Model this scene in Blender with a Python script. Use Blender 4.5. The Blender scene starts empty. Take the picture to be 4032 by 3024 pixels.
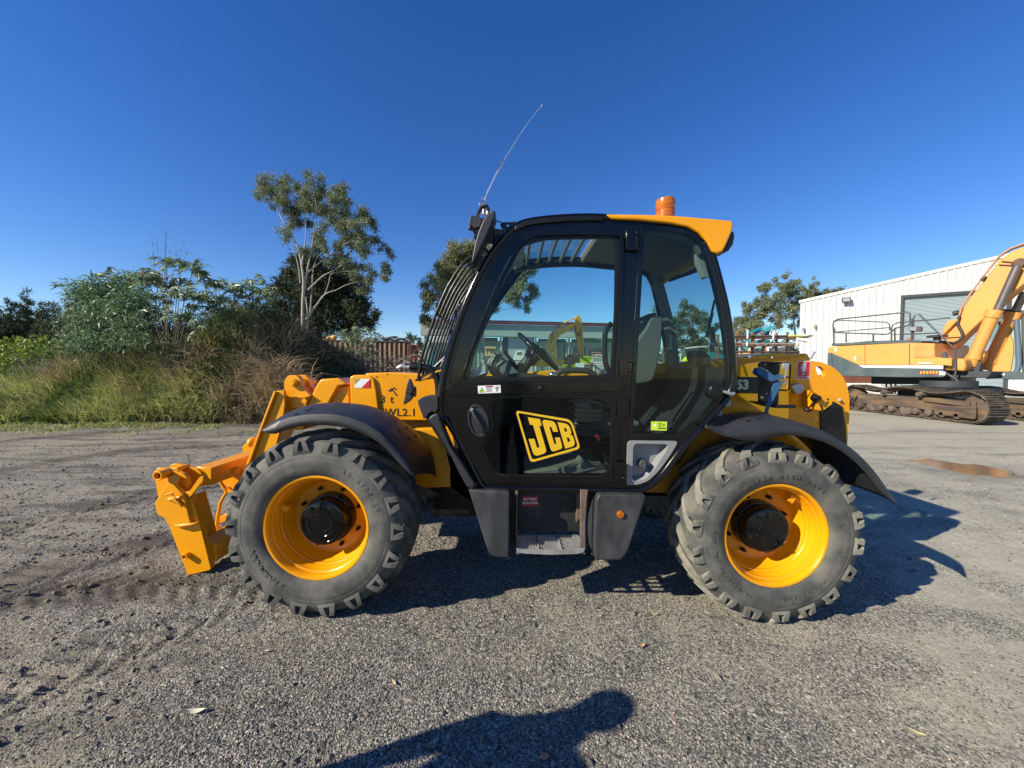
import bpy, bmesh, math, random
import numpy as np
from mathutils import Vector, Matrix
from mathutils.geometry import tessellate_polygon
random.seed(7)
R = math.radians
SC = bpy.context.scene
COL = SC.collection
# ---------------------------------------------------------------- camera, sky, sun, exposure
F, CX, CY, CAMH, PITCH = 1514.8, 2016.0, 1512.0, 1.565, R(2.17)
cam_d = bpy.data.cameras.new("camera"); cam = bpy.data.objects.new("camera", cam_d); COL.objects.link(cam)
cam_d.sensor_width = 36; cam_d.lens = 36 * F / 4032; cam_d.clip_start = 0.05; cam_d.clip_end = 5000
cam.location = (0, 0, CAMH); cam.rotation_euler = (R(90) - PITCH, 0, 0)
SC.camera = cam
SUN_AZ, SUN_EL = R(63), R(31)          # azimuth the light travels towards, measured from +Y to +X
w = bpy.data.worlds.new("World"); SC.world = w; w.use_nodes = True
nt = w.node_tree; nt.nodes.clear()
sky = nt.nodes.new("ShaderNodeTexSky"); sky.sky_type = 'NISHITA'; sky.sun_disc = False
sky.sun_elevation = SUN_EL; sky.sun_rotation = SUN_AZ + math.pi
sky.altitude = 20; sky.air_density = 1.0; sky.dust_density = 0.0; sky.ozone_density = 4.0
bg = nt.nodes.new("ShaderNodeBackground"); bg.inputs['Strength'].default_value = 0.105
wo = nt.nodes.new("ShaderNodeOutputWorld")
hs = nt.nodes.new("ShaderNodeHueSaturation"); hs.inputs['Saturation'].default_value = 1.27; hs.inputs['Hue'].default_value = .515
nt.links.new(sky.outputs[0], hs.inputs['Color']); nt.links.new(hs.outputs[0], bg.inputs[0]); nt.links.new(bg.outputs[0], wo.inputs[0])
sd = bpy.data.lights.new("sun", 'SUN'); sd.energy = 5.0; sd.angle = R(0.5); sd.color = (1.0, 0.91, 0.75)
sun = bpy.data.objects.new("sun", sd); COL.objects.link(sun)
ldir = Vector((math.sin(SUN_AZ) * math.cos(SUN_EL), math.cos(SUN_AZ) * math.cos(SUN_EL), -math.sin(SUN_EL)))
sun.rotation_euler = ldir.to_track_quat('-Z', 'Y').to_euler(); sun.location = (-20, -10, 20)
SC.view_settings.view_transform = 'Standard'; SC.view_settings.look = 'None'
SC.view_settings.exposure = 0.57; SC.view_settings.gamma = 1; SC.view_settings.use_curve_mapping = False
SC.render.engine = 'CYCLES'
SC.cycles.use_denoising = True; SC.cycles.max_bounces = 8; SC.cycles.transparent_max_bounces = 24
SC.cycles.caustics_reflective = False; SC.cycles.caustics_refractive = False

# ---------------------------------------------------------------- measuring helpers
cp, sp = math.cos(PITCH), math.sin(PITCH)
CR = {'A': (500, 1400, .66293), 'B': (1600, 700, .6103), 'C': (1600, 1400, .5424), 'D': (2500, 1300, .7534),
      'E': (2800, 900, .55696), 'F': (0, 700, .60274), 'G': (900, 600, .5425), 'H': (0, 1600, .8581),
      'I': (1200, 2200, .6781), 'J': (2700, 1600, .8582), 'K': (580, 1760, .31949), 'L': (1760, 380, .37369),
      'M': (1830, 1150, .28029), 'N': (2480, 880, .40984), 'O': (2840, 1330, .28338), 'Q': (1200, 1230, .25316),
      'R': (3500, 950, .452), 'S': (2010, 1600, .14465), 'T': (2900, 1280, .18083), 'U': (1560, 1250, .18085),
      'V': (900, 1440, .25316), 'X': (2180, 1370, .1085), 'W': (0, 0, 1.82278)}
def ray(c, x, y):
    x0, y0, s = CR[c]; u = x0 + x * s; v = y0 + y * s
    a = (u - CX) / F; b = (CY - v) / F
    return Vector((a, cp + b * sp, -sp + b * cp))
def at(c, x, y, Y):
    d = ray(c, x, y); return Vector((0, 0, CAMH)) + d * (Y / d.y)
def P(c, pts, Y): return [at(c, x, y, Y) for x, y in pts]
def onp(c, x, y, p0, d):
    """point of the vertical plane through p0 (x, y) with horizontal direction d"""
    r = ray(c, x, y); n = Vector((d[1], -d[0], 0)); o = Vector((p0[0], p0[1], 0)) - Vector((0, 0, CAMH))
    return Vector((0, 0, CAMH)) + r * (o.dot(n) / r.dot(n))
def PP(c, pts, p0, d): return [onp(c, x, y, p0, d) for x, y in pts]
def smooth(t): t = max(0, min(1, t)); return t * t * (3 - 2 * t)
def vnoise(x, y, s=0):
    return (math.sin(x * 1.3 + 1.7 * s + 2.1 * math.sin(y * .9 + s)) + math.sin(y * 1.7 - x * .6 + 3.1 * s)) * .5
def gz0(x, y): return -.0502 - .041 * math.tanh((x - .22) / 2.0)

# ---------------------------------------------------------------- mesh helper
class MB:
    def __init__(s): s.v = []; s.f = []; s.a = []
    def add(s, vs, fs):
        o = len(s.v); s.v += [tuple(v) for v in vs]; s.f += [tuple(i + o for i in f) for f in fs]; return s
    def plate(s, loops, off):
        """extrude coplanar loops (outer + holes) by vector off"""
        off = Vector(off); loops = [[Vector(p) for p in l] for l in loops]
        flat = [p for l in loops for p in l]; n = len(flat)
        vs = flat + [p + off for p in flat]
        if len(loops) == 1: fs = [tuple(range(n)), tuple(range(2 * n - 1, n - 1, -1))]
        else:
            tr = tessellate_polygon(loops); fs = [tuple(t) for t in tr] + [tuple(i + n for i in reversed(t)) for t in tr]
        b = 0
        for l in loops:
            m = len(l)
            for i in range(m): j = (i + 1) % m; fs.append((b + i, b + j, b + j + n, b + i + n))
            b += m
        return s.add(vs, fs)
    def box(s, c, size, rot=None):
        x, y, z = size[0] / 2, size[1] / 2, size[2] / 2
        vs = [Vector((a, b, d)) for d in (-z, z) for b in (-y, y) for a in (-x, x)]
        if rot is not None: vs = [rot @ v for v in vs]
        c = Vector(c); vs = [v + c for v in vs]
        return s.add(vs, [(0, 2, 3, 1), (4, 5, 7, 6), (0, 1, 5, 4), (2, 6, 7, 3), (0, 4, 6, 2), (1, 3, 7, 5)])
    def tube(s, pts, r, n=10, closed=False, cap=True, flat=1.0, up=None):
        pts = [Vector(p) for p in pts]; m = len(pts)
        if not hasattr(r, '__len__'): r = [r] * m
        o = len(s.v); N = None
        for i, p in enumerate(pts):
            if closed: t = pts[(i + 1) % m] - pts[i - 1]
            else: t = pts[min(i + 1, m - 1)] - pts[max(i - 1, 0)]
            t = t.normalized() if t.length > 1e-9 else Vector((0, 0, 1))
            if N is None:
                N = Vector(up) if up is not None else (Vector((0, 1, 0)) if abs(t.y) < .9 else Vector((0, 0, 1)))
            N = (N - t * N.dot(t)); N = N.normalized() if N.length > 1e-6 else t.orthogonal().normalized()
            B = t.cross(N)
            for k in range(n):
                a = 2 * math.pi * k / n; s.v.append(tuple(p + N * (r[i] * math.cos(a)) + B * (r[i] * flat * math.sin(a))))
        for i in range(m if closed else m - 1):
            for k in range(n):
                a = o + i * n; b = o + ((i + 1) % m) * n; k2 = (k + 1) % n
                s.f.append((a + k, a + k2, b + k2, b + k))
        if cap and not closed:
            s.f.append(tuple(o + k for k in reversed(range(n)))); s.f.append(tuple(o + (m - 1) * n + k for k in range(n)))
        return s
    def lathe(s, prof, c, axis=(0, 1, 0), n=48, closed=False):
        """prof: (distance along axis, radius)"""
        ax = Vector(axis).normalized(); U = ax.orthogonal().normalized(); Wv = ax.cross(U); c = Vector(c); o = len(s.v); m = len(prof)
        for (a, r) in prof:
            for k in range(n):
                t = 2 * math.pi * k / n; s.v.append(tuple(c + ax * a + (U * math.cos(t) + Wv * math.sin(t)) * max(r, 1e-4)))
        for i in range(m if closed else m - 1):
            i2 = (i + 1) % m
            for k in range(n):
                k2 = (k + 1) % n; s.f.append((o + i * n + k, o + i * n + k2, o + i2 * n + k2, o + i2 * n + k))
        if not closed:
            for i in (0, m - 1):
                if prof[i][1] > 0: s.f.append(tuple(o + i * n + k for k in range(n)))
        return s
    def cyl(s, a, b, r, n=20, r2=None):
        a = Vector(a); b = Vector(b); L = (b - a).length
        return s.lathe([(0, r), (L, r if r2 is None else r2)], a, b - a, n)
    def ball(s, c, r, n=12, sc=(1, 1, 1)):
        c = Vector(c); o = len(s.v); m = n // 2
        for i in range(m + 1):
            th = math.pi * i / m
            for k in range(n):
                ph = 2 * math.pi * k / n
                s.v.append((c.x + r * sc[0] * math.sin(th) * math.cos(ph), c.y + r * sc[1] * math.sin(th) * math.sin(ph), c.z + r * sc[2] * math.cos(th)))
        for i in range(m):
            for k in range(n): k2 = (k + 1) % n; s.f.append((o + i * n + k, o + i * n + k2, o + (i + 1) * n + k2, o + (i + 1) * n + k))
        return s
    def loft(s, A, B, C=None):
        """strip between polylines of equal length"""
        rows = [A, B] + ([C] if C else []); o = len(s.v); m = len(A)
        for r_ in rows: s.v += [tuple(p) for p in r_]
        for j in range(len(rows) - 1):
            for i in range(m - 1): s.f.append((o + j * m + i, o + j * m + i + 1, o + (j + 1) * m + i + 1, o + (j + 1) * m + i))
        return s
    def grid(s, rows):
        o = len(s.v); m = len(rows[0])
        for r_ in rows: s.v += [tuple(p) for p in r_]
        for j in range(len(rows) - 1):
            for i in range(m - 1): s.f.append((o + j * m + i, o + j * m + i + 1, o + (j + 1) * m + i + 1, o + (j + 1) * m + i))
        return s
    def build(s, name, mat, parent=None, bevel=0, seg=2, sm=35, solid=0, subd=0, label=None):
        me = bpy.data.meshes.new(name); o = bpy.data.objects.new(name, me); COL.objects.link(o)
        root = parent
        while root is not None and root.parent is not None: root = root.parent
        if root is not None: org = Vector(root.location)
        else:
            a = np.array(s.v); org = Vector(((a[:, 0].min() + a[:, 0].max()) / 2, (a[:, 1].min() + a[:, 1].max()) / 2, a[:, 2].min())); o.location = org
        me.from_pydata([(x - org.x, y - org.y, z - org.z) for x, y, z in s.v], [], s.f)
        bm = bmesh.new(); bm.from_mesh(me); bmesh.ops.remove_doubles(bm, verts=bm.verts, dist=1e-5)
        bmesh.ops.recalc_face_normals(bm, faces=bm.faces); bm.to_mesh(me); bm.free()
        if isinstance(mat, (list, tuple)):
            for m_ in mat: me.materials.append(m_)
        else: me.materials.append(mat)
        if sm:
            me.polygons.foreach_set('use_smooth', [True] * len(me.polygons)); me.set_sharp_from_angle(angle=R(sm))
        if parent is not None: o.parent = parent
        if solid: md = o.modifiers.new('solid', 'SOLIDIFY'); md.thickness = solid; md.offset = 0
        if bevel:
            md = o.modifiers.new('bevel', 'BEVEL'); md.width = bevel; md.segments = seg; md.limit_method = 'ANGLE'; md.angle_limit = R(40); md.harden_normals = False
        if subd: md = o.modifiers.new('sub', 'SUBSURF'); md.levels = md.render_levels = subd
        if label: o['label'] = label
        return o
def tag(o, label=None, cat=None, group=None, kind=None):
    if label: o['label'] = label
    if cat: o['category'] = cat
    if group: o['group'] = group
    if kind: o['kind'] = kind
    return o
def thing(name, label, cat, loc=(0, 0, 0), group=None):
    o = bpy.data.objects.new(name, None); COL.objects.link(o); o.location = loc; o.empty_display_size = .2
    return tag(o, label, cat, group)
def copy_tree(o, parent=None):
    c = o.copy(); COL.objects.link(c); c.parent = parent
    for ch in [x for x in bpy.data.objects if x.parent is o and x is not c]: copy_tree(ch, c)
    return c
def split_up(o):
    """one object per loose piece, all under the same parent"""
    me = o.data; n = len(me.vertices); par_ = list(range(n))
    def fnd(a):
        while par_[a] != a: par_[a] = par_[par_[a]]; a = par_[a]
        return a
    for e in me.edges: par_[fnd(e.vertices[0])] = fnd(e.vertices[1])
    isl = {}
    for f in me.polygons: isl.setdefault(fnd(f.vertices[0]), []).append(f)
    if len(isl) < 2: return
    base = o.name.split('.')[0]; new = []
    for fs in isl.values():
        ids = sorted({v for f in fs for v in f.vertices}); mp = {v: i for i, v in enumerate(ids)}; m2 = bpy.data.meshes.new(base); m2.from_pydata([me.vertices[v].co[:] for v in ids], [], [[mp[v] for v in f.vertices] for f in fs])
        for mt in me.materials: m2.materials.append(mt)
        m2.polygons.foreach_set('use_smooth', [True] * len(m2.polygons)); m2.set_sharp_from_angle(angle=R(35)); c = o.copy(); c.data = m2; COL.objects.link(c); new.append(c)
    bpy.data.objects.remove(o); new[0].name = base; return new
def dense(pts, closed=True, k=3):
    """Catmull-Rom through the points"""
    n = len(pts); out = []
    rng = range(n if closed else n - 1)
    for i in rng:
        g = (lambda j: pts[j % n]) if closed else (lambda j: pts[max(0, min(n - 1, j))])
        p0, p1, p2, p3 = g(i - 1), g(i), g(i + 1), g(i + 2)
        for q in range(k):
            t = q / k; out.append(.5 * ((2 * p1) + (p2 - p0) * t + (2 * p0 - 5 * p1 + 4 * p2 - p3) * t * t + (3 * p1 - p0 - 3 * p2 + p3) * t * t * t))
    if not closed: out.append(pts[-1])
    return out
def fillet(pts, r, k=4, closed=True):
    """round the corners of a polygon with radius-like distance r (number or list)"""
    n = len(pts); out = []
    for i in range(n):
        if not closed and i in (0, n - 1): out.append(pts[i]); continue
        p = pts[i]; a = pts[i - 1] - p; b = pts[(i + 1) % n] - p; rr = r[i] if hasattr(r, '__len__') else r
        d = min(rr, a.length * .48, b.length * .48)
        if d < 1e-5: out.append(p); continue
        A = p + a.normalized() * d; B = p + b.normalized() * d
        for q in range(k + 1):
            t = q / k; out.append(A * (1 - t) ** 2 + p * 2 * t * (1 - t) + B * t * t)
    return out
def text(s, name, mat, parent, pos, size, ux, uz, depth=.001, offset=0, align='LEFT', shear=0, space=1):
    """lettering on a surface: ux writing direction, uz up direction"""
    cu = bpy.data.curves.new(name, 'FONT'); cu.body = s; cu.size = size; cu.extrude = depth; cu.offset = offset; cu.align_x = align; cu.shear = shear; cu.space_character = space; cu.resolution_u = 3
    t = bpy.data.objects.new('tmp_text', cu); COL.objects.link(t); bpy.context.view_layer.update()
    me = bpy.data.meshes.new_from_object(t.evaluated_get(bpy.context.evaluated_depsgraph_get()))
    bpy.data.objects.remove(t)
    ux = Vector(ux).normalized(); uz = Vector(uz); uz = (uz - ux * uz.dot(ux)).normalized(); nn = ux.cross(uz)
    M = Matrix((ux, uz, nn)).transposed().to_4x4(); 
    root = parent
    while root is not None and root.parent is not None: root = root.parent
    M.translation = Vector(pos) - (Vector(root.location) if root else Vector())
    me.transform(M); me.materials.clear(); me.materials.append(mat); me.name = name
    o = bpy.data.objects.new(name, me); COL.objects.link(o); o.parent = parent
    return o

# ---------------------------------------------------------------- materials
def mat(name, col, rough=.5, metal=0, coat=0, var=0., vs=6., bump=0., bs=60., dirt=None, damt=0., ds=3., spec=.5, coat_rough=.05, sx=(1, 1, 1), dthr=.5, rvar=0.):
    m = bpy.data.materials.new(name); m.use_nodes = True; nt = m.node_tree; N = nt.nodes; L = nt.links
    b = N['Principled BSDF']; b.inputs['Roughness'].default_value = rough; b.inputs['Metallic'].default_value = metal
    b.inputs['Specular IOR Level'].default_value = spec
    b.inputs['Coat Weight'].default_value = coat; b.inputs['Coat Roughness'].default_value = coat_rough
    tc = N.new('ShaderNodeTexCoord'); mp = N.new('ShaderNodeMapping'); mp.inputs['Scale'].default_value = sx
    L.new(tc.outputs['Object'], mp.inputs['Vector'])
    rgb = N.new('ShaderNodeRGB'); rgb.outputs[0].default_value = (*col, 1); out = rgb.outputs[0]
    if var:
        n = N.new('ShaderNodeTexNoise'); n.inputs['Scale'].default_value = vs; n.inputs['Detail'].default_value = 6; L.new(mp.outputs[0], n.inputs['Vector'])
        mr = N.new('ShaderNodeMapRange'); mr.inputs[1].default_value = .3; mr.inputs[2].default_value = .7; mr.inputs[3].default_value = 1 - var; mr.inputs[4].default_value = 1 + var
        L.new(n.outputs[0], mr.inputs[0]); h = N.new('ShaderNodeHueSaturation'); L.new(mr.outputs[0], h.inputs['Value']); L.new(out, h.inputs['Color']); out = h.outputs[0]
    if dirt:
        n = N.new('ShaderNodeTexNoise'); n.inputs['Scale'].default_value = ds; n.inputs['Detail'].default_value = 9; n.inputs['Roughness'].default_value = .65; L.new(mp.outputs[0], n.inputs['Vector'])
        mr = N.new('ShaderNodeMapRange'); mr.inputs[1].default_value = dthr - .08; mr.inputs[2].default_value = dthr + .15; mr.inputs[3].default_value = 0; mr.inputs[4].default_value = damt
        L.new(n.outputs[0], mr.inputs[0]); mx = N.new('ShaderNodeMix'); mx.data_type = 'RGBA'; mx.inputs[7].default_value = (*dirt, 1)
        L.new(mr.outputs[0], mx.inputs[0]); L.new(out, mx.inputs[6]); out = mx.outputs[2]
        ad = N.new('ShaderNodeMapRange'); ad.inputs[1].default_value = 0; ad.inputs[2].default_value = 1; ad.inputs[3].default_value = rough; ad.inputs[4].default_value = .9
        L.new(mr.outputs[0], ad.inputs[0]); L.new(ad.outputs[0], b.inputs['Roughness'])
    elif rvar:
        n = N.new('ShaderNodeTexNoise'); n.inputs['Scale'].default_value = vs * 1.7; n.inputs['Detail'].default_value = 8; L.new(mp.outputs[0], n.inputs['Vector'])
        mr = N.new('ShaderNodeMapRange'); mr.inputs[1].default_value = .3; mr.inputs[2].default_value = .7; mr.inputs[3].default_value = max(0, rough - rvar); mr.inputs[4].default_value = rough + rvar
        L.new(n.outputs[0], mr.inputs[0]); L.new(mr.outputs[0], b.inputs['Roughness'])
    L.new(out, b.inputs['Base Color'])
    if bump:
        n = N.new('ShaderNodeTexNoise'); n.inputs['Scale'].default_value = bs; n.inputs['Detail'].default_value = 4; L.new(mp.outputs[0], n.inputs['Vector'])
        bp = N.new('ShaderNodeBump'); bp.inputs['Strength'].default_value = bump; bp.inputs['Distance'].default_value = .003
        L.new(n.outputs[0], bp.inputs['Height']); L.new(bp.outputs[0], b.inputs['Normal'])
    return m
def glass_mat(name, tint, refl=1.0):
    m = bpy.data.materials.new(name); m.use_nodes = True; N = m.node_tree.nodes; L = m.node_tree.links; N.clear()
    o = N.new('ShaderNodeOutputMaterial'); mx = N.new('ShaderNodeMixShader'); t = N.new('ShaderNodeBsdfTransparent'); g = N.new('ShaderNodeBsdfGlossy')
    fr = N.new('ShaderNodeFresnel'); fr.inputs[0].default_value = 1.5; t.inputs[0].default_value = (*tint, 1); g.inputs['Roughness'].default_value = 0.0; g.inputs[0].default_value = (refl, refl, refl, 1)
    ge = N.new('ShaderNodeNewGeometry'); s1 = N.new('ShaderNodeMath'); s1.operation = 'SUBTRACT'; s1.inputs[0].default_value = 1; L.new(ge.outputs['Backfacing'], s1.inputs[1]); s2 = N.new('ShaderNodeMath'); s2.operation = 'MULTIPLY'; L.new(s1.outputs[0], s2.inputs[0]); L.new(fr.outputs[0], s2.inputs[1]); L.new(s2.outputs[0], mx.inputs[0]); L.new(t.outputs[0], mx.inputs[1]); L.new(g.outputs[0], mx.inputs[2]); L.new(mx.outputs[0], o.inputs[0]); return m
def leaf_mat(name, c1, c2, rough=.55, transl=.25):
    """leaf colour varies between c1 and c2 by the mesh attribute 'rnd'"""
    m = bpy.data.materials.new(name); m.use_nodes = True; N = m.node_tree.nodes; L = m.node_tree.links
    b = N['Principled BSDF']; b.inputs['Roughness'].default_value = rough; o = N['Material Output']
    a = N.new('ShaderNodeAttribute'); a.attribute_name = 'rnd'; mx = N.new('ShaderNodeMix'); mx.data_type = 'RGBA'
    mx.inputs[6].default_value = (*c1, 1); mx.inputs[7].default_value = (*c2, 1); L.new(a.outputs['Fac'], mx.inputs[0]); L.new(mx.outputs[2], b.inputs['Base Color'])
    if transl:
        t = N.new('ShaderNodeBsdfTranslucent'); L.new(mx.outputs[2], t.inputs[0]); ms = N.new('ShaderNodeMixShader'); ms.inputs[0].default_value = transl
        L.new(b.outputs[0], ms.inputs[1]); L.new(t.outputs[0], ms.inputs[2]); L.new(ms.outputs[0], o.inputs[0])
    return m
YEL = (.82, .335, .004)
M_yel = mat('yellow_paint', YEL, .30, coat=.25, spec=.35, var=.05, vs=4, bump=.04, bs=90, coat_rough=.12, rvar=.06)
M_yel_d = mat('dusty_yellow_paint', (.70, .31, .015), .5, coat=.15, var=.08, vs=5, bump=.05, bs=70, dirt=(.42, .27, .08), damt=.35, ds=4)
M_blk = mat('black_gloss_paint', (.0035, .0035, .004), .14, coat=.0, spec=.42, var=.2, vs=5, rvar=.05)
M_blk2 = mat('black_satin_metal', (.007, .007, .007), .35, spec=.4, var=.25, vs=9, rvar=.1)
M_pl = mat('grey_black_plastic', (.026, .027, .030), .45, var=.22, vs=7, bump=.35, bs=420, rvar=.08)
M_plw = mat('worn_black_plastic', (.028, .030, .033), .52, var=.2, vs=6, bump=.3, bs=300, dirt=(.13, .13, .125), damt=.4, ds=7, sx=(1, 1, .45), dthr=.55)
M_rub = mat('tyre_rubber', (.056, .058, .054), .75, var=.25, vs=4, bump=.3, bs=160, dirt=(.20, .19, .155), damt=.6, ds=6, dthr=.47)
M_rubd = mat('dusty_tread_rubber', (.10, .098, .085), .85, var=.2, vs=8, bump=.5, bs=90, dirt=(.27, .255, .20), damt=.85, ds=5, dthr=.46)
M_lugd = mat('dusty_lug_rubber', (.14, .138, .118), .85, var=.15, vs=9, bump=.4, bs=90, dirt=(.25, .24, .19), damt=.7, ds=6, dthr=.5)
M_glass = glass_mat('tinted_glass', (.88, .965, .95), .55)
M_glass2 = glass_mat('dark_tinted_glass', (.71, .79, .78), .6)
M_chrome = mat('bright_metal', (.75, .74, .72), .22, metal=1, var=.1)
M_galv = mat('galvanised_metal', (.42, .42, .41), .45, metal=.6, var=.2, vs=14)
M_lgrey = mat('light_grey_plastic', (.24, .245, .25), .5, var=.08, vs=6, dirt=(.3, .25, .18), damt=.3, ds=8, dthr=.55, bump=.1, bs=300)
M_head = mat('pale_grey_trim', (.17, .18, .175), .7, var=.08)
M_white = mat('white_sticker', (.78, .78, .76), .45, var=.03)
M_red = mat('red_sticker', (.52, .02, .025), .45)
M_dkred = mat('dark_red_sticker', (.35, .015, .02), .45)
M_lime = mat('lime_sticker', (.55, .72, .04), .5)
M_ink = mat('black_ink', (.01, .01, .01), .5)
M_inkg = mat('grey_ink', (.25, .25, .27), .5)
M_logo = mat('yellow_decal', (.74, .45, .012), .5)
M_amber = mat('amber_lens', (.45, .12, .002), .2, coat=.3, var=.35, vs=18, sx=(1, 1, 6))
M_blue = mat('blue_webbing', (.03, .11, .22), .8, var=.2, vs=20, bump=.2, bs=300)
M_steel = mat('worn_step_steel', (.36, .36, .35), .5, metal=.35, var=.2, vs=16, dirt=(.22, .15, .1), damt=.5, ds=9)
M_rust = mat('rusty_bracket', (.12, .08, .055), .8, var=.3, vs=14, dirt=(.2, .17, .14), damt=.6, ds=12)
M_seat = mat('grey_seat_cloth', (.13, .14, .135), .9, var=.1, vs=40, bump=.3, bs=500)
M_dkint = mat('dark_cab_plastic', (.025, .027, .03), .55, var=.2, bump=.2, bs=200)
M_gint = mat('grey_cab_plastic', (.13, .14, .145), .6, var=.1)
M_dust = mat('dusty_rubber_mat', (.28, .25, .2), .9, var=.15, vs=8)
M_dusty_black = mat('dusty_black_panel', (.018, .02, .022), .6, var=.4, vs=5, dirt=(.20, .17, .12), damt=.5, ds=9, dthr=.62)
# ================================================================ telehandler
YN, YF = 2.45, 3.42                      # near and far side of the cab
T = thing('telehandler', 'yellow and black telescopic handler with low cab parked side-on on the gravel', 'telehandler', (.22, 3.45, -.05))
def off(pts, dy=0, dx=0, dz=0): return [p + Vector((dx, dy, dz)) for p in pts]

# ---------------- wheels
def wheel(cx, cy, cz, side, dusty, ang, name_label=None, steer=0):
    w_ = bpy.data.objects.new('wheel', None); COL.objects.link(w_); w_.parent = T
    def pt(y, r, th): return Vector((cx + r * math.cos(th), cy + side * y, cz + r * math.sin(th)))
    m = MB(); mi = []
    prof = [(-.160, .325), (-.178, .338), (-.190, .352), (-.201, .385), (-.2015, .388), (-.206, .42), (-.205, .455), (-.2035, .458), (-.2045, .461), (-.198, .49), (-.185, .518), (-.165, .549), (-.13, .556), (-.06, .566), (0.01, .569)]
    prof = [(a - (.03 if r < .56 else .015), r) for a, r in prof] + [(-a, r) for a, r in reversed(prof[:-1])]
    prof = [(side * a, r) for a, r in prof]
    m.lathe(prof + [(side * .16, .32), (side * -.19, .32)], (cx, cy, cz), (0, 1, 0), 96, closed=True)
    mi += [0] * len(m.f)
    def sweep(sts):
        """stations: (y_bottom, r_bottom, y_top, r_top, theta, half_width_bottom, half_width_top, centre shift)"""
        o = len(m.v); k0 = len(m.f)
        for yb, rb, yt, rt, th, wb, wt in sts:
            for (y, r, dw) in ((yb, rb, -wb), (yt, rt, -wt), (yt, rt, wt), (yb, rb, wb)):
                m.v.append(tuple(pt(y, r, th + dw / r)))
        n = len(sts)
        for i in range(n - 1):
            for k in range(4):
                k2 = (k + 1) % 4; m.f.append((o + i * 4 + k, o + i * 4 + k2, o + i * 4 + 4 + k2, o + i * 4 + 4 + k))
        m.f.append((o + 3, o + 2, o + 1, o)); m.f.append((o + n * 4 - 4, o + n * 4 - 3, o + n * 4 - 2, o + n * 4 - 1))
        mi.extend([1] * (len(m.f) - k0))
    NL = 18
    rg = random.Random(int(abs(cx * 100)) + side)
    for s_ in (-1, 1):
        for i in range(NL):
            t0 = ang + 2 * math.pi * (i + (.5 if s_ > 0 else 0)) / NL + rg.uniform(-.012, .012); q = s_; wj = rg.uniform(.93, 1.07)
            wr = rg.uniform(-.016, -.007) if dusty else rg.uniform(-.002, .002)
            dr = -1
            iy = -.03 if s_ < 0 else 0
            W_ = [(q * .12 + iy, .528, q * .195 + iy, .562 + wr, t0 - dr * .01, .050 * wj, .038 * wj), (q * .13 + iy, .535, q * .163 + iy, .583 + wr, t0 + dr * .03, .050 * wj, .034 * wj),
                  (q * .10 + iy, .545, q * .10 + iy, .594 + wr, t0 + dr * .14, .042, .028 * wj), (q * .04 + iy, .552, q * .04 + iy, .602 + wr, t0 + dr * .28, .036, .022 * wj), (-q * .02 + iy, .555, -q * .02 + iy, .603 + wr, t0 + dr * .42, .034, .021 * wj), (-q * .035 + iy, .555, -q * .03 + iy, .596, t0 + dr * .46, .028, .017)]
            sweep(W_)
            for sg in (-1, 1):       # two buttresses round the pocket on the shoulder
                sweep([(q * .185 + iy, .482, q * .2005 + iy, .484, t0 + sg * .040 / .48, .020, .017), (q * .175 + iy, .505, q * .207 + iy, .512, t0 + sg * .034 / .51, .020, .016), (q * .165 + iy, .53, q * .205 + iy, .542, t0 + sg * .027 / .53, .018, .015), (q * .16 + iy, .54, q * .200 + iy, .560 + wr, t0 + sg * .020 / .55, .017, .014)])
            sweep([(q * .185 + iy, .478, q * .199 + iy, .480, t0, .056, .052), (q * .18 + iy, .500, q * .206 + iy, .500, t0, .046, .042)])
    o = None
    nm = M_rub, (M_rubd if dusty else M_rub)
    # build with two materials
    me_faces = len(m.f)
    o = m.build('tyre', [M_rub, M_rubd if dusty else M_lug], w_, sm=30)
    # faces keep their order through the clean-up
    if len(o.data.polygons) == len(mi): o.data.polygons.foreach_set('material_index', mi)
    # raised lettering on the sidewall
    if side < 0 or True:
        pass
    r = MB()
    rp = [(-.158, .322), (-.170, .330), (-.174, .335), (-.178, .337), (-.180, .333), (-.178, .322), (-.165, .314), (-.15, .3105), (-.135, .310), (-.128, .300), (-.10, .298), (-.092, .292), (-.065, .290), (-.058, .284), (-.035, .282), (-.028, .276), (-.005, .272), (.004, .264), (.022, .257), (.036, .246), (.045, .225), (.046, .10), (.058, .10), (.06, .24), (.06, .29), (-.12, .318)]
    r.lathe([(side * -a if side > 0 else a, q_) for a, q_ in rp] if False else [((a if side < 0 else -a) * 1, q_) for a, q_ in rp], (cx, cy, cz), (0, 1, 0), 80, closed=True)
    # orientation: outer side is -Y on the near wheels
    sgn = 1 if side < 0 else -1
    r.box(pt_xyz(cx, cy, cz, sgn * -.075, .262, ang2(cx, 1)), (.05, .05, .035), Matrix.Rotation(-ang2(cx, 1), 3, 'Y'))
    ro = r.build('rim', M_yel, w_, sm=35)
    h = MB()
    h.lathe([(sgn * a, q_) for a, q_ in [(-.098, 0.0), (-.098, .052), (-.102, .056), (-.102, .062), (-.098, .066), (-.096, .135), (-.09, .147), (-.078, .152), (-.02, .152), (-.018, .165), (.045, .168), (.045, 0)]], (cx, cy, cz), (0, 1, 0), 48)
    for k in range(3):
        a0 = 1.2 + k * 2 * math.pi / 3
        arc = [pt_xyz(cx, cy, cz, sgn * -.099, .085, a0 + (j / 8 - .5) * .9) for j in range(9)] + [pt_xyz(cx, cy, cz, sgn * -.099, .125, a0 - (j / 8 - .5) * .9) for j in range(9)]
        h.tube(arc, .003, 6, closed=True)
    for k in range(2): 
        c0 = pt_xyz(cx, cy, cz, 0, .12, 2.2 + k * 3.3)
        h.cyl((c0.x, cy + sgn * -.108, c0.z), (c0.x, cy + sgn * -.09, c0.z), .012, 10)
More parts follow.
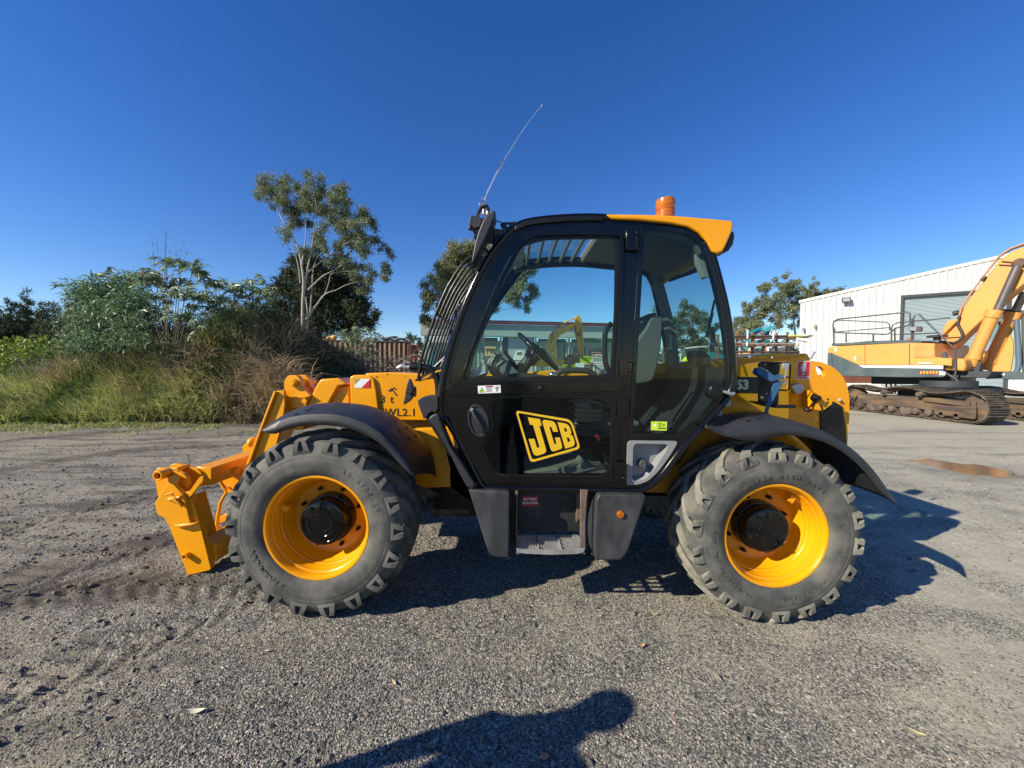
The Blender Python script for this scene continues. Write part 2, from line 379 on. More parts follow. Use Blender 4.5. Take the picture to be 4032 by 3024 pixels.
    h.build('hub', M_blk, w_, sm=35)
    for k in range(8):
        n_ = MB()
        c0 = pt_xyz(cx, cy, cz, 0, .203, .35 + k * math.pi / 4)
        n_.cyl((c0.x, cy + sgn * .018, c0.z), (c0.x, cy + sgn * .05, c0.z), .014, 6); n_.cyl((c0.x, cy + sgn * .002, c0.z), (c0.x, cy + sgn * .03, c0.z), .008, 8); n_.build('wheel_nut', M_blk2, w_, sm=30)
    return w_
def pt_xyz(cx, cy, cz, y, r, th): return Vector((cx + r * math.cos(th), cy + y, cz + r * math.sin(th)))
def ang2(cx, k): return 2.75 if cx < 0 else .95
M_lug = mat('lug_rubber', (.085, .086, .08), .75, var=.2, vs=6, bump=.3, bs=120, dirt=(.17, .165, .13), damt=.5, ds=6, dthr=.5)
FW = (-1.2406, 2.575, .5603); RW = (1.692, 2.60, .4986)
wheel(FW[0], FW[1], FW[2], -1, False, .14)
wheel(RW[0], RW[1], RW[2], -1, True, .05)
wheel(FW[0], 4.45, FW[2], 1, False, .3)
wheel(RW[0], 4.42, RW[2], 1, True, .2)
# raised sidewall lettering, curved round the tyre
def curved_text(s, cx, cy, cz, r, th0, dth, size, y, m, name='tyre_lettering', flip=1):
    tp = T; 
    for o_ in bpy.data.objects:
        if o_.name.startswith('wheel') and not o_.name.startswith('wheel_') and o_.parent is T: pass
    allv = []; 
    for i, ch in enumerate(s):
        if ch == ' ': continue
        th = th0 - dth * i * flip
        ux = Vector((math.sin(th), 0, -math.cos(th))) * flip; uz = Vector((math.cos(th), 0, math.sin(th))) * flip
        p = Vector((cx, y, cz)) + Vector((math.cos(th), 0, math.sin(th))) * (r + (0 if flip > 0 else size * .7))
        allv.append(text(ch, 'x', m, None, p, size, ux, uz, .0015, .0008, 'CENTER'))
    me = bpy.data.meshes.new(name); bm = bmesh.new()
    for o_ in allv:
        o_.data.transform(Matrix.Translation(-Vector(T.location))); bm.from_mesh(o_.data); bpy.data.objects.remove(o_)
    bm.to_mesh(me); bm.free(); me.materials.append(m); o = bpy.data.objects.new(name, me); COL.objects.link(o); return o
wheels = [o for o in bpy.data.objects if o.parent is T and o.name.split('.')[0] == 'wheel']
def par(o, p): o.parent = p; return o
yl = 2.575 - .2065
par(curved_text('STARMAXX', *FW, .400, R(240), .098, .050, yl, M_rub), wheels[0])
par(curved_text('15.5/80-24', *FW, .405, R(62), .085, .045, yl, M_rub), wheels[0])
yl = 2.60 - .2065
par(curved_text('SUPER HIGH LIFT', *RW, .388, R(122), .092, .034, yl, M_rub), wheels[1])
par(curved_text('15.5/80-24 IND R-4', *RW, .405, R(245), .072, .034, yl, M_rub), wheels[1])
par(curved_text('GALAXY', *RW, .395, R(-43), .145, .058, yl, M_rub), wheels[1])

# ---------------- fenders (plastic mudguards)
def fender(near_low, near_top, far, c, yn, yf, holes, inner_low=None):
    nl = dense(P(c, near_low, yn - .012), False, 3); ntp = dense(P(c, near_top, yn), False, 3); fr = dense(far, False, 3)
    m = MB(); rows = [nl, off([a.lerp(b, .5) for a, b in zip(nl, ntp)], -.004), ntp]
    for t in (.06, .2, .5, .8, 1.0):
        rows.append([a.lerp(b, t) + Vector((0, 0, .022 * math.sin(math.pi * min(1, t * 1.0)) ** .7 if t < 1 else 0)) for a, b in zip(ntp, fr)])
    m.grid(rows)
    o = m.build('fender', M_pl, T, sm=50, solid=.008)
    return o
f1_low = [(800, 450), (880, 465), (970, 432), (1100, 412), (1250, 420), (1370, 450), (1470, 500), (1555, 570), (1640, 665), (1703, 718)]
f1_top = [(800, 449), (890, 398), (980, 368), (1090, 352), (1225, 352), (1345, 378), (1450, 425), (1545, 500), (1640, 610), (1708, 714)]
f1_far = P('A', [(930, 385), (1000, 338), (1080, 302), (1180, 286), (1300, 284), (1430, 300), (1560, 345), (1690, 430), (1800, 560), (1838, 720)], 2.83)
FEN = [fender(f1_low, f1_top, f1_far, 'A', 2.385, 2.83, None)]
f2_low = [(365, 505), (460, 550), (560, 575), (635, 582), (705, 565), (775, 551), (860, 553), (960, 576), (1055, 618), (1140, 680), (1215, 757), (1290, 850), (1358, 908)]
f2_top = [(366, 503), (455, 535), (540, 500), (640, 482), (720, 478), (800, 482), (900, 500), (1000, 540), (1090, 592), (1170, 655), (1245, 735), (1310, 825), (1362, 904)]
nt2 = P('D', f2_top, 2.40)
far2 = off(nt2, .47); far2[0] += Vector((-.03, 0, .03)); far2[1] += Vector((-.02, 0, .07))
far2[0] = at('D', 362, 496, 2.87); far2[1] = at('D', 430, 452, 2.87); far2[2] = at('D', 520, 434, 2.87); far2[3] = at('D', 600, 430, 2.87); far2[4] = at('D', 680, 434, 2.87)
FEN.append(fender(f2_low, f2_top, far2, 'D', 2.40, 2.87, None))
# far side fenders
def far_fender(cx, cz):
    m = MB(); rows = []
    for y in (4.15, 4.25, 4.6, 4.64):
        rows.append([Vector((cx + (.66 if y < 4.63 else .63) * math.cos(t), y, cz + .03 + (.66 if y < 4.63 else .60) * math.sin(t))) for t in [R(20 + 7.5 * k) for k in range(17)]])
    m.grid(rows); m.build('fender', M_pl, T, sm=50, solid=.008)
far_fender(FW[0], FW[2]); far_fender(RW[0], RW[2])
# black screws in the fenders, set into the surface
from mathutils.bvhtree import BVHTree
def on_part(o, c, x, y):
    bv = BVHTree.FromPolygons([Vector(v.co) + Vector(T.location) for v in o.data.vertices], [tuple(f.vertices) for f in o.data.polygons]); return bv.ray_cast(Vector((0, 0, CAMH)), ray(c, x, y).normalized())
for fo_, c, lst in ((FEN[0], 'A', ((1615, 450), (1660, 430), (1672, 492), (1710, 478), (1010, 352), (1075, 330), (1095, 318))), (FEN[1], 'D', ((510, 457), (580, 443), (590, 478), (655, 466)))):
    for x, y in lst:
        loc, nrm, _, _ = on_part(fo_, c, x, y)
        if loc is None: continue
        if nrm.z < 0: nrm = -nrm
        m = MB(); m.lathe([(-.01, .017), (.0055, .016), (.0065, .013), (.0045, .006), (.0045, 0)], loc, nrm, 14); m.build('fender_bolt', M_blk2, fo_, sm=35)

# ---------------- cab side frames
out_top = [('B', 215, 1540), ('B', 222, 1380), ('B', 245, 1240), ('B', 305, 1020), ('B', 400, 765), ('B', 515, 535), ('B', 610, 405), ('B', 700, 315), ('B', 790, 277), ('B', 950, 256), ('B', 1150, 246), ('B', 1320, 252),
           ('B', 1500, 267), ('B', 1690, 285), ('B', 1810, 305), ('B', 1890, 345), ('B', 1945, 410), ('B', 1985, 500), ('B', 2030, 660), ('B', 2075, 850), ('B', 2105, 1050), ('B', 2120, 1220), ('B', 2112, 1340), ('B', 2075, 1425), ('B', 1985, 1530),
           ('C', 2040, 645), ('C', 1960, 745), ('C', 1885, 845), ('C', 1820, 915), ('C', 1740, 965), ('C', 1640, 985), ('C', 1300, 978), ('C', 900, 972), ('C', 600, 965), ('C', 545, 945), ('C', 490, 840), ('C', 380, 620), ('C', 290, 470)]
outline = [at(c, x, y, YN) for c, x, y in out_top]
outd = dense(outline, True, 3)
def shrink(pts, d):
    n = len(pts); out = []
    area = sum(pts[i].x * pts[(i + 1) % n].z - pts[(i + 1) % n].x * pts[i].z for i in range(n)); sg = 1 if area > 0 else -1
    for i in range(n):
        t = (pts[(i + 1) % n] - pts[i - 1]); t.y = 0; t.normalize(); out.append(pts[i] + Vector((-t.z, 0, t.x)) * d * sg)
    return out
door_o = P('B', [(1405, 350), (1100, 346), (850, 350), (775, 368), (712, 425), (560, 720), (430, 1060), (345, 1310)], YN) + P('C', [(292, 300), (296, 420), (345, 545), (560, 922), (1520, 933), (1532, 800), (1548, 300)], YN)
quar_o = P('B', [(1512, 302), (1700, 308), (1840, 335), (1905, 385), (1950, 480), (2010, 700), (2060, 930), (2092, 1180), (2090, 1290), (2055, 1390), (1985, 1480), (1930, 1545)], YN) + P('C', [(1990, 605), (1612, 600)], YN)
fuel_o = P('C', [(1607, 618), (1980, 622), (1915, 730), (1830, 845), (1755, 915), (1680, 940), (1597, 942)], YN)
for y0, near in ((YN, True), (YF, False)):
    m = MB(); base = shrink(outd, .012)
    if near:
        m.plate([off(base, .012), off(list(fillet(door_o, .04)), .012), off(list(fillet(quar_o, .03)), .012), off(list(fillet(fuel_o, .04)), .012)], (0, .05, 0))
    else:
        farw = fillet(P('B', [(760, 600), (800, 566), (900, 552), (1100, 545), (1340, 546), (1480, 560), (1530, 600), (1570, 680), (1600, 800), (1630, 950), (1672, 1150), (1672, 1225), (1640, 1265), (900, 1278), (470, 1278), (412, 1250), (440, 1150), (500, 1000), (545, 900), (610, 800), (700, 680)], YF), .03)
        m.plate([off(base, YF - YN - .05), off(list(farw), -.05)], (0, .05, 0))
    m.tube(off(outd, (0.022 if near else YF - YN - .022)), .024, 12, closed=True)
    m.build('cab_side_frame', M_blk, T, sm=40, bevel=.004)
m = MB(); m.plate([off(farw, -.02)], (0, .005, 0)); farglass = m.build('far_side_window', M_glass, T, sm=0)

# ---------------- door
D_ = MB(); win_h = P('B', [(1382, 372), (1100, 368), (870, 372), (795, 388), (745, 430), (640, 610), (520, 860), (430, 1080), (355, 1308), (700, 1306), (1345, 1292), (1368, 850)], YN)
low_h = P('C', [(640, 298), (900, 287), (1420, 290), (1478, 330), (1502, 410), (1494, 800), (1465, 862), (1400, 888), (700, 880), (620, 852), (575, 765), (532, 665), (560, 602), (620, 520), (598, 420), (606, 345)], YN)
door_s = shrink(fillet(door_o, .04), .004)
D_.plate([off(door_s, -.002), off(fillet(win_h, .035), -.002), off(fillet(low_h, .025), -.002)], (0, .045, 0))
DOOR = D_.build('door', M_blk, T, sm=40, bevel=.004)
clear = fillet(P('B', [(1352, 388), (1100, 390), (900, 396), (770, 430), (735, 460), (640, 640), (540, 860), (420, 1150), (370, 1295), (1270, 1272), (1322, 1250), (1345, 850)], YN), .03)
m = MB(); m.plate([off(shrink(fillet(win_h, .035), -.004), .014), off(clear, .014)], (0, .012, 0)); m.build('window_seal', M_blk2, DOOR, bevel=.002)
m = MB(); m.plate([off(shrink(fillet(win_h, .035), .0), .019)], (0, .005, 0)); m.build('window_glass', M_glass, DOOR, sm=0)
m = MB(); m.plate([off(shrink(fillet(low_h, .025), -.003), .004), off(shrink(fillet(low_h, .025), .014), .004)], (0, .012, 0)); m.build('window_seal', M_blk2, DOOR, bevel=.002)
m = MB(); m.plate([off(shrink(fillet(low_h, .025), .0), .010)], (0, .005, 0)); m.build('window_glass', M_glass2, DOOR, sm=0, label='lower pane of the cab door with a large yellow decal')
# belt bar
m = MB(); m.plate([P('C', [(332, 208), (1558, 172), (1556, 256), (1500, 262), (300, 292), (296, 285)], YN - .018)], (0, .03, 0)); m.build('belt_bar', M_blk, DOOR, bevel=.007, seg=3)
p = at('C', 977, 236, YN - .02); m = MB(); m.lathe([(-.02, 0), (-.02, .008), (-.014, .011), (-.012, .017), (-.004, .021), (.01, .021)], p, (0, 1, 0), 20); m.build('latch_button', M_blk2, DOOR)
# handle recess
hc = at('C', 522, 472, YN); rot = Matrix.Rotation(R(-14), 3, 'Y')
ell = lambda rx, rz, dy=0, n=36, cx=0, cz=0: [hc + rot @ Vector((cx + rx * math.cos(2 * math.pi * k / n), dy, cz + rz * math.sin(2 * math.pi * k / n))) for k in range(n)]
m = MB(); m.grid([ell(.066, .108, .0) + [ell(.066, .108, .0)[0]], ell(.064, .106, -.012) + [ell(.064, .106, -.012)[0]], ell(.056, .097, -.013) + [ell(.056, .097, -.013)[0]], ell(.050, .090, .0) + [ell(.05, .09, .0)[0]]])
m.plate([ell(.055, .095, -.0035)], (0, .002, 0))
m.tube([hc + rot @ Vector(q) for q in ((-.018, -.016, .075), (-.012, -.024, .04), (0, -.026, 0), (.012, -.024, -.05), (.016, -.012, -.085))], [.013, .014, .015, .014, .012], 12)
m.build('door_handle', M_pl, DOOR, sm=50)
q = hc + rot @ Vector((-.02, -.02, .078)); m = MB(); m.lathe([(-.006, 0), (-.006, .011), (.01, .011)], q, (0, 1, 0), 16); m.build('door_lock', M_galv, DOOR)
# hinges
for pts in ([(1425, 342), (1500, 345), (1495, 465), (1420, 463)],):
    pass
def hinge(c, x0, y0, x1, y1):
    a = at(c, x0, y0, YN - .02); b = at(c, x1, y1, YN - .02); cx_, cz_ = (a.x + b.x) / 2, (a.z + b.z) / 2; wd, ht = abs(b.x - a.x), abs(a.z - b.z)
    m = MB(); m.box((cx_ - wd * .12, YN - .006, cz_), (wd * .72, .022, ht)); 
    m.cyl((cx_ + wd * .32, YN - .018, cz_ - ht * .5), (cx_ + wd * .32, YN - .018, cz_ - ht * .28), wd * .17, 12); m.cyl((cx_ + wd * .32, YN - .018, cz_ + ht * .28), (cx_ + wd * .32, YN - .018, cz_ + ht * .5), wd * .17, 12)
    m.cyl((cx_ + wd * .32, YN - .015, cz_ - ht * .27), (cx_ + wd * .32, YN - .015, cz_ + ht * .27), wd * .12, 12)
    m.build('hinge', M_blk, DOOR, bevel=.003)
hinge('B', 1418, 342, 1505, 466); hinge('C', 1545, 20, 1645, 150); hinge('C', 1533, 312, 1622, 450); hinge('C', 1510, 775, 1598, 908)
# warning sticker: three panels
def flat(parent, name, c, pts, Y, m, th=.001): 
    b = MB(); b.plate([P(c, pts, Y)], (0, th, 0)); return b.build(name, m, parent, sm=0)
ys = YN - .0195
st = flat(DOOR, 'warning_sticker', 'C', [(518, 220), (683, 214), (686, 270), (521, 276)], ys, M_white)
flat(st, 'warning_triangle', 'C', [(529, 268), (568, 266), (547, 230)], ys - .0008, M_ink); flat(st, 'warning_triangle', 'C', [(534, 265), (563, 263.5), (547, 235)], ys - .0016, M_lime)
flat(st, 'warning_band', 'C', [(576, 221), (628, 219), (628, 228), (576, 230)], ys - .0008, M_dkred)
m = MB()
for k in range(5): m.plate([P('C', [(580, 234 + k * 7), (624 - 6 * (k % 2), 232.6 + k * 7), (624 - 6 * (k % 2), 234.6 + k * 7), (580, 236.4 + k * 7)], ys - .0008)], (0, .0006, 0))
m.plate([P('C', [(541, 260), (550, 244), (553, 246), (546, 261)], ys - .0022)], (0, .0006, 0)); m.build('sticker_text', M_ink, st, sm=0)
m = MB(); k0 = at('C', 658, 243, ys - .001)
for a, b in (((0, .012), (0, -.004)), ((-.008, .004), (.008, .008)), ((0, -.004), (-.006, -.014)), ((0, -.004), (.006, -.013)), ((-.008, .004), (-.012, .012)), ((.008, .008), (.01, .014))):
    m.tube([k0 + Vector((a[0], 0, a[1])), k0 + Vector((b[0], 0, b[1]))], .0016, 5)
m.lathe([(0, 0), (0, .003), (.001, .003)], k0 + Vector((0, 0, .016)), (0, 1, 0), 10); m.build('sticker_figure', M_ink, st, sm=0)

# yellow logo decal on the lower pane
yl = YN + .0085
LO = MB()
o_ring = fillet(P('S', [(135, 110), (1665, 365), (1905, 1150), (545, 1535)], yl), [.025, .04, .028, .028], 6)
i_ring = fillet(P('S', [(202, 172), (1630, 425), (1838, 1105), (590, 1462)], yl), [.016, .032, .022, .022], 6)
LO.plate([o_ring, i_ring], (0, .001, 0))
J = [(468, 295), (803, 347), (850, 530), (783, 526), (972, 1180), (968, 1230), (940, 1268), (900, 1290), (740, 1342), (690, 1340), (645, 1318), (615, 1270), (490, 888), (650, 880), (718, 1115), (735, 1130), (765, 1125), (785, 1108), (782, 1080), (615, 508), (530, 498)]
Cc = [(870, 440), (875, 400), (900, 375), (940, 367), (1110, 395), (1165, 412), (1210, 450), (1238, 500), (1292, 695), (1162, 690), (1125, 580), (1100, 556), (1070, 558), (1063, 585), (1190, 1010), (1210, 1033), (1240, 1028), (1250, 1005), (1210, 850), (1342, 845), (1405, 1080), (1405, 1120), (1385, 1155), (1350, 1172), (1190, 1225), (1150, 1225), (1112, 1200), (1090, 1160)]
Bo = [(1280, 428), (1480, 462), (1545, 490), (1595, 530), (1622, 590), (1655, 690), (1655, 725), (1632, 765), (1680, 790), (1710, 840), (1745, 960), (1748, 1010), (1730, 1065), (1690, 1092), (1490, 1152)]
B1 = [(1452, 582), (1505, 592), (1520, 610), (1545, 670), (1535, 692), (1483, 690)]; B2 = [(1528, 845), (1580, 848), (1600, 865), (1622, 935), (1612, 962), (1563, 970)]
LO.plate([P('S', J, yl)], (0, .001, 0)); LO.plate([P('S', Cc, yl)], (0, .001, 0)); LO.plate([P('S', Bo, yl), P('S', B1, yl), P('S', B2, yl)], (0, .001, 0))
LO.build('door_decal', M_logo, DOOR, sm=0)
LB = MB(); LB.plate([fillet(P('S', [(125, 100), (1672, 358), (1915, 1155), (540, 1545)], yl + .0012), [.025, .04, .028, .028], 6)], (0, .0006, 0))
# dark film only behind the ring
LB = MB(); LB.plate([fillet(P('S', [(122, 98), (1675, 356), (1918, 1158), (538, 1550)], yl + .0012), [.026, .042, .03, .03], 6), fillet(P('S', [(216, 186), (1620, 437), (1826, 1098), (598, 1450)], yl + .0012), [.016, .032, .022, .022], 6)], (0, .0006, 0)); LB.build('decal_backing', M_ink, DOOR, sm=0)

# ---------------- rear quarter window
qg = fillet(quar_o, .03)
m = MB(); m.plate([off(shrink(qg, .004), .0)], (0, .006, 0)); QW = m.build('quarter_window', M_glass2, T, sm=0)
m = MB(); m.plate([off(shrink(qg, .002), .006), off(shrink(fillet(quar_o, .05), .030), .006)], (0, .01, 0)); m.build('window_border', M_blk2, QW, bevel=.002)
lc = at('B', 1985, 1372, YN - .012); m = MB()
m.lathe([(-.032, 0), (-.032, .010), (-.026, .012), (-.026, .034), (-.018, .040), (-.016, .05), (.0, .052), (.012, .056)], lc, (0, 1, 0), 36)
for k in range(6): a = k * math.pi / 3; m.box(lc + Vector((.024 * math.cos(a), -.028, .024 * math.sin(a))), (.014, .006, .006), Matrix.Rotation(-a, 3, 'Y'))
m.build('latch', M_blk2, QW, sm=35)
m = MB(); m.tube(P('B', [(2040, 1380), (2070, 1385), (2100, 1400), (2118, 1388)], YN - .03), [.008, .013, .014, .008], 10); m.build('latch_lever', M_galv, QW)
yq = YN - .0012
st = flat(QW, 'lime_sticker', 'C', [(1777, 478), (1893, 480), (1890, 545), (1776, 542)], yq, M_lime)
m = MB(); c0 = at('C', 1805, 508, yq - .0006); pts = []
for k in range(16): rr = .012 if k % 2 else .007; pts.append(c0 + Vector((rr * math.cos(k * math.pi / 8), 0, rr * math.sin(k * math.pi / 8))))
m.plate([pts], (0, .0005, 0)); m.build('sticker_badge', M_white, st, sm=0)
m = MB()
for k in range(3): m.plate([P('C', [(1828, 490 + k * 11), (1855, 490 + k * 11), (1855, 494 + k * 11), (1828, 494 + k * 11)], yq - .0006)], (0, .0005, 0))
m.plate([P('C', [(1828, 524), (1886, 525), (1886, 532), (1828, 531)], yq - .0006)], (0, .0005, 0)); m.plate([P('C', [(1866, 498), (1878, 502), (1870, 512), (1862, 506)], yq - .0006)], (0, .0005, 0)); m.build('sticker_text', M_ink, st, sm=0)

# ---------------- fuel filler panel (grey, recessed dish with black cap)
m = MB(); fo = fillet(fuel_o, .03); fi = fillet(P('C', [(1650, 640), (1905, 645), (1890, 690), (1800, 830), (1740, 895), (1690, 915), (1640, 912)], YN), .03)
m.plate([off(fo, .004), off(fi, .004)], (0, .02, 0)); m.grid([off(list(fi) + [fi[0]], .02), off([q_.lerp(sum(fi, Vector()) / len(fi), .12) for q_ in list(fi) + [fi[0]]], .07)]); m.plate([off([q_.lerp(sum(fi, Vector()) / len(fi), .12) for q_ in fi], .07)], (0, .004, 0))
FP = m.build('filler_panel', M_lgrey, T, bevel=.003)
fc = at('C', 1722, 790, YN + .03); m = MB(); m.lathe([(-.012, 0), (-.012, .026), (-.004, .031), (.03, .032), (.045, .028)], fc, (0, 1, 0), 28); m.box(fc + Vector((0, -.022, 0)), (.017, .026, .055), Matrix.Rotation(R(6), 3, 'Y')); m.lathe([(-.038, 0), (-.038, .005), (-.03, .005)], fc, (0, 1, 0), 12)
m.build('filler_cap', M_plw, FP, bevel=.002)

# ---------------- roof, front and rear of the cab
topn = P('B', [(700, 318), (790, 279), (950, 259), (1150, 249), (1320, 252), (1500, 269), (1690, 287), (1810, 307), (1890, 347), (1945, 412)], YN)
tp = dense(topn, False, 3)
dY = YF - YN
ro_ = [p for p in tp if p.x > .57]
m = MB(); m.plate([off(ro_, .05) + [p + Vector((-.012, .05, -.045)) for p in reversed(ro_)]], (0, dY - .1, 0))
fr_ = [p for p in tp if p.x < .10]
m.build('roof_panel', M_head, T, sm=30); m = MB(); m.plate([off(fr_, .05) + [p + Vector((.02, .05, -.05)) for p in reversed(fr_)]], (0, dY - .1, 0)); m.build('roof_header', M_blk2, T, sm=30)
# glazed roof opening with cross bars
mid = [p for p in tp if .05 < p.x < .62]
m = MB(); m.plate([off(mid, .02, 0, -.002) + [p + Vector((0, .02, -.007)) for p in reversed(mid)]], (0, dY - .04, 0)); m.build('roof_glass', M_glass2, T, sm=0)
for k in range(6):
    x = .13 + k * .095; z = 2.487 + .02 * math.sin(min(1, (x + .1) / .5) * 1.4) - .01
    m = MB(); m.tube([(x, YN + .03, z), (x, YF - .03, z)], .024, 8, flat=.5); m.build('roof_bar', mat('roof_bar_grey', (.15, .155, .15), .6) if k == 0 else bpy.data.materials['roof_bar_grey'], T)
# inner side rails
for yy in (YN + .075, YF - .075):
    m = MB(); m.tube(off(tp, yy - YN, 0, -.045), .034, 8); m.build('roof_rail', M_head if yy < 3 else M_pl, T)
# black outer roof skin at the front
m = MB(); blk = [p for p in tp if p.x < .62]
m.plate([off(blk, -.004, 0, .006) + off([p for p in reversed(blk)], -.004, 0, -.028)], (0, .10, 0)); m.plate([off(blk, dY - .096, 0, .006) + off([p for p in reversed(blk)], dY - .096, 0, -.028)], (0, .10, 0)); split_up(m.build('roof_edge', M_blk2, T, bevel=.006))
# yellow roof cover
cov = P('B', [(1290, 233), (1620, 238), (1800, 249), (2098, 275), (2112, 291), (2105, 340), (2062, 440), (2040, 478), (2003, 488), (1972, 470), (1940, 405), (1888, 352), (1815, 313), (1695, 290), (1500, 271), (1322, 262)], YN - .015)
m = MB(); m.plate([dense(cov[:4], False, 2) + cov[4:]], (0, dY + .03, 0)); RC = m.build('roof_cover', M_yel, T, bevel=.014, seg=3, sm=50)
m = MB(); m.plate([P('B', [(2112, 345), (2118, 380), (2108, 430), (2080, 470), (2045, 482), (2030, 476), (2066, 440), (2104, 345)], YN + .01)], (0, .12, 0)); m.build('rear_work_light', M_pl, T, bevel=.01)
bc = at('B', 1671, 245, 2.95); rB = .071; m = MB(); hB = (at('B', 1671, 140, 2.95) - bc).z
m.lathe([(-.02, 0), (-.02, rB * .98), (.03, rB * .98), (.033, rB * .93), (.036, rB * .98), (hB * .5, rB), (hB * .52, rB * 1.02), (hB * .54, rB), (hB * .93, rB * .97), (hB * .985, rB * .88), (hB, rB * .6), (hB, 0)], bc, (0, 0, 1), 40)
BE = m.build('beacon', M_amber, T, sm=40)
# rear posts, header, window and lower panel
def seg(pts, y0, y1, th, name, mt):
    m = MB(); m.plate([pts + [p + Vector((-th, 0, 0)) for p in reversed(pts)]], (0, y1 - y0, 0)); m.v = [(a, b + y0 - YN, c) for a, b, c in m.v]; return m.build(name, mt, T, bevel=.006)
rr = dense(P('B', [(1945, 412), (1985, 500), (2030, 660), (2075, 850), (2105, 1050), (2120, 1220)], YN), False, 3)
seg(rr, YF - .17, YF, .05, 'rear_post', M_head); seg(rr, YN, YN + .045, .04, 'rear_post', M_blk2)
seg([p for p in rr if p.z > 2.33], YN, YF, .03, 'rear_header', M_head); seg([p for p in rr if p.z < 1.42], YN, YF, .03, 'rear_lower_panel', M_blk2)
m = MB(); m.plate([off([p for p in rr if 1.4 < p.z < 2.36], .05, -.012) + off([p for p in reversed(rr) if 1.4 < p.z < 2.36], .05, -.017)], (0, dY - .2, 0)); m.build('rear_window', M_glass, T, sm=0)
lowr = [at('B', 2120, 1220, YN), at('B', 2112, 1340, YN), at('B', 2075, 1425, YN), at('B', 1985, 1530, YN), at('C', 2040, 645, YN), at('C', 1960, 745, YN), at('C', 1885, 845, YN), at('C', 1820, 915, YN), at('C', 1740, 960, YN)]
m = MB(); m.plate([off(lowr, .05, -.01) + off(list(reversed(lowr)), .05, -.035)], (0, dY - .1, 0)); m.build('rear_lower_panel', M_dkint, T)
m = MB(); m.plate([P('N', [(385, 560), (375, 540), (640, 380), (690, 370), (690, 455)], 3.0)], (0, .01, 0)); m.build('sun_visor', M_dkint, T)
m = MB(); cx_ = fillet(P('N', [(622, 300), (628, 235), (665, 222), (700, 250), (765, 500), (758, 518), (715, 525)], YN + .09), .02); m.plate([cx_], (0, .05, 0)); m.build('pillar_trim', mat('trim_foam', (.42, .43, .40), .9, var=.15, vs=60, bump=.6, bs=300), T, bevel=.012, seg=3)
m = MB(); m.plate([P('N', [(222, 150), (345, 155), (300, 205), (228, 190)], YN + .35)], (0, .12, .01)); m.build('cab_lamp', M_white, T, bevel=.004)
# rear wiper
m = MB(); m.tube(P('N', [(815, 735), (735, 1090)], YN + .3), .008, 6); m.tube(P('N', [(800, 860), (770, 980), (840, 1180)], YN + .31), .006, 6); m.build('rear_wiper', M_blk2, T)
# windscreen, its posts and the floor
ff = dense(P('B', [(222, 1380), (245, 1240), (305, 1020), (400, 765), (515, 535), (610, 405), (700, 315)], YN), False, 3)
m = MB(); m.plate([off(ff, .05, .012) + off(list(reversed(ff)), .05, .017)], (0, dY - .1, 0)); m.build('windscreen', M_glass, T, sm=0)
m = MB(); m.plate([off(ff, dY - .08, .0) + off(list(reversed(ff)), dY - .08, .045)], (0, .07, 0)); m.plate([off(ff, .01, .002) + off(list(reversed(ff)), .01, .05)], (0, .05, 0)); split_up(m.build('windscreen_post', M_blk2, T, bevel=.006))
fl = at('C', 560, 940, YN); fr2 = at('C', 1700, 960, YN)
m = MB(); m.plate([[Vector((fl.x + .03, YN + .06, fl.z + .03)), Vector((fr2.x, YN + .06, fl.z + .03)), Vector((fr2.x, YN + .06, fl.z - .02)), Vector((fl.x + .03, YN + .06, fl.z - .02))]], (0, dY - .12, 0)); m.build('cab_floor', M_dkint, T)
m = MB(); m.plate([P('C', [(850, 850), (1260, 795), (1290, 765), (1330, 800), (1400, 830), (1470, 835), (1450, 862), (900, 862)], YN + .12)], (0, .45, 0)); m.build('floor_mat', M_dust, T, bevel=.01)
lowf = [at('B', 222, 1380, YN), at('C', 290, 470, YN), at('C', 380, 620, YN), at('C', 490, 840, YN), at('C', 545, 945, YN)]
m = MB(); m.plate([lowf + [p + Vector((.03, 0, 0)) for p in reversed(lowf)]], (0, dY, 0)); m.v = [(a, b + .02, c) for a, b, c in m.v]; m.build('cab_front_panel', M_blk2, T)
# ---------------- skirts, step box, side steps
def slab(c, pts, y0, y1, name, mt, bevel=.012, parent=None, seg=3, fil=0, sm=40):
    p = P(c, pts, y0); p = fillet(p, fil) if fil else p
    m = MB(); m.plate([p], (0, y1 - y0, 0)); return m.build(name, mt, parent or T, bevel=bevel, seg=seg, sm=sm)
slab('C', [(452, 975), (600, 985), (750, 988), (742, 1470), (650, 1464), (610, 1450), (585, 1400), (480, 1065)], 2.395, 2.62, 'side_skirt', M_plw, .022, seg=3, fil=.015)
s2 = slab('C', [(1402, 1008), (1738, 1012), (1736, 1050), (1608, 1430), (1560, 1488), (1372, 1488), (1364, 1380), (1378, 1050)], 2.395, 2.62, 'side_skirt', M_plw, .022, seg=3, fil=.015)
m = MB(); q = at('C', 1554, 1152, 2.393); m.lathe([(-.012, 0), (-.013, .012), (-.011, .021), (-.004, .023), (.006, .023)], q, (0, 1, 0), 28); m.lathe([(-.016, 0), (-.016, .003), (-.012, .003)], q, (0, 1, 0), 8)
m.build('side_reflector', M_amber, s2, sm=40)
slab('C', [(745, 975), (820, 985), (800, 1340), (790, 1400), (755, 1320)], 2.52, 2.70, 'step_bracket', M_blk2, .008)
SB = slab('C', [(805, 960), (1262, 975), (1262, 1282), (838, 1276), (800, 1250)], 2.60, 3.1, 'step_box', M_dusty_black, .008, fil=.012)
q = P('C', [(1265, 975), (1320, 980), (1312, 1030), (1300, 1240), (1302, 1400), (1282, 1425), (1262, 1430), (1262, 1282)], 2.42)
m = MB(); m.plate([q], (0, .02, 0)); m.plate([off([q[0], q[1], q[2], q[3], q[7]], .15)], (0, .05, 0)); m.build('step_arm', M_rust, SB, bevel=.003)
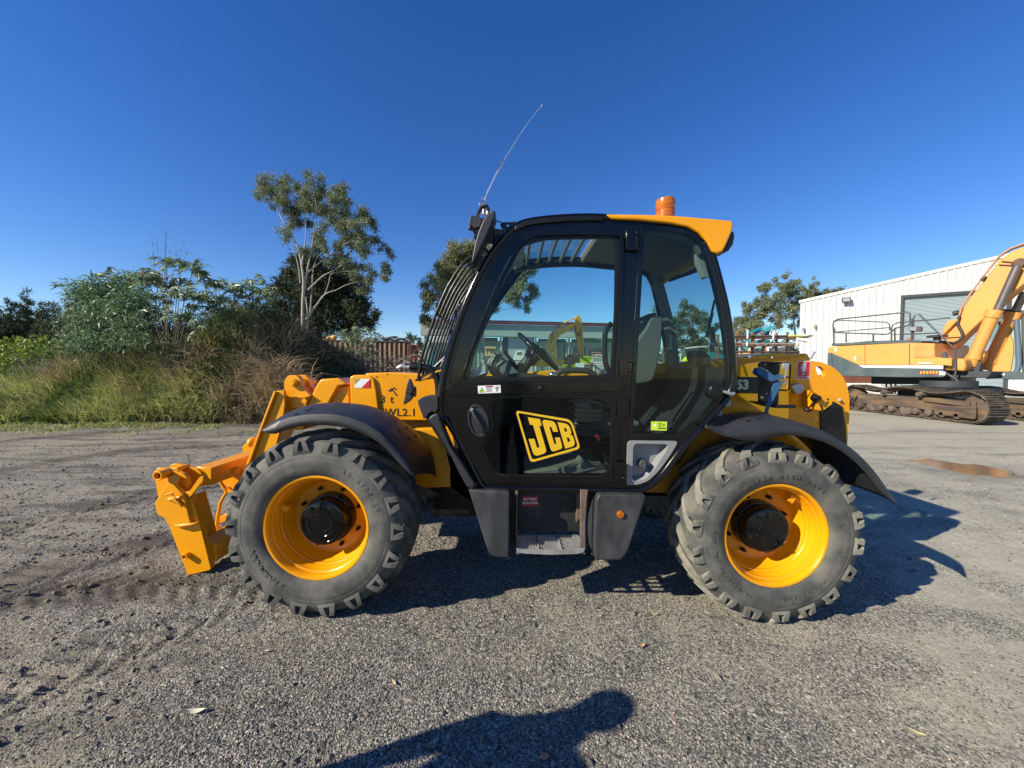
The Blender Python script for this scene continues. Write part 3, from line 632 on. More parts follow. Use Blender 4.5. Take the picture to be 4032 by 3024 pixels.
q = P('C', [(790, 978), (812, 978), (806, 1060), (803, 1400), (795, 1400), (795, 1080)], 2.45); m = MB(); m.plate([q], (0, .1, 0)); m.build('step_arm', M_rust, SB, bevel=.003)
st = flat(SB, 'isolator_sign', 'C', [(843, 1018), (955, 1018), (954, 1095), (842, 1095)], 2.598, M_dkred)
for s_, yy in (('BATTERY', 1050), ('ISOLATOR', 1078)):
    text(s_, 'sign_text', M_white, st, at('C', 898, yy, 2.5965), .0225, (1, 0, 0), (0, 0, 1), .0003, .0006, 'CENTER')
# serrated tread: front lip + bars
lip = P('C', [(798, 1398), (850, 1408), (1050, 1415), (1240, 1408), (1297, 1398), (1285, 1428), (1240, 1440), (1050, 1446), (860, 1438), (808, 1425)], 2.40)
m = MB(); m.plate([lip], (0, .006, 0))
zt = lip[2].z; xa, xb = lip[0].x, lip[4].x
def tread(y, x0, x1, h=.022):
    m.box(((x0 + x1) / 2, y, zt - h / 2), (x1 - x0, .005, h))
    n = int((x1 - x0) / .018)
    for k in range(n): m.add([(x0 + (k + .15) * (x1 - x0) / n, y - .003, zt), (x0 + (k + .85) * (x1 - x0) / n, y - .003, zt), (x0 + (k + .5) * (x1 - x0) / n, y - .003, zt + .009), (x0 + (k + .15) * (x1 - x0) / n, y + .003, zt), (x0 + (k + .85) * (x1 - x0) / n, y + .003, zt), (x0 + (k + .5) * (x1 - x0) / n, y + .003, zt + .009)], [(0, 1, 2), (5, 4, 3), (0, 2, 5, 3), (1, 4, 5, 2), (0, 3, 4, 1)])
for y in (2.41, 2.465, 2.52, 2.575, 2.62): tread(y, xa + .01, xb - .01)
for x in (xa + .005, xa + .33 * (xb - xa), xa + .66 * (xb - xa), xb - .005): m.box((x, 2.515, zt - .012), (.006, .22, .03))
STP = m.build('step_tread', M_steel, SB, sm=0)
# grey plastic strip ahead of the door and corner cap
slab('C', [(155, 458), (190, 428), (232, 418), (262, 520), (320, 660), (410, 790), (500, 935), (494, 966), (442, 962), (370, 830), (300, 680), (215, 540)], 2.405, 2.50, 'corner_guard', M_pl, .012, fil=.02)
slab('C', [(78, 325), (120, 298), (230, 296), (228, 398), (170, 410), (128, 468), (92, 372)], 2.44, 2.62, 'corner_guard', M_pl, .016, fil=.015)
slab('C', [(128, 440), (200, 410), (330, 690), (330, 940), (440, 965), (800, 975), (800, 1100), (500, 1100), (360, 960), (310, 900), (330, 760)], 2.50, 2.62, 'inner_guard', M_blk2, .01)
# grab handle in front of the cab
m = MB(); m.tube(dense(P('A', [(1682, 66), (1740, 66), (1795, 78), (1835, 118), (1850, 180), (1852, 250), (1850, 330)], 2.52), False, 3), .0235, 14); m.build('grab_handle', M_blk2, T)
m = MB(); m.tube(dense(P('U', [(10, 1110), (70, 1080), (140, 1060), (210, 1085), (290, 1080)], 2.53), False, 2), [.008, .012, .014, .016, .014, .014, .013, .012, .012], 8); m.tube(P('U', [(180, 1060), (175, 975), (290, 972), (290, 1010)], 2.53), .004, 6); m.build('mirror_clamp', M_galv, T)
# windscreen guard: a fan of bent rods, one rod after another across the cab
m = MB(); prof = [('B', 78, 1300), ('B', 95, 1180), ('B', 130, 1060), ('B', 190, 880), ('B', 268, 700), ('B', 345, 580), ('B', 392, 528), ('B', 440, 500), ('B', 480, 475)]
g0 = [at(c, x, y, 2.50) for c, x, y in prof]
for k in range(9):
    dy = k * .108; m.tube(dense(off(g0, dy), False, 2), .0085 if k else .010, 8)
m.build('windscreen_guard', M_blk2, T, sm=60)
m = MB()
for i in (0, 3, 6): m.tube([g0[i] + Vector((.01, 0, 0)), g0[i] + Vector((.01, .87, 0))], .008, 8)
m.build('guard_crossbar', M_blk2, T)
m = MB(); tr_ = P('U', [(395, 1365), (590, 1255), (900, 1155), (1000, 1130), (1000, 1165), (760, 1250), (720, 1300), (640, 1330), (500, 1395), (440, 1385)], 2.5); m.plate([tr_], (0, .08, 0)); m.build('guard_foot', M_yel_d, T, bevel=.003)
m = MB(); m.plate([P('U', [(392, 1368), (590, 1240), (740, 1185), (745, 1200), (600, 1262), (440, 1390)], 2.495)], (0, .09, 0)); m.build('guard_foot', M_blk2, T)
# hose tangle at the pillar
rg = random.Random(3)
m = MB()
for k in range(4):
    a = P('B', [(345 + rg.uniform(-10, 10), 810), (330 + rg.uniform(-20, 20), 900), (300 + rg.uniform(-15, 15), 1000), (275 + rg.uniform(-10, 10), 1120), (180 + 20 * k, 1220)], 2.6 + .05 * k); m.tube(dense(a, False, 3), .006, 6)
m.ball(at('B', 352, 830, 2.6), .025, 10); m.build('cable_bundle', M_blk2, T)

# ---------------- mirror, aerial, front lamps
mi_ = P('L', [(490, 1193), (516, 1207), (500, 1260), (468, 1345), (425, 1440), (370, 1560), (300, 1700), (262, 1760), (262, 1700), (290, 1560), (330, 1420), (375, 1310), (420, 1240), (455, 1222)], 2.30)
m = MB(); m.plate([mi_], (0, .16, .0)); MR = m.build('mirror', M_pl, T, bevel=.02, seg=4, sm=60)
m = MB(); m.tube(P('L', [(310, 1290), (335, 1215), (370, 1165), (420, 1155), (440, 1200)], 2.38), .011, 10); m.tube(P('L', [(345, 1330), (400, 1310)], 2.38), .02, 10); m.build('mirror_arm', M_blk2, MR)
m = MB(); m.plate([fillet(P('L', [(255, 1250), (345, 1265), (372, 1295), (345, 1375), (290, 1388), (228, 1365), (232, 1295)], 2.36), .01)], (0, .08, 0)); m.plate([P('L', [(275, 1385), (335, 1392), (310, 1480), (280, 1475)], 2.37)], (0, .06, 0)); m.tube(P('L', [(250, 1350), (232, 1405)], 2.36), [.009, .012], 8); m.build('mirror_knuckle', M_pl, MR, bevel=.008)
wl = MB(); wl.cyl(at('L', 458, 1395, 2.46), at('L', 440, 1545, 2.46), .026, 20); wl.lathe([(0, .02), (.02, .01)], at('L', 458, 1385, 2.46), (0, 0, 1), 12)
wl.plate([P('L', [(470, 1380), (590, 1400), (600, 1450), (540, 1570), (470, 1545)], 2.50)], (0, .12, 0)); wl.build('front_work_light', M_blk2, T, bevel=.006)
m = MB(); br = P('L', [(560, 1345), (590, 1323), (795, 1323), (760, 1342), (700, 1375), (605, 1440), (580, 1400)], 2.50)
hp = at('L', 641, 1358, 2.5); m.plate([br, [hp + Vector((.0085 * math.cos(k * math.pi / 8), 0, .0085 * math.sin(k * math.pi / 8))) for k in range(16)]], (0, .012, 0))
m.cyl(at('L', 705, 1330, 2.5), at('L', 705, 1308, 2.5), .005, 8); m.lathe([(-.004, 0), (-.004, .008), (.004, .008)], at('L', 573, 1358, 2.5), (0, 1, 0), 12); m.build('lamp_bracket', M_blk2, T, bevel=.001)
m = MB(); m.tube(dense(P('L', [(490, 1350), (510, 1320), (545, 1315), (580, 1335)], 2.52), False, 3), .004, 6); m.tube(dense(P('B', [(500, 430), (520, 480), (545, 500), (480, 540), (450, 560)], 2.48), False, 3), .006, 6); m.tube(P('B', [(440, 500), (500, 440), (540, 500)], 2.46), .009, 8); m.build('lamp_cable', M_blk2, T)
AN = MB(); base = P('L', [(378, 1095), (392, 1060), (412, 1035)], 2.42); tip = at('L', 998, 85, 2.42); a0 = at('L', 412, 1035, 2.42); c0_ = at('L', 535, 782, 2.42); c1_ = at('L', 597, 672, 2.42)
AN.tube(base, [.012, .010, .006], 10); AN.tube([a0, c0_], .0032, 8); AN.tube([c1_, at('L', 800, 350, 2.42), tip], [.0026, .0022, .0018], 8); AN.cyl(tip, at('L', 985, 108, 2.42), .005, 8)
dv = (c1_ - c0_); ln = dv.length; dv.normalize(); uu = dv.orthogonal().normalized(); vv = dv.cross(uu)
AN.tube([c0_ + dv * (ln * k / 72) + (uu * math.cos(k * math.pi / 4) + vv * math.sin(k * math.pi / 4)) * .0085 for k in range(73)], .0016, 5)
AER = AN.build('aerial', M_chrome, T, sm=60)
m = MB(); m.plate([fillet(P('L', [(333, 1120), (395, 1112), (412, 1135), (440, 1160), (455, 1190), (452, 1220), (425, 1215), (400, 1160), (345, 1158)], 2.41), .004)], (0, .04, 0)); m.tube(P('L', [(385, 1170), (385, 1240), (420, 1250), (430, 1190)], 2.42), .008, 8); m.tube(P('L', [(345, 1250), (385, 1225)], 2.42), .004, 6); m.build('aerial_clamp', mat('bronze_clamp', (.55, .42, .33), .3, metal=.9), AER, bevel=.002)

# ---------------- cab interior
m = MB(); sq = P('N', [(60, 1200), (75, 1130), (120, 1070), (165, 1010), (195, 920), (225, 885), (290, 880), (318, 895), (312, 1000), (300, 1180), (280, 1290), (245, 1440), (215, 1520), (60, 1545), (45, 1480)], 2.80)
m.plate([fillet(sq, .03)], (0, .42, 0)); SEAT = m.build('seat', M_seat, T, bevel=.035, seg=4, sm=60)
m = MB(); m.plate([fillet(P('N', [(70, 960), (100, 910), (170, 870), (250, 853), (260, 885), (200, 900), (160, 1010), (90, 1100), (60, 1110)], 3.05), .02)], (0, .2, 0)); m.build('jacket', M_dkint, SEAT, bevel=.02)
m = MB(); m.plate([fillet(P('C', [(1220, 520), (1235, 480), (1500, 470), (1700, 480), (1700, 560), (1400, 590), (1240, 580)], 2.75), .02)], (0, .5, 0)); m.build('seat_cushion', M_seat, SEAT, bevel=.03, seg=3)
m = MB()
for k in range(6): m.plate([fillet(P('C', [(1225, 355 + k * 38), (1270, 345 + k * 38), (1420, 350 + k * 38), (1430, 372 + k * 38), (1400, 385 + k * 38), (1240, 380 + k * 38)], 2.72), .008)], (0, .4, 0))
m.build('seat_bellows', M_dkint, SEAT, bevel=.012)
m = MB(); m.plate([P('C', [(1440, 700), (1468, 735), (1465, 790), (1435, 795)], 2.6)], (0, .02, 0)); m.build('seat_belt', M_gint, SEAT)
m = MB(); m.tube(P('C', [(1372, 590), (1385, 582), (1395, 590), (1392, 630)], 2.56), [.008, .010, .010, .008], 8); m.build('red_lever', M_red, T)
m = MB(); m.plate([P('N', [(600, 1220), (730, 1225), (790, 1280), (790, 1390), (640, 1390), (600, 1300)], 3.1)], (0, .12, 0)); m.build('side_console', M_dkint, T, bevel=.02)
m = MB(); m.plate([fillet(P('N', [(695, 1290), (775, 1285), (778, 1365), (697, 1368)], 3.08), .01)], (0, .03, 0)); m.plate([P('N', [(600, 1222), (650, 1225), (630, 1385), (605, 1380)], 3.08)], (0, .03, 0)); m.build('side_console', M_gint, T, bevel=.004)
m = MB(); m.tube(P('N', [(790, 1215), (795, 1100), (808, 1030)], 3.15), [.02, .016, .012], 10); m.build('control_lever', M_gint, T)
m = MB(); m.tube(P('N', [(400, 1380), (640, 1395), (800, 1440)], 2.95), .012, 8, flat=.5); m.build('blue_strap', M_blue, T)
m = MB(); m.tube(P('N', [(380, 1060), (395, 1100), (385, 1190)], 3.25), .010, 8); m.ball(at('N', 440, 1055, 3.25), .022, 10); m.plate([P('N', [(345, 1195), (405, 1180), (410, 1205), (350, 1210)], 3.25)], (0, .02, 0)); m.build('belt_mount', M_galv, T)
# steering wheel, seen nearly edge-on, with column
wc = at('M', 1050, 850, 2.93); e1 = (at('M', 1330, 1105, 2.93) - wc); rad = e1.length; e1.normalize(); e2 = Vector((0, 1, 0)); nn_ = e1.cross(e2)
tilt = R(6); e2 = (e2 * math.cos(tilt) + nn_ * math.sin(tilt)); nn_ = e1.cross(e2)
m = MB(); m.tube([wc + e1 * rad * math.cos(k * math.pi / 24) + e2 * rad * math.sin(k * math.pi / 24) for k in range(48)], .0165, 12, closed=True)
for a in (.5, 2.2, 3.9, 5.4): m.tube([wc + nn_ * .03, wc + (e1 * math.cos(a) + e2 * math.sin(a)) * rad], .012, 8)
m.cyl(wc + nn_ * .04, wc - nn_ * .02, .045, 20); STW = m.build('steering_wheel', M_blk2, T, sm=60)
dn = Vector((-.45, 0, -.9)); 
m = MB(); m.tube(P('M', [(1000, 880), (870, 990), (800, 1080), (760, 1180)], 2.95), [.05, .045, .05, .07], 14); m.tube(P('M', [(880, 700), (905, 940), (850, 1050)], 2.85), [.016, .02, .02], 10); m.build('steering_column', M_dkint, T, bevel=0)
m = MB(); m.plate([fillet(P('M', [(300, 1000), (350, 920), (470, 835), (530, 812), (570, 850), (640, 930), (700, 1010), (760, 1060), (770, 1170), (400, 1190), (330, 1110)], 2.85), .02)], (0, .34, 0)); DB = m.build('dashboard', M_gint, T, bevel=.02, seg=3)
m = MB()
for pts in ([(355, 1080), (385, 960), (500, 860)], [(450, 1120), (450, 1030), (560, 950)], [(540, 840), (640, 950), (720, 1090)], [(560, 830), (680, 960), (745, 1070)]): m.tube(P('M', pts, 2.845), .006, 6)
m.build('dashboard_seam', M_blk2, DB)
m = MB(); m.plate([P('M', [(68, 1160), (255, 958), (290, 1060), (288, 1145), (95, 1207)], 2.75)], (0, .2, -.015)); m.build('paper_bundle', M_white, T)
m = MB()
for k in range(5): m.tube(P('M', [(75 + 6 * k, 1165 + 9 * k), (262 + 7 * k, 985 + 36 * k)], 2.748), .0015, 4)
m.build('paper_edges', M_inkg, T)
m = MB(); m.tube(dense(P('M', [(1290, 1165), (1350, 1115), (1420, 1100), (1700, 1105), (1790, 1150), (1830, 1190)], 2.60), False, 3), .022, 10); m.plate([P('M', [(420, 1190), (800, 1130), (1250, 1190), (1300, 1255), (100, 1265)], 2.6)], (0, .5, 0)); m.build('armrest', M_dkint, T)
kn = at('M', 1228, 1162, 2.56); m = MB(); m.ball(kn, .022, 16); m.build('control_knob', M_chrome, T)
m = MB(); m.tube(dense(P('M', [(2065, 440), (2010, 490), (1975, 580), (1968, 700), (1968, 900), (1990, 1040), (2040, 1110)], 2.52), False, 3), .018, 10); m.build('door_grab_rail', M_blk2, DOOR)
# safety stickers on the far side window
ysn = YF - .045
M_stk = mat('sticker_pale_blue', (.55, .68, .66), .5)
def sticker(x0, y0, x1, y1, base, bars, inkm=M_ink, head=None, headh=.3, words=None, wm=None, ws=.02, wy=.72):
    s_ = flat(farglassp, 'safety_sticker', 'X', [(x0, y0), (x1, y0), (x1, y1), (x0, y1)], ysn, base)
    w_, h_ = x1 - x0, y1 - y0
    if head is not None: flat(s_, 'sticker_header', 'X', [(x0 + w_ * .03, y0 + h_ * .03), (x1 - w_ * .03, y0 + h_ * .03), (x1 - w_ * .03, y0 + h_ * headh), (x0 + w_ * .03, y0 + h_ * headh)], ysn - .001, head)
    b = MB()
    for k in range(bars):
        yy = y0 + h_ * (headh + .10 + (1 - headh - .15) * k / bars); e = .06 * ((k * 7) % 3)
        b.plate([P('X', [(x0 + w_ * .06, yy), (x1 - w_ * (.06 + e), yy), (x1 - w_ * (.06 + e), yy + h_ * .045), (x0 + w_ * .06, yy + h_ * .045)], ysn - .001)], (0, .0006, 0))
    if bars: b.build('sticker_text', inkm, s_, sm=0)
    if words: text(words, 'sticker_heading', wm, s_, at('X', (x0 + x1) / 2, y0 + h_ * headh * wy, ysn - .002), ws, (1, 0, 0), (0, 0, 1), .0003, .0004, 'CENTER')
    return s_
farglassp = farglass
sticker(965, 312, 1390, 545, M_lime, 3, M_ink, M_ink, .32, 'WARNING', M_lime, .026)
sticker(345, 630, 775, 850, M_lime, 4, M_ink, M_ink, .25, 'WARNING', M_lime, .024, .8)
s_ = sticker(1395, 160, 1815, 520, M_stk, 6, M_inkg, M_ink, .42)
b = MB(); c0 = at('X', 1622, 252, ysn - .003); b.plate([[c0 + Vector((.047 * math.cos(k * math.pi / 16), 0, .0135 * math.sin(k * math.pi / 16))) for k in range(32)]], (0, .0006, 0)); b.build('danger_oval', M_dkred, s_, sm=0)
text('DANGER', 'sticker_heading', M_white, s_, at('X', 1622, 284, ysn - .004), .020, (1, 0, 0), (0, 0, 1), .0003, .0005, 'CENTER')
s_ = sticker(780, 545, 1110, 825, M_stk, 0)
b = MB(); b.tube(P('X', [(830, 685), (920, 770), (1040, 770)], ysn - .002), .003, 5); b.plate([P('X', [(920, 745), (1060, 735), (1050, 795), (910, 800)], ysn - .002)], (0, .0006, 0)); b.build('sticker_drawing', M_ink, s_, sm=0)
sticker(1115, 550, 1395, 880, mat('sticker_black', (.03, .03, .035), .5), 7, M_inkg, M_dkred, .22, 'DANGER', M_white, .017)
s_ = sticker(1430, 525, 1900, 915, M_white, 8, M_inkg, None, .14); text('PARK UP PROCEDURE', 'sticker_heading', M_dkred, s_, at('X', 1650, 580, ysn - .002), .0115, (1, 0, 0), (0, 0, 1), .0003, .0003, 'CENTER')
b = MB()
for k in range(4): b.plate([P('X', [(1480, 605 + k * 58), (1540, 605 + k * 58), (1540, 650 + k * 58), (1480, 650 + k * 58)], ysn - .0022)], (0, .0006, 0))
b.build('sticker_icons', M_inkg, s_, sm=0)
b = MB(); b.plate([[at('X', 1515, 870, ysn - .0025) + Vector((.009 * math.cos(k * math.pi / 4), 0, .009 * math.sin(k * math.pi / 4))) for k in range(8)]], (0, .0006, 0)); b.build('sticker_stop_icon', M_dkred, s_, sm=0)

# ---------------- boom (runs along the far side of the cab), yellow
YB0, YB1 = 3.42 + .05, 3.90
bo = P('A', [(1410, 107), (1440, 103), (1620, 103), (1780, 112), (1960, 116)], 3.40)
boom_poly = P('A', [(1415, 105), (1560, 100), (1720, 108), (1880, 118), (1960, 122), (1960, 388), (1500, 384), (1490, 360)], 3.40)
# boom line to the rear pivot
rear_top = [at('O', 200, 262, 3.4), at('O', 520, 235, 3.4), at('O', 860, 208, 3.4), at('O', 1180, 214, 3.4), at('O', 1222, 240, 3.4), at('O', 1240, 300, 3.4)]
BM = MB(); BM.plate([[at('A', 1415, 105, 3.38), at('A', 1560, 100, 3.38), at('A', 1780, 112, 3.38), at('A', 1960, 124, 3.38), at('O', 200, 290, 3.38), at('O', 200, 520, 3.38), at('A', 1960, 390, 3.38), at('A', 1480, 384, 3.38)]], (0, .42, 0))
BOOM = BM.build('boom', M_yel, T, bevel=.012, seg=3)
m = MB(); m.plate([fillet(P('A', [(1322, 128), (1345, 115), (1440, 117), (1468, 140), (1482, 210), (1496, 330), (1490, 384), (1332, 384)], 3.355), .02)], (0, .47, 0)); m.build('boom_collar', M_yel, BOOM, bevel=.012, seg=3)
m = MB(); m.plate([P('A', [(1205, 195), (1320, 180), (1320, 390), (1150, 390), (1170, 320)], 3.40)], (0, .36, 0)); m.build('inner_boom', M_yel, BOOM, bevel=.01)
m = MB(); m.plate([P('A', [(1052, 320), (1130, 165), (1150, 140), (1250, 133), (1310, 172), (1255, 182), (1190, 300), (1150, 400), (1000, 420)], 3.36)], (0, .40, 0)); m.build('boom_nose_plate', M_yel, BOOM, bevel=.014, seg=3)
hd = P('V', [(870, 395), (862, 260), (880, 200), (930, 155), (1010, 140), (1080, 165), (1120, 240), (1130, 310), (1270, 465), (1190, 640), (1010, 655), (930, 700)], 3.34)
m = MB(); m.plate([fillet(hd, .015)], (0, .06, 0)); m.plate([off(fillet(hd, .015), .14, .0)], (0, .06, 0)); m.plate([fillet(P('V', [(930, 700), (880, 390), (1010, 520), (1190, 640), (1160, 1000), (860, 1000)], 3.38), .01)], (0, .3, 0)); HD = m.build('boom_head', M_yel, BOOM, bevel=.008, seg=3)
m = MB(); q = at('V', 1000, 265, 3.32); m.lathe([(-.02, 0), (-.02, .022), (-.012, .024), (-.012, .034), (.02, .036), (.34, .036)], q, (0, 1, 0), 20); q = at('V', 960, 285, 3.32); q = at('V', 1185, 548, 3.33); m.lathe([(-.012, 0), (-.012, .022), (.2, .022)], q, (0, 1, 0), 18); m.build('boom_head_pin', M_yel, BOOM, sm=40)
m = MB(); m.plate([P('V', [(985, 490), (1240, 455), (1275, 470), (1190, 500), (990, 497)], 3.32)], (0, .05, 0)); m.build('boom_gusset', M_yel, BOOM, bevel=.004)
# boom nose: long channel down to the carriage, near flange thin and lit, web behind it
m = MB()
nz = P('V', [(700, 393), (738, 403), (520, 980), (330, 1520), (250, 1572)], 3.24)
m.plate([nz], (0, .03, 0))
web = P('V', [(705, 395), (865, 385), (880, 600), (840, 900), (740, 1250), (560, 1500), (255, 1572)], 3.27); m.plate([web], (0, .03, 0)) 
m.plate([P('V', [(700, 393), (740, 400), (300, 1560), (255, 1570)], 3.27)], (0, .55, 0))
m.build('boom_nose', M_yel, BOOM, bevel=.006)
m = MB(); q = at('V', 380, 1190, 3.3); m.ball(q, .04, 14, (1, 1.5, 1.1)); m.build('nose_lug', M_yel, BOOM)
# reflector patch
fl_ = MB(); rf = flat(BOOM, 'reflector_patch', 'Q', [(770, 1032), (1016, 1036), (1014, 1172), (775, 1176)], 3.352, M_white)
flat(rf, 'reflector_stripe', 'Q', [(1016, 1036), (1014, 1172), (880, 1173)], 3.3505, M_red)
flat(rf, 'reflector_stripe', 'Q', [(770, 1032), (862, 1034), (777, 1118)], 3.3505, mat('gold_reflector', (.45, .32, .10), .35, metal=.3))
M_let = mat('dark_brown_lettering', (.035, .018, .008), .5)
text('3 t', 'load_lettering', M_let, BOOM, at('A', 1504, 281, 3.378), .094, (1, 0, 0), (0, 0, 1), .0005, .0014, space=1.15)
text('SWL2.1', 'load_lettering', M_let, BOOM, at('A', 1500, 358, 3.378), .094, (1, 0, -.006), (0, 0, 1), .0005, .0014, space=1.10)
m = MB()
for x, y, r_ in ((1282, 962, .008), (1115, 1002, .0085), (1562, 992, .005), (628, 1267, .004), (1228, 997, .004), (1185, 960, .003)): m.lathe([(-.002, 0), (-.002, r_), (.02, r_)], at('Q', x, y, 3.379), (0, 1, 0), 12)
split_up(m.build('boom_bolt', mat('aged_bolt', (.32, .14, .02), .5), BOOM))
# crescent lamp guard on the boom side
hl = P('A', [(1678, 138), (1700, 190), (1698, 245), (1680, 270), (1645, 292), (1640, 286), (1655, 220), (1662, 170)], 3.1)
m = MB(); m.plate([hl], (0, .05, 0)); HLP = m.build('head_lamp', M_pl, T, bevel=.006)
m = MB(); m.lathe([(0, 0), (.02, .03), (.05, .045)], at('A', 1678, 215, 3.14), (.9, .4, 0), 20); m.build('lamp_lens', M_galv, HLP)
m = MB(); m.plate([P('Q', [(1298, 1218), (1345, 1182), (1405, 1165), (1432, 1215), (1410, 1215), (1400, 1190), (1370, 1200), (1385, 1222), (1420, 1262), (1450, 1304), (1425, 1304), (1370, 1225), (1315, 1240)], 3.12)], (0, .008, 0)); m.build('lamp_bracket', M_pl, HLP)
m = MB(); m.plate([P('U', [(190, 1655), (240, 1430), (275, 1330), (330, 1400), (362, 1500), (358, 1600), (340, 1659)], 3.05)], (0, .04, 0)); m.build('lamp_housing', M_pl, HLP, bevel=.006)

# ---------------- carriage (tool coupler) on the boom nose
CA = bpy.data.objects.new('carriage', None); COL.objects.link(CA); CA.parent = T
YC = 2.92
body = P('K', [(75, 310), (120, 262), (170, 258), (250, 275), (440, 330), (490, 375), (510, 460), (500, 470), (460, 560), (130, 620), (110, 500)], YC + .03)
m = MB(); m.plate([fillet(body, .012)], (0, .035, 0)); lug2 = P('K', [(262, 255), (290, 215), (340, 203), (610, 270), (660, 310), (672, 370), (640, 420), (540, 610), (470, 560), (510, 460), (480, 360)], YC + .14)
m.plate([fillet(lug2, .012)], (0, .035, 0)); m.plate([P('K', [(250, 270), (370, 250), (385, 300), (300, 320)], YC + .06)], (0, .12, 0)); m.build('hook_plate', M_yel, CA, bevel=.006, seg=3)
m = MB(); m.plate([fillet(P('K', [(460, 560), (520, 545), (640, 375), (668, 362), (688, 372), (685, 420), (640, 470), (530, 612)], YC - .01), .006)], (0, .03, 0)); m.build('latch_arm', M_yel, CA, bevel=.004)
sp_ = P('K', [(125, 635), (235, 455), (320, 430), (330, 470), (440, 590), (462, 640), (535, 955), (380, 1000), (270, 965), (215, 880), (122, 835), (88, 690)], YC - .03)
m = MB(); m.plate([fillet(sp_, .01)], (0, .045, 0)); m.build('side_plate', M_yel, CA, bevel=.006, seg=3)
m = MB(); m.plate([P('K', [(318, 968), (380, 998), (545, 968), (600, 940), (470, 950)], YC - .04)], (0, .06, 0)); m.build('weld_ledge', M_yel, CA, bevel=.004)
lo = P('K', [(215, 880), (545, 620), (600, 790), (668, 1040), (782, 1500), (760, 1520), (500, 1582), (265, 965)], YC)
m = MB(); m.plate([fillet(lo, .006)], (0, .05, 0)); m.build('lower_leg', M_yel, CA, bevel=.005, seg=2)
m = MB(); m.plate([P('K', [(455, 650), (545, 600), (670, 1040), (690, 1130), (560, 1050), (540, 960)], YC + .05)], (0, .14, 0)); m.build('inner_leg', M_yel, CA, bevel=.006)
# bushes
def bush(c, x, y, Y, ro2, ri, L, nm='pin_bush'):
    q = at(c, x, y, Y); m = MB(); m.lathe([(0, ri), (0, ro2), (L, ro2), (L, ri)], q, (0, 1, 0), 28, closed=True); m.build(nm, M_yel, CA, bevel=.002); m = MB(); m.lathe([(L * .4, 0), (L * .4, ri * .99), (L * .5, ri * .99), (L * .5, 0)], q, (0, 1, 0), 20); m.build('bush_core', M_blk2, CA)
bush('K', 122, 358, YC - .055, .036, .025, .10); bush('K', 450, 1358, YC - .04, .024, .014, .06)
m = MB(); m.tube(P('K', [(240, 590), (285, 575), (320, 560), (300, 590), (350, 625), (400, 620)], YC - .06), .008, 8); m.tube(P('K', [(260, 650), (330, 640), (400, 700), (430, 740)], YC - .045), [.012, .016, .012, .008], 8); m.ball(at('K', 300, 650, YC - .045), .016, 8); m.build('locking_pin', M_yel, CA)
m = MB(); m.cyl(at('K', 330, 400, YC - .02), at('K', 350, 390, YC + .2), .035, 20); m.build('cross_pin', M_yel, CA)
# cross beams to the far plate and the far assembly
a1 = at('K', 700, 330, YC + .17); dyb = .95
m = MB(); tb = P('K', [(660, 300), (700, 320), (705, 440), (650, 460)], YC + .16); 
m.plate([[Vector((a1.x - .06, YC + .16, a1.z + .06)), Vector((a1.x + .07, YC + .16, a1.z + .05)), Vector((a1.x + .07, YC + .16, a1.z - .09)), Vector((a1.x - .04, YC + .16, a1.z - .10))]], (0, dyb, 0))
m.build('cross_beam', M_yel, CA, bevel=.008)
b1 = at('K', 740, 1240, YC + .05); m = MB(); m.plate([[Vector((b1.x - .08, YC + .05, b1.z + .05)), Vector((b1.x - .02, YC + .05, b1.z + .08)), Vector((b1.x + .07, YC + .05, b1.z + .02)), Vector((b1.x + .07, YC + .05, b1.z - .11)), Vector((b1.x - .05, YC + .05, b1.z - .13))]], (0, 1.0, 0)); m.build('cross_beam', M_yel, CA, bevel=.008)
for k in range(2):
    m = MB(); q = at('K', 720 + 90 * k, 1170 + 20 * k, YC + .08 + .12 * k); m.plate([[q + Vector((0, 0, 0)), q + Vector((.09, 0, .01)), q + Vector((.13, 0, -.05)), q + Vector((.12, 0, -.06)), q + Vector((.08, 0, -.02)), q + Vector((.0, 0, -.05))]], (0, .05, 0)); m.build('hose_guard', M_yel, CA, bevel=.01, seg=3)
m = MB(); m.plate([off(fillet(lo, .006), .98)], (0, .05, 0)); m.plate([off(fillet(body, .012), .98)], (0, .035, 0)); m.build('far_plate', M_yel, CA, bevel=.006)
# linkage between carriage and nose
m = MB(); m.plate([P('K', [(860, 310), (1130, 235), (1130, 265), (1040, 290), (870, 330)], 3.30)], (0, .05, 0)); m.tube(P('K', [(940, 330), (880, 400), (985, 560)], 3.35), .014, 8); m.tube(P('K', [(985, 540), (905, 680), (870, 860), (860, 960)], 3.35), [.012, .014, .016, .016], 8)
m.tube(P('K', [(860, 960), (872, 1100)], 3.35), .018, 10); m.tube(P('K', [(885, 1150), (885, 1080), (920, 1070), (960, 1150)], 3.3), .008, 8); m.plate([P('K', [(880, 860), (1010, 820), (1010, 890), (900, 940)], 3.4)], (0, .06, 0)); m.plate([P('K', [(985, 500), (1065, 550), (990, 570)], 3.34)], (0, .03, 0)); m.build('hose_linkage', M_yel, CA, bevel=.002)
m = MB(); m.plate([P('K', [(900, 330), (1140, 250), (1200, 300), (1130, 560), (980, 500), (890, 390)], 3.42)], (0, .04, 0)); m.build('nose_bracket', M_yel, CA, bevel=.004)

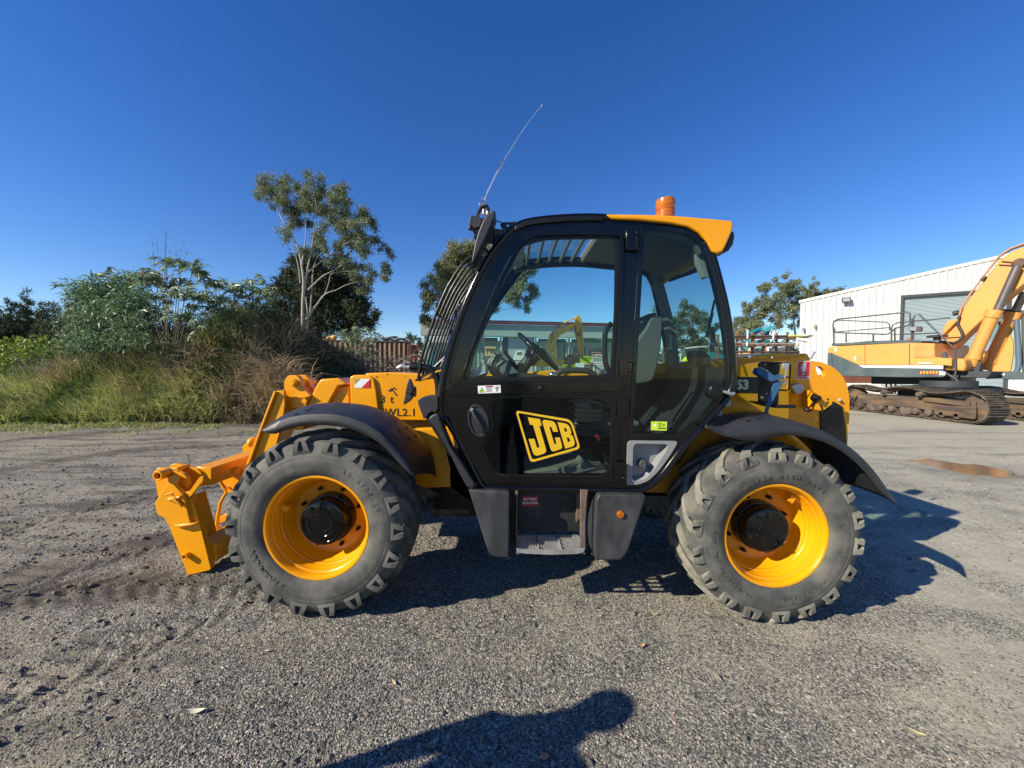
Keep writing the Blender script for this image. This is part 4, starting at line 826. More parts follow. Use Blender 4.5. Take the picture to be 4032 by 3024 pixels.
# ---------------- chassis
m = MB(); m.plate([P('A', [(1700, 440), (1930, 430), (1990, 780), (1760, 785), (1600, 700)], 2.98)], (0, .10, 0)); m.build('front_chassis', M_yel, T, bevel=.006)
m = MB(); m.plate([P('A', [(1500, 384), (1960, 390), (1960, 440), (1560, 450)], 3.45)], (0, .3, 0)); m.build('boom_lift_ram', M_yel_d, T, bevel=.006)
m = MB(); m.box((.25, 3.5, .70), (3.5, .55, .42)); m.box((.1, 3.6, .42), (1.6, .5, .3)); m.build('chassis_frame', M_blk2, T, bevel=.01)
for (cx, cy, cz) in (FW, RW):
    m = MB(); m.tube([(cx, 2.62, cz), (cx, 2.85, cz), (cx, 3.2, cz), (cx, 3.5, cz), (cx, 3.8, cz), (cx, 4.15, cz), (cx, 4.4, cz)], [.12, .10, .09, .17, .09, .10, .12], 18); m.build('axle', M_blk2, T, sm=50)
m = MB(); m.plate([P('W', [(1335, 1062), (1395, 1055), (1470, 1000), (1530, 900), (1600, 900), (1600, 1000), (1440, 1065)], 2.9)], (0, .5, 0)); m.build('rear_chassis', M_yel_d, T, bevel=.006)
# big pivot plate at the rear with the handling hole
YP = 2.92
pl_o = P('O', [(60, 400), (205, 380), (520, 342), (900, 320), (1250, 320), (1400, 340), (1560, 410), (1680, 520), (1750, 660), (1780, 830), (1782, 1080), (1750, 1500), (1760, 1659)], YP) + P('D', [(1110, 640), (900, 640), (700, 640), (480, 640), (330, 700), (300, 480)], YP)
hole = fillet(P('O', [(1310, 395), (1375, 395), (1440, 450), (1452, 510), (1420, 548), (1370, 545), (1320, 470)], YP), .012)
hub_ = [at('O', 1213, 968, YP) + Vector((.032 * math.cos(k * math.pi / 12), 0, .032 * math.sin(k * math.pi / 12))) for k in range(24)]
m = MB(); m.plate([fillet(pl_o, .03), hole, hub_], (0, .035, 0)); PV = m.build('rear_pivot_plate', M_yel, T, bevel=.004)
m = MB(); m.plate([fillet(pl_o, .03), off(hole)], (0, .03, 0)); m.v = [(a, b + .86, c) for a, b, c in m.v]; m.build('rear_pivot_plate', M_yel, T, bevel=.004)
# body between the plates (open below the boom), and rear cross tube
m = MB(); m.box((1.75, 3.38, .80), (1.3, .80, .35)); m.plate([P('O', [(1380, 1020), (1480, 990), (1560, 880), (1690, 950), (1740, 1250), (1750, 1659), (1400, 1659)], YP - .012)], (0, .012, 0)); m.build('rear_body', M_blk2, T, bevel=.006)
# boom tail on top
m = MB(); m.plate([P('O', [(170, 275), (520, 240), (780, 208), (830, 203), (870, 222), (1180, 216), (1215, 235), (1240, 300), (1240, 322), (900, 318), (520, 340), (170, 385)], 3.25)], (0, .45, 0)); m.build('boom_tail', M_yel, BOOM, bevel=.014, seg=3)
m = MB(); m.tube(P('O', [(190, 322), (520, 300), (760, 270), (900, 275), (1100, 262), (1180, 250)], 3.243), .006, 6); m.build('tail_ridge', M_yel, BOOM)
m = MB()
for x, y in ((385, 263), (695, 272)): m.lathe([(-.008, 0), (-.008, .010), (.01, .012)], at('O', x, y, 3.245), (0, 1, 0), 10)
split_up(m.build('tail_bolt', M_chrome, BOOM))
m = MB(); m.tube(P('T', [(1612, 730), (1690, 580)], 3.5), [.012, .014], 8); m.build('tail_lever', M_galv, BOOM)
# side cover band with number
flat(PV, 'number_band', 'O', [(150, 540), (525, 545), (535, 772), (150, 765)], YP - .003, M_ink)
text('53', 'number_lettering', M_gint if False else mat('silver_lettering', (.22, .24, .24), .5), PV, at('O', 205, 712, YP - .005), .098, (1, 0, -.005), (0, 0, 1), .0006, .0045)
st = flat(PV, 'fire_sign', 'O', [(1062, 322), (1242, 325), (1228, 575), (1050, 572)], YP - .002, M_white)
flat(st, 'sign_field', 'O', [(1070, 330), (1233, 333), (1221, 567), (1059, 564)], YP - .0035, M_red)
m = MB(); m.plate([fillet(P('O', [(1122, 372), (1140, 355), (1160, 360), (1174, 380), (1172, 478), (1120, 472)], YP - .005), .006)], (0, .0008, 0)); m.plate([P('O', [(1118, 385), (1098, 428), (1106, 430), (1128, 395)], YP - .005)], (0, .0008, 0)); m.plate([P('O', [(1135, 342), (1185, 352), (1184, 360), (1140, 356)], YP - .005)], (0, .0008, 0)); m.build('sign_symbol', M_white, st, sm=0)
text('FIRE', 'sign_text', M_white, st, at('O', 1141, 515, YP - .005), .0165, (1, 0, 0), (0, 0, 1), .0003, .0004, 'CENTER')
text('EXTINGUISHER', 'sign_text', M_white, st, at('O', 1138, 548, YP - .005), .0135, (1, 0, 0), (0, 0, 1), .0003, .0002, 'CENTER')
flat(PV, 'pale_plate', 'O', [(20, 850), (132, 855), (130, 955), (15, 950)], YP - .002, M_white); s_ = flat(PV, 'pale_plate', 'D', [(395, 408), (456, 405), (452, 468), (392, 468)], YP - .002, M_white)
m = MB()
for k in range(5): m.plate([P('D', [(402, 418 + 9 * k), (446, 418 + 9 * k), (446, 421 + 9 * k), (402, 421 + 9 * k)], YP - .0035)], (0, .0005, 0))
m.build('plate_text', M_inkg, s_, sm=0)
# extinguisher bracket: back plate, wire frame, shelf, strap
YE = 2.62
m = MB(); m.plate([P('O', [(530, 350), (560, 338), (830, 345), (805, 560), (800, 910), (528, 895)], YE + .10)], (0, .02, 0)); EB = m.build('extinguisher_bracket', M_blk2, T, bevel=.004)
m = MB(); m.tube(P('O', [(540, 440), (535, 360), (560, 342), (940, 350), (962, 380), (940, 725), (905, 732), (800, 725)], YE + .06), .006, 8); m.tube(P('O', [(800, 545), (950, 550)], YE + .06), .005, 8); m.build('wire_frame', M_blk2, EB)
m = MB(); m.plate([P('O', [(525, 895), (800, 905), (760, 978), (600, 930)], YE + .05)], (0, .14, .0)); m.plate([P('O', [(756, 930), (1045, 932), (1036, 980), (756, 978)], YE + .03)], (0, .012, 0)); m.build('bracket_shelf', M_blk2, EB, bevel=.002)
sb = MB()
def ribbon(c, pts, wds, Y, th=.004):
    L_ = [at(c, x - w / 2, y - hw, Y) for (x, y), (w, hw) in zip(pts, wds)]; R_ = [at(c, x + w / 2, y + hw, Y) for (x, y), (w, hw) in zip(pts, wds)]; return L_ + list(reversed(R_))
sb.plate([P('O', [(485, 490), (520, 415), (690, 480), (720, 515), (880, 540), (870, 570), (700, 612), (640, 590)], YE)], (0, .05, 0))
sb.plate([P('O', [(735, 615), (855, 595), (830, 680), (740, 850), (680, 950), (655, 1045), (600, 1040), (640, 880), (690, 740)], YE + .01)], (0, .006, .0)); sb.plate([P('O', [(780, 510), (900, 500), (890, 520), (770, 530)], YE + .04)], (0, .006, 0)); STR = sb.build('strap', M_blue, EB, bevel=.003)
m = MB(); m.plate([P('O', [(862, 350), (950, 352), (930, 440), (900, 520), (870, 610), (838, 680), (880, 560), (900, 440), (845, 432)], YE + .02)], (0, .006, 0)); m.tube(P('O', [(520, 412), (560, 420), (655, 470)], YE - .004), .004, 6); m.build('strap_buckle', M_galv, EB, bevel=.001)
rg_ = at('O', 898, 632, YE); m = MB(); m.tube([rg_ + Vector((.008 * math.cos(k * math.pi / 8), 0, .013 * math.sin(k * math.pi / 8))) for k in range(16)], .0024, 6, closed=True); m.build('ring_pin', M_chrome, EB)
m = MB()
for x, y in ((605, 370), (800, 372), (565, 830), (625, 775)): m.lathe([(-.006, 0), (-.006, .008), (.004, .009)], at('O', x, y, YE + .098), (0, 1, 0), 10)
split_up(m.build('bracket_bolt', M_inkg, EB))
# fuel/oil cap, rear camera/light bracket, grommet
q = at('O', 1080, 710, YP - .05); m = MB(); m.lathe([(0, 0), (0, .038), (.006, .041), (.03, .041), (.035, .048), (.06, .05)], q, (0, 1, 0), 32); m.build('round_cap', M_galv, T, bevel=0)
m = MB(); m.lathe([(.03, .046), (.028, .055), (.05, .06)], q, (0, 1, 0), 32); m.build('cap_collar', M_yel, T)
m = MB(); m.plate([fillet(P('O', [(1305, 740), (1540, 768), (1555, 800), (1545, 920), (1410, 1020), (1300, 1000)], 2.80), .008)], (0, .008, 0)); m.plate([P('O', [(1305, 740), (1320, 742), (1312, 1000), (1300, 1000)], 2.80)], (0, .13, 0)); LBK = m.build('lamp_bracket', M_yel, T, bevel=.004)
m = MB(); m.lathe([(0, 0), (0, .018), (.02, .022), (.03, .028), (.05, .028)], at('O', 1362, 840, 2.76), (0, 1, 0), 24); m.tube(dense(P('O', [(1350, 870), (1290, 910), (1250, 950), (1200, 975)], 2.80), False, 3), .006, 8); m.tube(dense(P('O', [(1370, 930), (1400, 980), (1390, 1050)], 2.80), False, 3), .006, 8); m.build('rear_lamp', M_blk2, LBK)
m = MB(); g_ = at('O', 1213, 968, YP - .004); m.tube([g_ + Vector((.032 * math.cos(k * math.pi / 12), 0, .032 * math.sin(k * math.pi / 12))) for k in range(24)], .004, 8, closed=True); m.build('grommet', M_blk2, T)
m = MB()
for x, y, r_ in ((1480, 855, .007), (1478, 900, .007), (1240, 1120, .004)): m.lathe([(-.001, 0), (-.001, r_), (.004, r_)], at('O', x, y, 2.798 if x > 1300 else YP - .001), (0, 1, 0), 12)
split_up(m.build('bolt_hole', M_ink, T))
m = MB(); m.cyl(at('O', 1640, 860, YP - .02), at('O', 1640, 860, YP + .01), .011, 10); m.build('plate_bolt', M_galv, T)
# ================================================================ ground
rs = np.random.RandomState(11)
def _hash(ix, iy, s):
    h = (ix.astype(np.int64) * 374761393 + iy.astype(np.int64) * 668265263 + s * 1442695041) & 0xffffffff
    h = ((h ^ (h >> 13)) * 1274126177) & 0xffffffff
    return ((h ^ (h >> 16)) & 0xffff) / 65535.0
def nz2(x, y, s=0):
    ix = np.floor(x); iy = np.floor(y); fx = x - ix; fy = y - iy; fx = fx * fx * (3 - 2 * fx); fy = fy * fy * (3 - 2 * fy)
    a = _hash(ix, iy, s); b = _hash(ix + 1, iy, s); c = _hash(ix, iy + 1, s); d = _hash(ix + 1, iy + 1, s)
    return (a * (1 - fx) + b * fx) * (1 - fy) + (c * (1 - fx) + d * fx) * fy - .5
def fbm(x, y, s=0, o=4):
    r = 0; a = 1.0
    for k in range(o): r = r + a * nz2(x * 2 ** k, y * 2 ** k, s + k); a *= .5
    return r
def sstep(a, b, x): t = np.clip((x - a) / (b - a), 0, 1); return t * t * (3 - 2 * t)
TRK = [[(-1.75, 2.74), (-2.6, 2.78), (-3.6, 2.62), (-5.2, 2.2)], [(-6.0, 2.4), (-5.1, 3.7), (-4.8, 4.4), (-4.1, 5.2), (-2.8, 6.0), (-.5, 6.7), (3, 7.0)], [(-4.6, 1.7), (-3.6, 2.9), (-2.9, 3.9), (-2.0, 4.8)], [(-9.2, 4.4), (-8.0, 5.8), (-7.7, 6.8), (-7.0, 7.6), (-5.5, 8.1), (-3, 8.6), (1, 8.9), (6, 9.4)],
       [(-12, 6.8), (-10.6, 9.2), (-8.7, 10.4), (-6, 10.7), (-2, 10.5), (3, 10.8)], [(2.6, 5.0), (5, 5.4), (9, 6.2), (15, 8.0)], [(3, 3.9), (5.5, 4.2), (9, 4.9)], [(-8.2, 8.6), (-6.3, 9.2), (-3, 9.6), (2, 9.8)], [(-3.2, 1.2), (-2.4, 1.9), (-1.6, 3.0)], [(4, 2.4), (6, 2.6), (8, 3.0)]]
def track_field(x, y):
    """signed distance and run length of the nearest wheel track"""
    D = np.full(x.shape, 9.0); S = np.zeros(x.shape); Kd = np.zeros(x.shape)
    for t_i, pl in enumerate(TRK):
        q = [Vector((a, b, 0)) for a, b in pl]; q = dense(q, False, 4); s0 = 0
        for a, b in zip(q[:-1], q[1:]):
            dx, dy = b.x - a.x, b.y - a.y; L_ = math.hypot(dx, dy)
            if L_ < 1e-6: continue
            u = np.clip(((x - a.x) * dx + (y - a.y) * dy) / L_ ** 2, 0, 1); ex = x - a.x - u * dx; ey = y - a.y - u * dy; r = np.hypot(ex, ey) * np.sign(ex * dy - ey * dx + 1e-9)
            k = np.abs(r) < np.abs(D); D = np.where(k, r, D); S = np.where(k, s0 + u * L_, S); Kd = np.where(k, t_i, Kd); s0 += L_
    return D + .04 * nz2(x * 3, y * 3, 5), S, Kd
def ground_h(x, y):
    h = -.0502 - .041 * np.tanh((x - .22) / 2.0)
    h = h + .020 * fbm(x * .8, y * .8, 3) + .010 * fbm(x * 4, y * 4, 9, 3)
    near = 1 - sstep(8, 30, np.hypot(x, y))
    left = sstep(-.9, -2.6, x)
    sel = (np.abs(x) < 20) & (y < 16) & (y > .5); rut = np.zeros(np.shape(x))
    if np.any(sel):
        dd, ss, kk = track_field(x[sel], y[sel]); d_ = dd / .21; prof = np.exp(-d_ ** 4); lug = np.clip(np.sin((ss + np.abs(dd) * .9) * 2 * np.pi / .15) * 1.6, -1, 1); flat = np.where(kk == 5, .25, np.where(kk == 6, .3, np.where(kk == 9, .3, 1)))
        rut[sel] = flat * (-.022 * prof + .012 * prof * lug + .022 * np.exp(-((np.abs(d_) - 1.3) / .35) ** 2) * (.45 + fbm(x[sel] * 8, y[sel] * 8, 2, 2)))
    clod = np.clip(fbm(x * 9, y * 9, 21, 3), 0, 1) ** 2 * .040
    rightstr = .008 * fbm(x * .5, y * 5.0 + x * .6, 31, 3) * sstep(1.5, 4, x)
    h = h + near * (rut + left * clod + rightstr)
    # flat pads where the tyres stand
    for cx, cz in ((-1.24, -.0197), (1.692, -.0814)):
        for cy in (2.6, 4.43):
            k = np.exp(-(((x - cx) / .35) ** 2 + ((y - cy) / .35) ** 2)); h = h * (1 - k) + (cz + .004) * k
    h = h - .035 * np.exp(-(((x - 7.85) / .95) ** 2 + ((y - 6.6) / 1.05) ** 2) ** 2)
    # broad bank carrying the container
    h = h + .95 * sstep(17, 21, y) * (1 - sstep(32, 40, y)) * sstep(-16, -13, x) * (1 - sstep(-5.5, -3.0, x))
    return h
def axis(lo, hi, f0, f1, fine, g):
    a = list(np.arange(f0, f1, fine)); s = fine; x = f1
    while x < hi: a.append(x); s *= g; x += s
    a.append(hi); s = fine; x = f0 - s; b = []
    while x > lo: b.append(x); s *= g; x -= s
    b.append(lo); return np.array(sorted(b) + a)
gx = axis(-900, 900, -6.5, 5.0, .03, 1.035); gy = axis(-60, 1600, 1.0, 7.0, .026, 1.02)
X, Yg = np.meshgrid(gx, gy); Z = ground_h(X, Yg)
def grid_mesh(name, X, Y, Z, m, kind='structure', smooth=True):
    ny, nx = X.shape; v = np.stack([X, Y, Z], -1).reshape(-1, 3).astype(np.float32)
    i = np.arange(ny * nx).reshape(ny, nx); f = np.stack([i[:-1, :-1], i[:-1, 1:], i[1:, 1:], i[1:, :-1]], -1).reshape(-1, 4)
    return np_mesh(name, v, f, m, kind, smooth)
def np_mesh(name, v, f, m, kind=None, smooth=False, parent=None, rnd=None, org=None):
    me = bpy.data.meshes.new(name); nf, k = f.shape
    if org is not None: v = v - np.array(org, dtype=np.float32)
    me.vertices.add(len(v)); me.vertices.foreach_set('co', v.astype(np.float32).ravel())
    me.loops.add(nf * k); me.loops.foreach_set('vertex_index', f.astype(np.int32).ravel())
    me.polygons.add(nf); me.polygons.foreach_set('loop_start', np.arange(0, nf * k, k, dtype=np.int32)); me.polygons.foreach_set('loop_total', np.full(nf, k, dtype=np.int32))
    me.polygons.foreach_set('use_smooth', np.full(nf, smooth)); me.update(calc_edges=True)
    if rnd is not None:
        a = me.attributes.new('rnd', 'FLOAT', 'POINT'); a.data.foreach_set('value', rnd.astype(np.float32))
    me.materials.append(m); o = bpy.data.objects.new(name, me); COL.objects.link(o)
    if parent is not None: o.parent = parent
    elif org is not None: o.location = org
    if kind: o['kind'] = kind
    return o
def ground_material():
    m = bpy.data.materials.new('gravel_yard'); m.use_nodes = True; nt = m.node_tree; N = nt.nodes; L = nt.links; b = N['Principled BSDF']
    b.inputs['Specular IOR Level'].default_value = .25
    tc = N.new('ShaderNodeTexCoord'); P_ = tc.outputs['Object']
    def noise(scale, det=5, rough=.55, sc=(1, 1, 1), rot=0, src=None):
        mp = N.new('ShaderNodeMapping'); mp.inputs['Scale'].default_value = sc; mp.inputs['Rotation'].default_value = (0, 0, rot); L.new(src or P_, mp.inputs['Vector'])
        n = N.new('ShaderNodeTexNoise'); n.inputs['Scale'].default_value = scale; n.inputs['Detail'].default_value = det; n.inputs['Roughness'].default_value = rough; L.new(mp.outputs[0], n.inputs['Vector']); return n.outputs[0]
    def mr(src, a, b_, c=0., d=1.):
        r = N.new('ShaderNodeMapRange'); r.inputs[1].default_value = a; r.inputs[2].default_value = b_; r.inputs[3].default_value = c; r.inputs[4].default_value = d; L.new(src, r.inputs[0]); return r.outputs[0]
    def mix(f, a, b_, blend='MIX'):
        x = N.new('ShaderNodeMix'); x.data_type = 'RGBA'; x.blend_type = blend
        for s_, v in ((x.inputs[0], f), (x.inputs[6], a), (x.inputs[7], b_)):
            if isinstance(v, (tuple, float, int)): s_.default_value = v if not isinstance(v, tuple) else (*v, 1)
            else: L.new(v, s_)
        return x.outputs[2]
    def math_(op, a, b_):
        x = N.new('ShaderNodeMath'); x.operation = op
        for s_, v in ((x.inputs[0], a), (x.inputs[1], b_)):
            if isinstance(v, (float, int)): s_.default_value = v
            else: L.new(v, s_)
        return x.outputs[0]
    sep = N.new('ShaderNodeSeparateXYZ'); L.new(P_, sep.inputs[0])
    def stones(scale, rmp):
        v = N.new('ShaderNodeTexVoronoi'); v.inputs['Scale'].default_value = scale; v.inputs['Randomness'].default_value = 1; L.new(P_, v.inputs['Vector'])
        s_ = N.new('ShaderNodeSeparateColor'); L.new(v.outputs['Color'], s_.inputs[0])
        c = N.new('ShaderNodeValToRGB'); L.new(s_.outputs[0], c.inputs[0]); e = c.color_ramp.elements; e[0].color = (*rmp[0][1], 1); e[0].position = rmp[0][0]; e[1].color = (*rmp[-1][1], 1); e[1].position = rmp[-1][0]
        for p_, cc in rmp[1:-1]: k = e.new(p_); k.color = (*cc, 1)
        return c.outputs[0], v.outputs['Distance'], s_.outputs[1]
    rmp = [(0, (.05, .050, .047)), (.4, (.135, .132, .118)), (.72, (.26, .25, .212)), (.92, (.48, .44, .355)), (1, (.64, .57, .45))]
    c1, d1, g1 = stones(125, rmp); c2, d2, g2 = stones(58, rmp)
    big = noise(.45, 6, .6); med = noise(2.3, 6, .62); fine = noise(26, 5, .7)
    sel = mr(noise(11, 4), .5, .62)
    grav = mix(sel, c1, c2)
    sand_r = (.46, .43, .325); sand_l = (.32, .28, .20)
    xr = mr(sep.outputs[0], -1.5, 2.8)
    sand = mix(xr, sand_l, sand_r)
    sand = mix(mr(fine, .3, .7), mix(.35, sand, (.05, .05, .045)), sand)
    streak = noise(1.6, 6, .6, (.22, 2.4, 1), R(-7)); streakl = noise(1.5, 5, .6, (.35, 2.2, 1), R(-42))
    stk = math_('MULTIPLY', mr(streak, .42, .62), xr)
    # how much sand covers the stones
    cover = math_('ADD', mr(big, .40, .66, 0, .75), mr(med, .38, .68, -.25, .45))
    side = math_('ADD', mr(sep.outputs[0], .8, 3.2, 0, .55), mr(sep.outputs[0], -1.2, -3.4, 0, .38))
    midg = mr(sep.outputs[1], 4.5, 9.0, 0, .35)
    cover = math_('ADD', cover, side); cover = math_('ADD', cover, midg); cover = math_('ADD', cover, mr(stk, 0, 1, 0, .3)); cover = math_('SUBTRACT', cover, .27)
    cov = math_('ADD', cover, mr(g1, 0, 1, -.45, .45)); cov = mr(cov, .25, .75)
    col = mix(cov, grav, sand)
    dark = mr(streakl, .50, .62); dark = math_('MULTIPLY', dark, mr(sep.outputs[0], -1.0, -2.6)); col = mix(math_('MULTIPLY', dark, .62), col, (.05, .046, .04))
    dk2 = math_('MULTIPLY', mr(noise(.8, 6, .6, (.25, 1.6, 1), R(-5)), .53, .66), mr(sep.outputs[0], .5, 2.5)); col = mix(math_('MULTIPLY', dk2, .55), col, (.11, .112, .11))
    ta = N.new('ShaderNodeAttribute'); ta.attribute_name = 'track'; tm = math_('MULTIPLY', mr(ta.outputs['Fac'], .1, .8, 0, .85), mr(noise(5, 5, .65), .3, .6, .45, 1)); col = mix(tm, col, mix(xr, (.085, .072, .056), (.17, .165, .145)))
    # brown damp soil by the mound
    soil = math_('MULTIPLY', mr(sep.outputs[1], 8.5, 11.5), mr(sep.outputs[0], -3.5, -6)); soil = math_('MULTIPLY', soil, mr(noise(1.1, 6), .35, .6)); col = mix(math_('MULTIPLY', soil, .8), col, (.085, .068, .05))
    L.new(col, b.inputs['Base Color']); b.inputs['Roughness'].default_value = .92
    inv = mr(d1, 0, .6, 1, 0); inv2 = mr(d2, 0, .6, 1, 0)
    hgt = math_('MULTIPLY', math_('ADD', inv, math_('MULTIPLY', math_('MULTIPLY', inv2, sel), 1.4)), mr(cov, 0, 1, 1, .22))
    bp = N.new('ShaderNodeBump'); bp.inputs['Strength'].default_value = 1.0; bp.inputs['Distance'].default_value = .006; L.new(hgt, bp.inputs['Height'])
    bp2 = N.new('ShaderNodeBump'); bp2.inputs['Strength'].default_value = .8; bp2.inputs['Distance'].default_value = .012; L.new(fine, bp2.inputs['Height']); L.new(bp.outputs[0], bp2.inputs['Normal'])
    L.new(bp2.outputs[0], b.inputs['Normal']); return m
M_ground = ground_material()
G = grid_mesh('ground', X, Yg, Z, M_ground)
tv = np.zeros(X.shape); sl = (np.abs(X) < 20) & (Yg < 16) & (Yg > .5); dd, ss, kk = track_field(X[sl], Yg[sl]); tv[sl] = np.exp(-(dd / .30) ** 2) * (.55 + .9 * (fbm(X[sl] * 2.2, Yg[sl] * 2.2, 7) + .3)) * np.where(kk >= 5, np.where(kk == 7, .8, .35), 1)
tv += .7 * np.exp(-(((X - 7.85) / 1.0) ** 2 + ((Yg - 6.6) / 1.0) ** 2) ** 2) * (.6 + fbm(X * 2, Yg * 2, 19))
at_ = G.data.attributes.new('track', 'FLOAT', 'POINT'); at_.data.foreach_set('value', np.clip(tv, 0, 1).ravel().astype(np.float32)); del X, Yg, Z, tv
def gh(x, y): return float(ground_h(np.array([float(x)]), np.array([float(y)]))[0])

# loose stones: real little rocks, denser on the dark gravel in the foreground
def rocks(name, xs, ys, size, m, sink=.35, kind='stuff', label=None):
    n = len(xs); base = np.array([(1, 0, 0), (0, 1, 0), (-1, 0, 0), (0, -1, 0), (0, 0, 1), (0, 0, -1)], float)
    fc = np.array([(0, 1, 4), (1, 2, 4), (2, 3, 4), (3, 0, 4), (1, 0, 5), (2, 1, 5), (3, 2, 5), (0, 3, 5)])
    v = np.repeat(base[None], n, 0) * (1 + .35 * (rs.rand(n, 6, 1) - .5)) + .35 * (rs.rand(n, 6, 3) - .5)
    sc = np.stack([size * (.7 + .6 * rs.rand(n)), size * (.55 + .5 * rs.rand(n)), size * (.35 + .35 * rs.rand(n))], -1); v *= sc[:, None, :]
    a = rs.rand(n) * 2 * np.pi; c, s_ = np.cos(a)[:, None], np.sin(a)[:, None]; vx = v[..., 0] * c - v[..., 1] * s_; vy = v[..., 0] * s_ + v[..., 1] * c
    t = (rs.rand(n)[:, None] - .5) * .9; vz = v[..., 2] + vx * t; z = ground_h(xs, ys) + sc[:, 2] * (1 - sink) * .6
    V = np.stack([vx + xs[:, None], vy + ys[:, None], vz + z[:, None]], -1).reshape(-1, 3)
    f = (fc[None] + (np.arange(n) * 6)[:, None, None]).reshape(-1, 3)
    r = np.repeat(rs.rand(n), 6); return np_mesh(name, V, f, m, kind, False, rnd=r)
def stone_mat():
    m = bpy.data.materials.new('loose_stone'); m.use_nodes = True; N = m.node_tree.nodes; L = m.node_tree.links; b = N['Principled BSDF']; b.inputs['Roughness'].default_value = .85; b.inputs['Specular IOR Level'].default_value = .3
    a = N.new('ShaderNodeAttribute'); a.attribute_name = 'rnd'; c = N.new('ShaderNodeValToRGB'); L.new(a.outputs['Fac'], c.inputs[0]); e = c.color_ramp.elements
    e[0].color = (.05, .053, .055, 1); e[1].color = (.55, .50, .43, 1); e[1].position = 1
    for p_, cc in ((.4, (.14, .137, .124)), (.7, (.26, .25, .215)), (.9, (.38, .355, .29)), (.97, (.42, .27, .19))): k = e.new(p_); k.color = (*cc, 1)
    L.new(c.outputs[0], b.inputs['Base Color']); return m
M_stone = stone_mat()
def sample(n, y0, y1, wfun, p=1.6):
    out_x, out_y = [], []; got = 0
    while got < n:
        y = y0 * (y1 / y0) ** rs.rand(n); x = (rs.rand(n) - .5) * 2 * (y * 1.42 + .2); k = rs.rand(n) < wfun(x, y); out_x.append(x[k]); out_y.append(y[k]); got += k.sum()
    return np.concatenate(out_x)[:n], np.concatenate(out_y)[:n]
def wgt(x, y):
    core = 1 - sstep(.6, 2.8, x - .25 * (y - 1.5)); lf = 1 - .85 * sstep(-.7, -2.4, x); patch = .35 + .9 * (fbm(x * 1.1, y * 1.1, 41) + .45)
    return np.clip((core * lf + .07) * patch, .03, 1)
xs, ys = sample(76000, 1.05, 3.6, wgt); rocks('gravel', xs, ys, .0023 + .0056 * rs.rand(len(xs)) ** 2.2, M_stone)
xs, ys = sample(26000, 3.2, 11, wgt); rocks('gravel', xs, ys, .006 + .010 * rs.rand(len(xs)) ** 2, M_stone)
xs, ys = sample(1500, 1.3, 8, lambda x, y: np.clip(.15 + sstep(-1.5, -3.5, x), 0, 1)); rocks('gravel', xs, ys, .010 + .016 * rs.rand(len(xs)) ** 2, mat('dirt_clod', (.17, .15, .115), .95, var=.3))
for o in [o for o in bpy.data.objects if o.name.startswith('gravel')]: tag(o, 'loose dark grey gravel stones scattered over the yard', 'gravel', kind='stuff')
# one reddish stone right in front
q = at('W', 1178, 1648, 1.5); gy_ = 1.53; gx_ = (1178 - 1106) / 831 * gy_
m = MB(); bmv = [(-.9, -.5, 0), (.2, -.9, .1), (1, -.1, 0), (.5, .8, .05), (-.6, .7, 0), (-.3, 0, .75), (.4, .1, .6), (0, 0, -.4)]
m.add([(gx_ + a * .022, gy_ + b_ * .018, gh(gx_, gy_) + .012 + c * .020) for a, b_, c in bmv], [(0, 1, 5), (1, 6, 5), (1, 2, 6), (2, 3, 6), (3, 5, 6), (3, 4, 5), (4, 0, 5), (0, 7, 1), (1, 7, 2), (2, 7, 3), (3, 7, 4), (4, 7, 0)])
tag(m.build('stone', mat('reddish_stone', (.36, .17, .12), .8, var=.2, vs=40), sm=0), 'reddish brown stone on the gravel at the bottom edge of the picture', 'stone')
# dry leaves and twigs lying on the gravel
def litter(spec):
    for (px, py, L_, ang, colr, lab) in spec:
        Y = 1.6 * 831 / (py - 798); x = (px - 1106) / 831 * Y; z = gh(x, Y) + .012; d = Vector((math.cos(ang), math.sin(ang), 0)); n_ = Vector((-d.y, d.x, 0)); c = Vector((x, Y, z)); row = []
        for t in (-1, -.6, -.1, .4, .8, 1): wv = (1 - t * t) * L_ * .16 + .0006; k = c + d * (t * L_ / 2) + Vector((0, 0, .12 * L_ * t * t)); row.append([k - n_ * wv, k + Vector((0, 0, -.004)), k + n_ * wv])
        m = MB(); m.grid(row); tag(m.build('fallen_leaf', mat('dry_leaf', colr, .8), sm=60), lab, 'leaf', 'dry leaves lying on the gravel')
litter([(1395, 1405, .05, .6, (.55, .33, .12), 'small orange dry leaf on the gravel right of the shadow'), (1420, 1332, .06, -.2, (.42, .32, .16), 'tan curled leaf on the gravel below the yellow reflector'), (842, 1500, .05, -.8, (.5, .4, .25), 'pale curled leaf on the gravel left of the shadow'), (398, 1577, .09, .05, (.6, .58, .45), 'long pale dry leaf at the lower left'),
        (2010, 1590, .07, -.7, (.45, .42, .2), 'yellow green curled leaf on the pale ground at lower right'), (460, 1474, .03, -.4, (.6, .55, .45), 'tiny whitish leaf on the lower left gravel'), (700, 1340, .05, .3, (.5, .28, .15), 'reddish dry leaf at the foot of the front tyre'), (560, 1432, .04, .0, (.45, .4, .3), 'thin pale leaf left of the front tyre shadow')])
# puddle
pc = Vector((7.85, 6.6, 0)); n = 48; rim_ = []; wz = gh(7.85, 6.6) + .016
for k in range(n):
    a = 2 * math.pi * k / n; rr_ = 1 + .16 * math.sin(3 * a + 1) + .10 * math.sin(5 * a) + 0.09 * math.sin(9 * a + 2) + .06 * math.sin(14 * a); rim_.append(Vector((pc.x - .12 + .46 * rr_ * math.cos(a) + .1 * math.sin(a), pc.y + .62 * rr_ * math.sin(a) - .30 * math.cos(a), wz)))
m = MB(); m.plate([rim_], (0, 0, -.03)); tag(m.build('puddle', mat('muddy_water', (.17, .125, .075), .16, spec=.35, var=.15), sm=0), kind='structure')

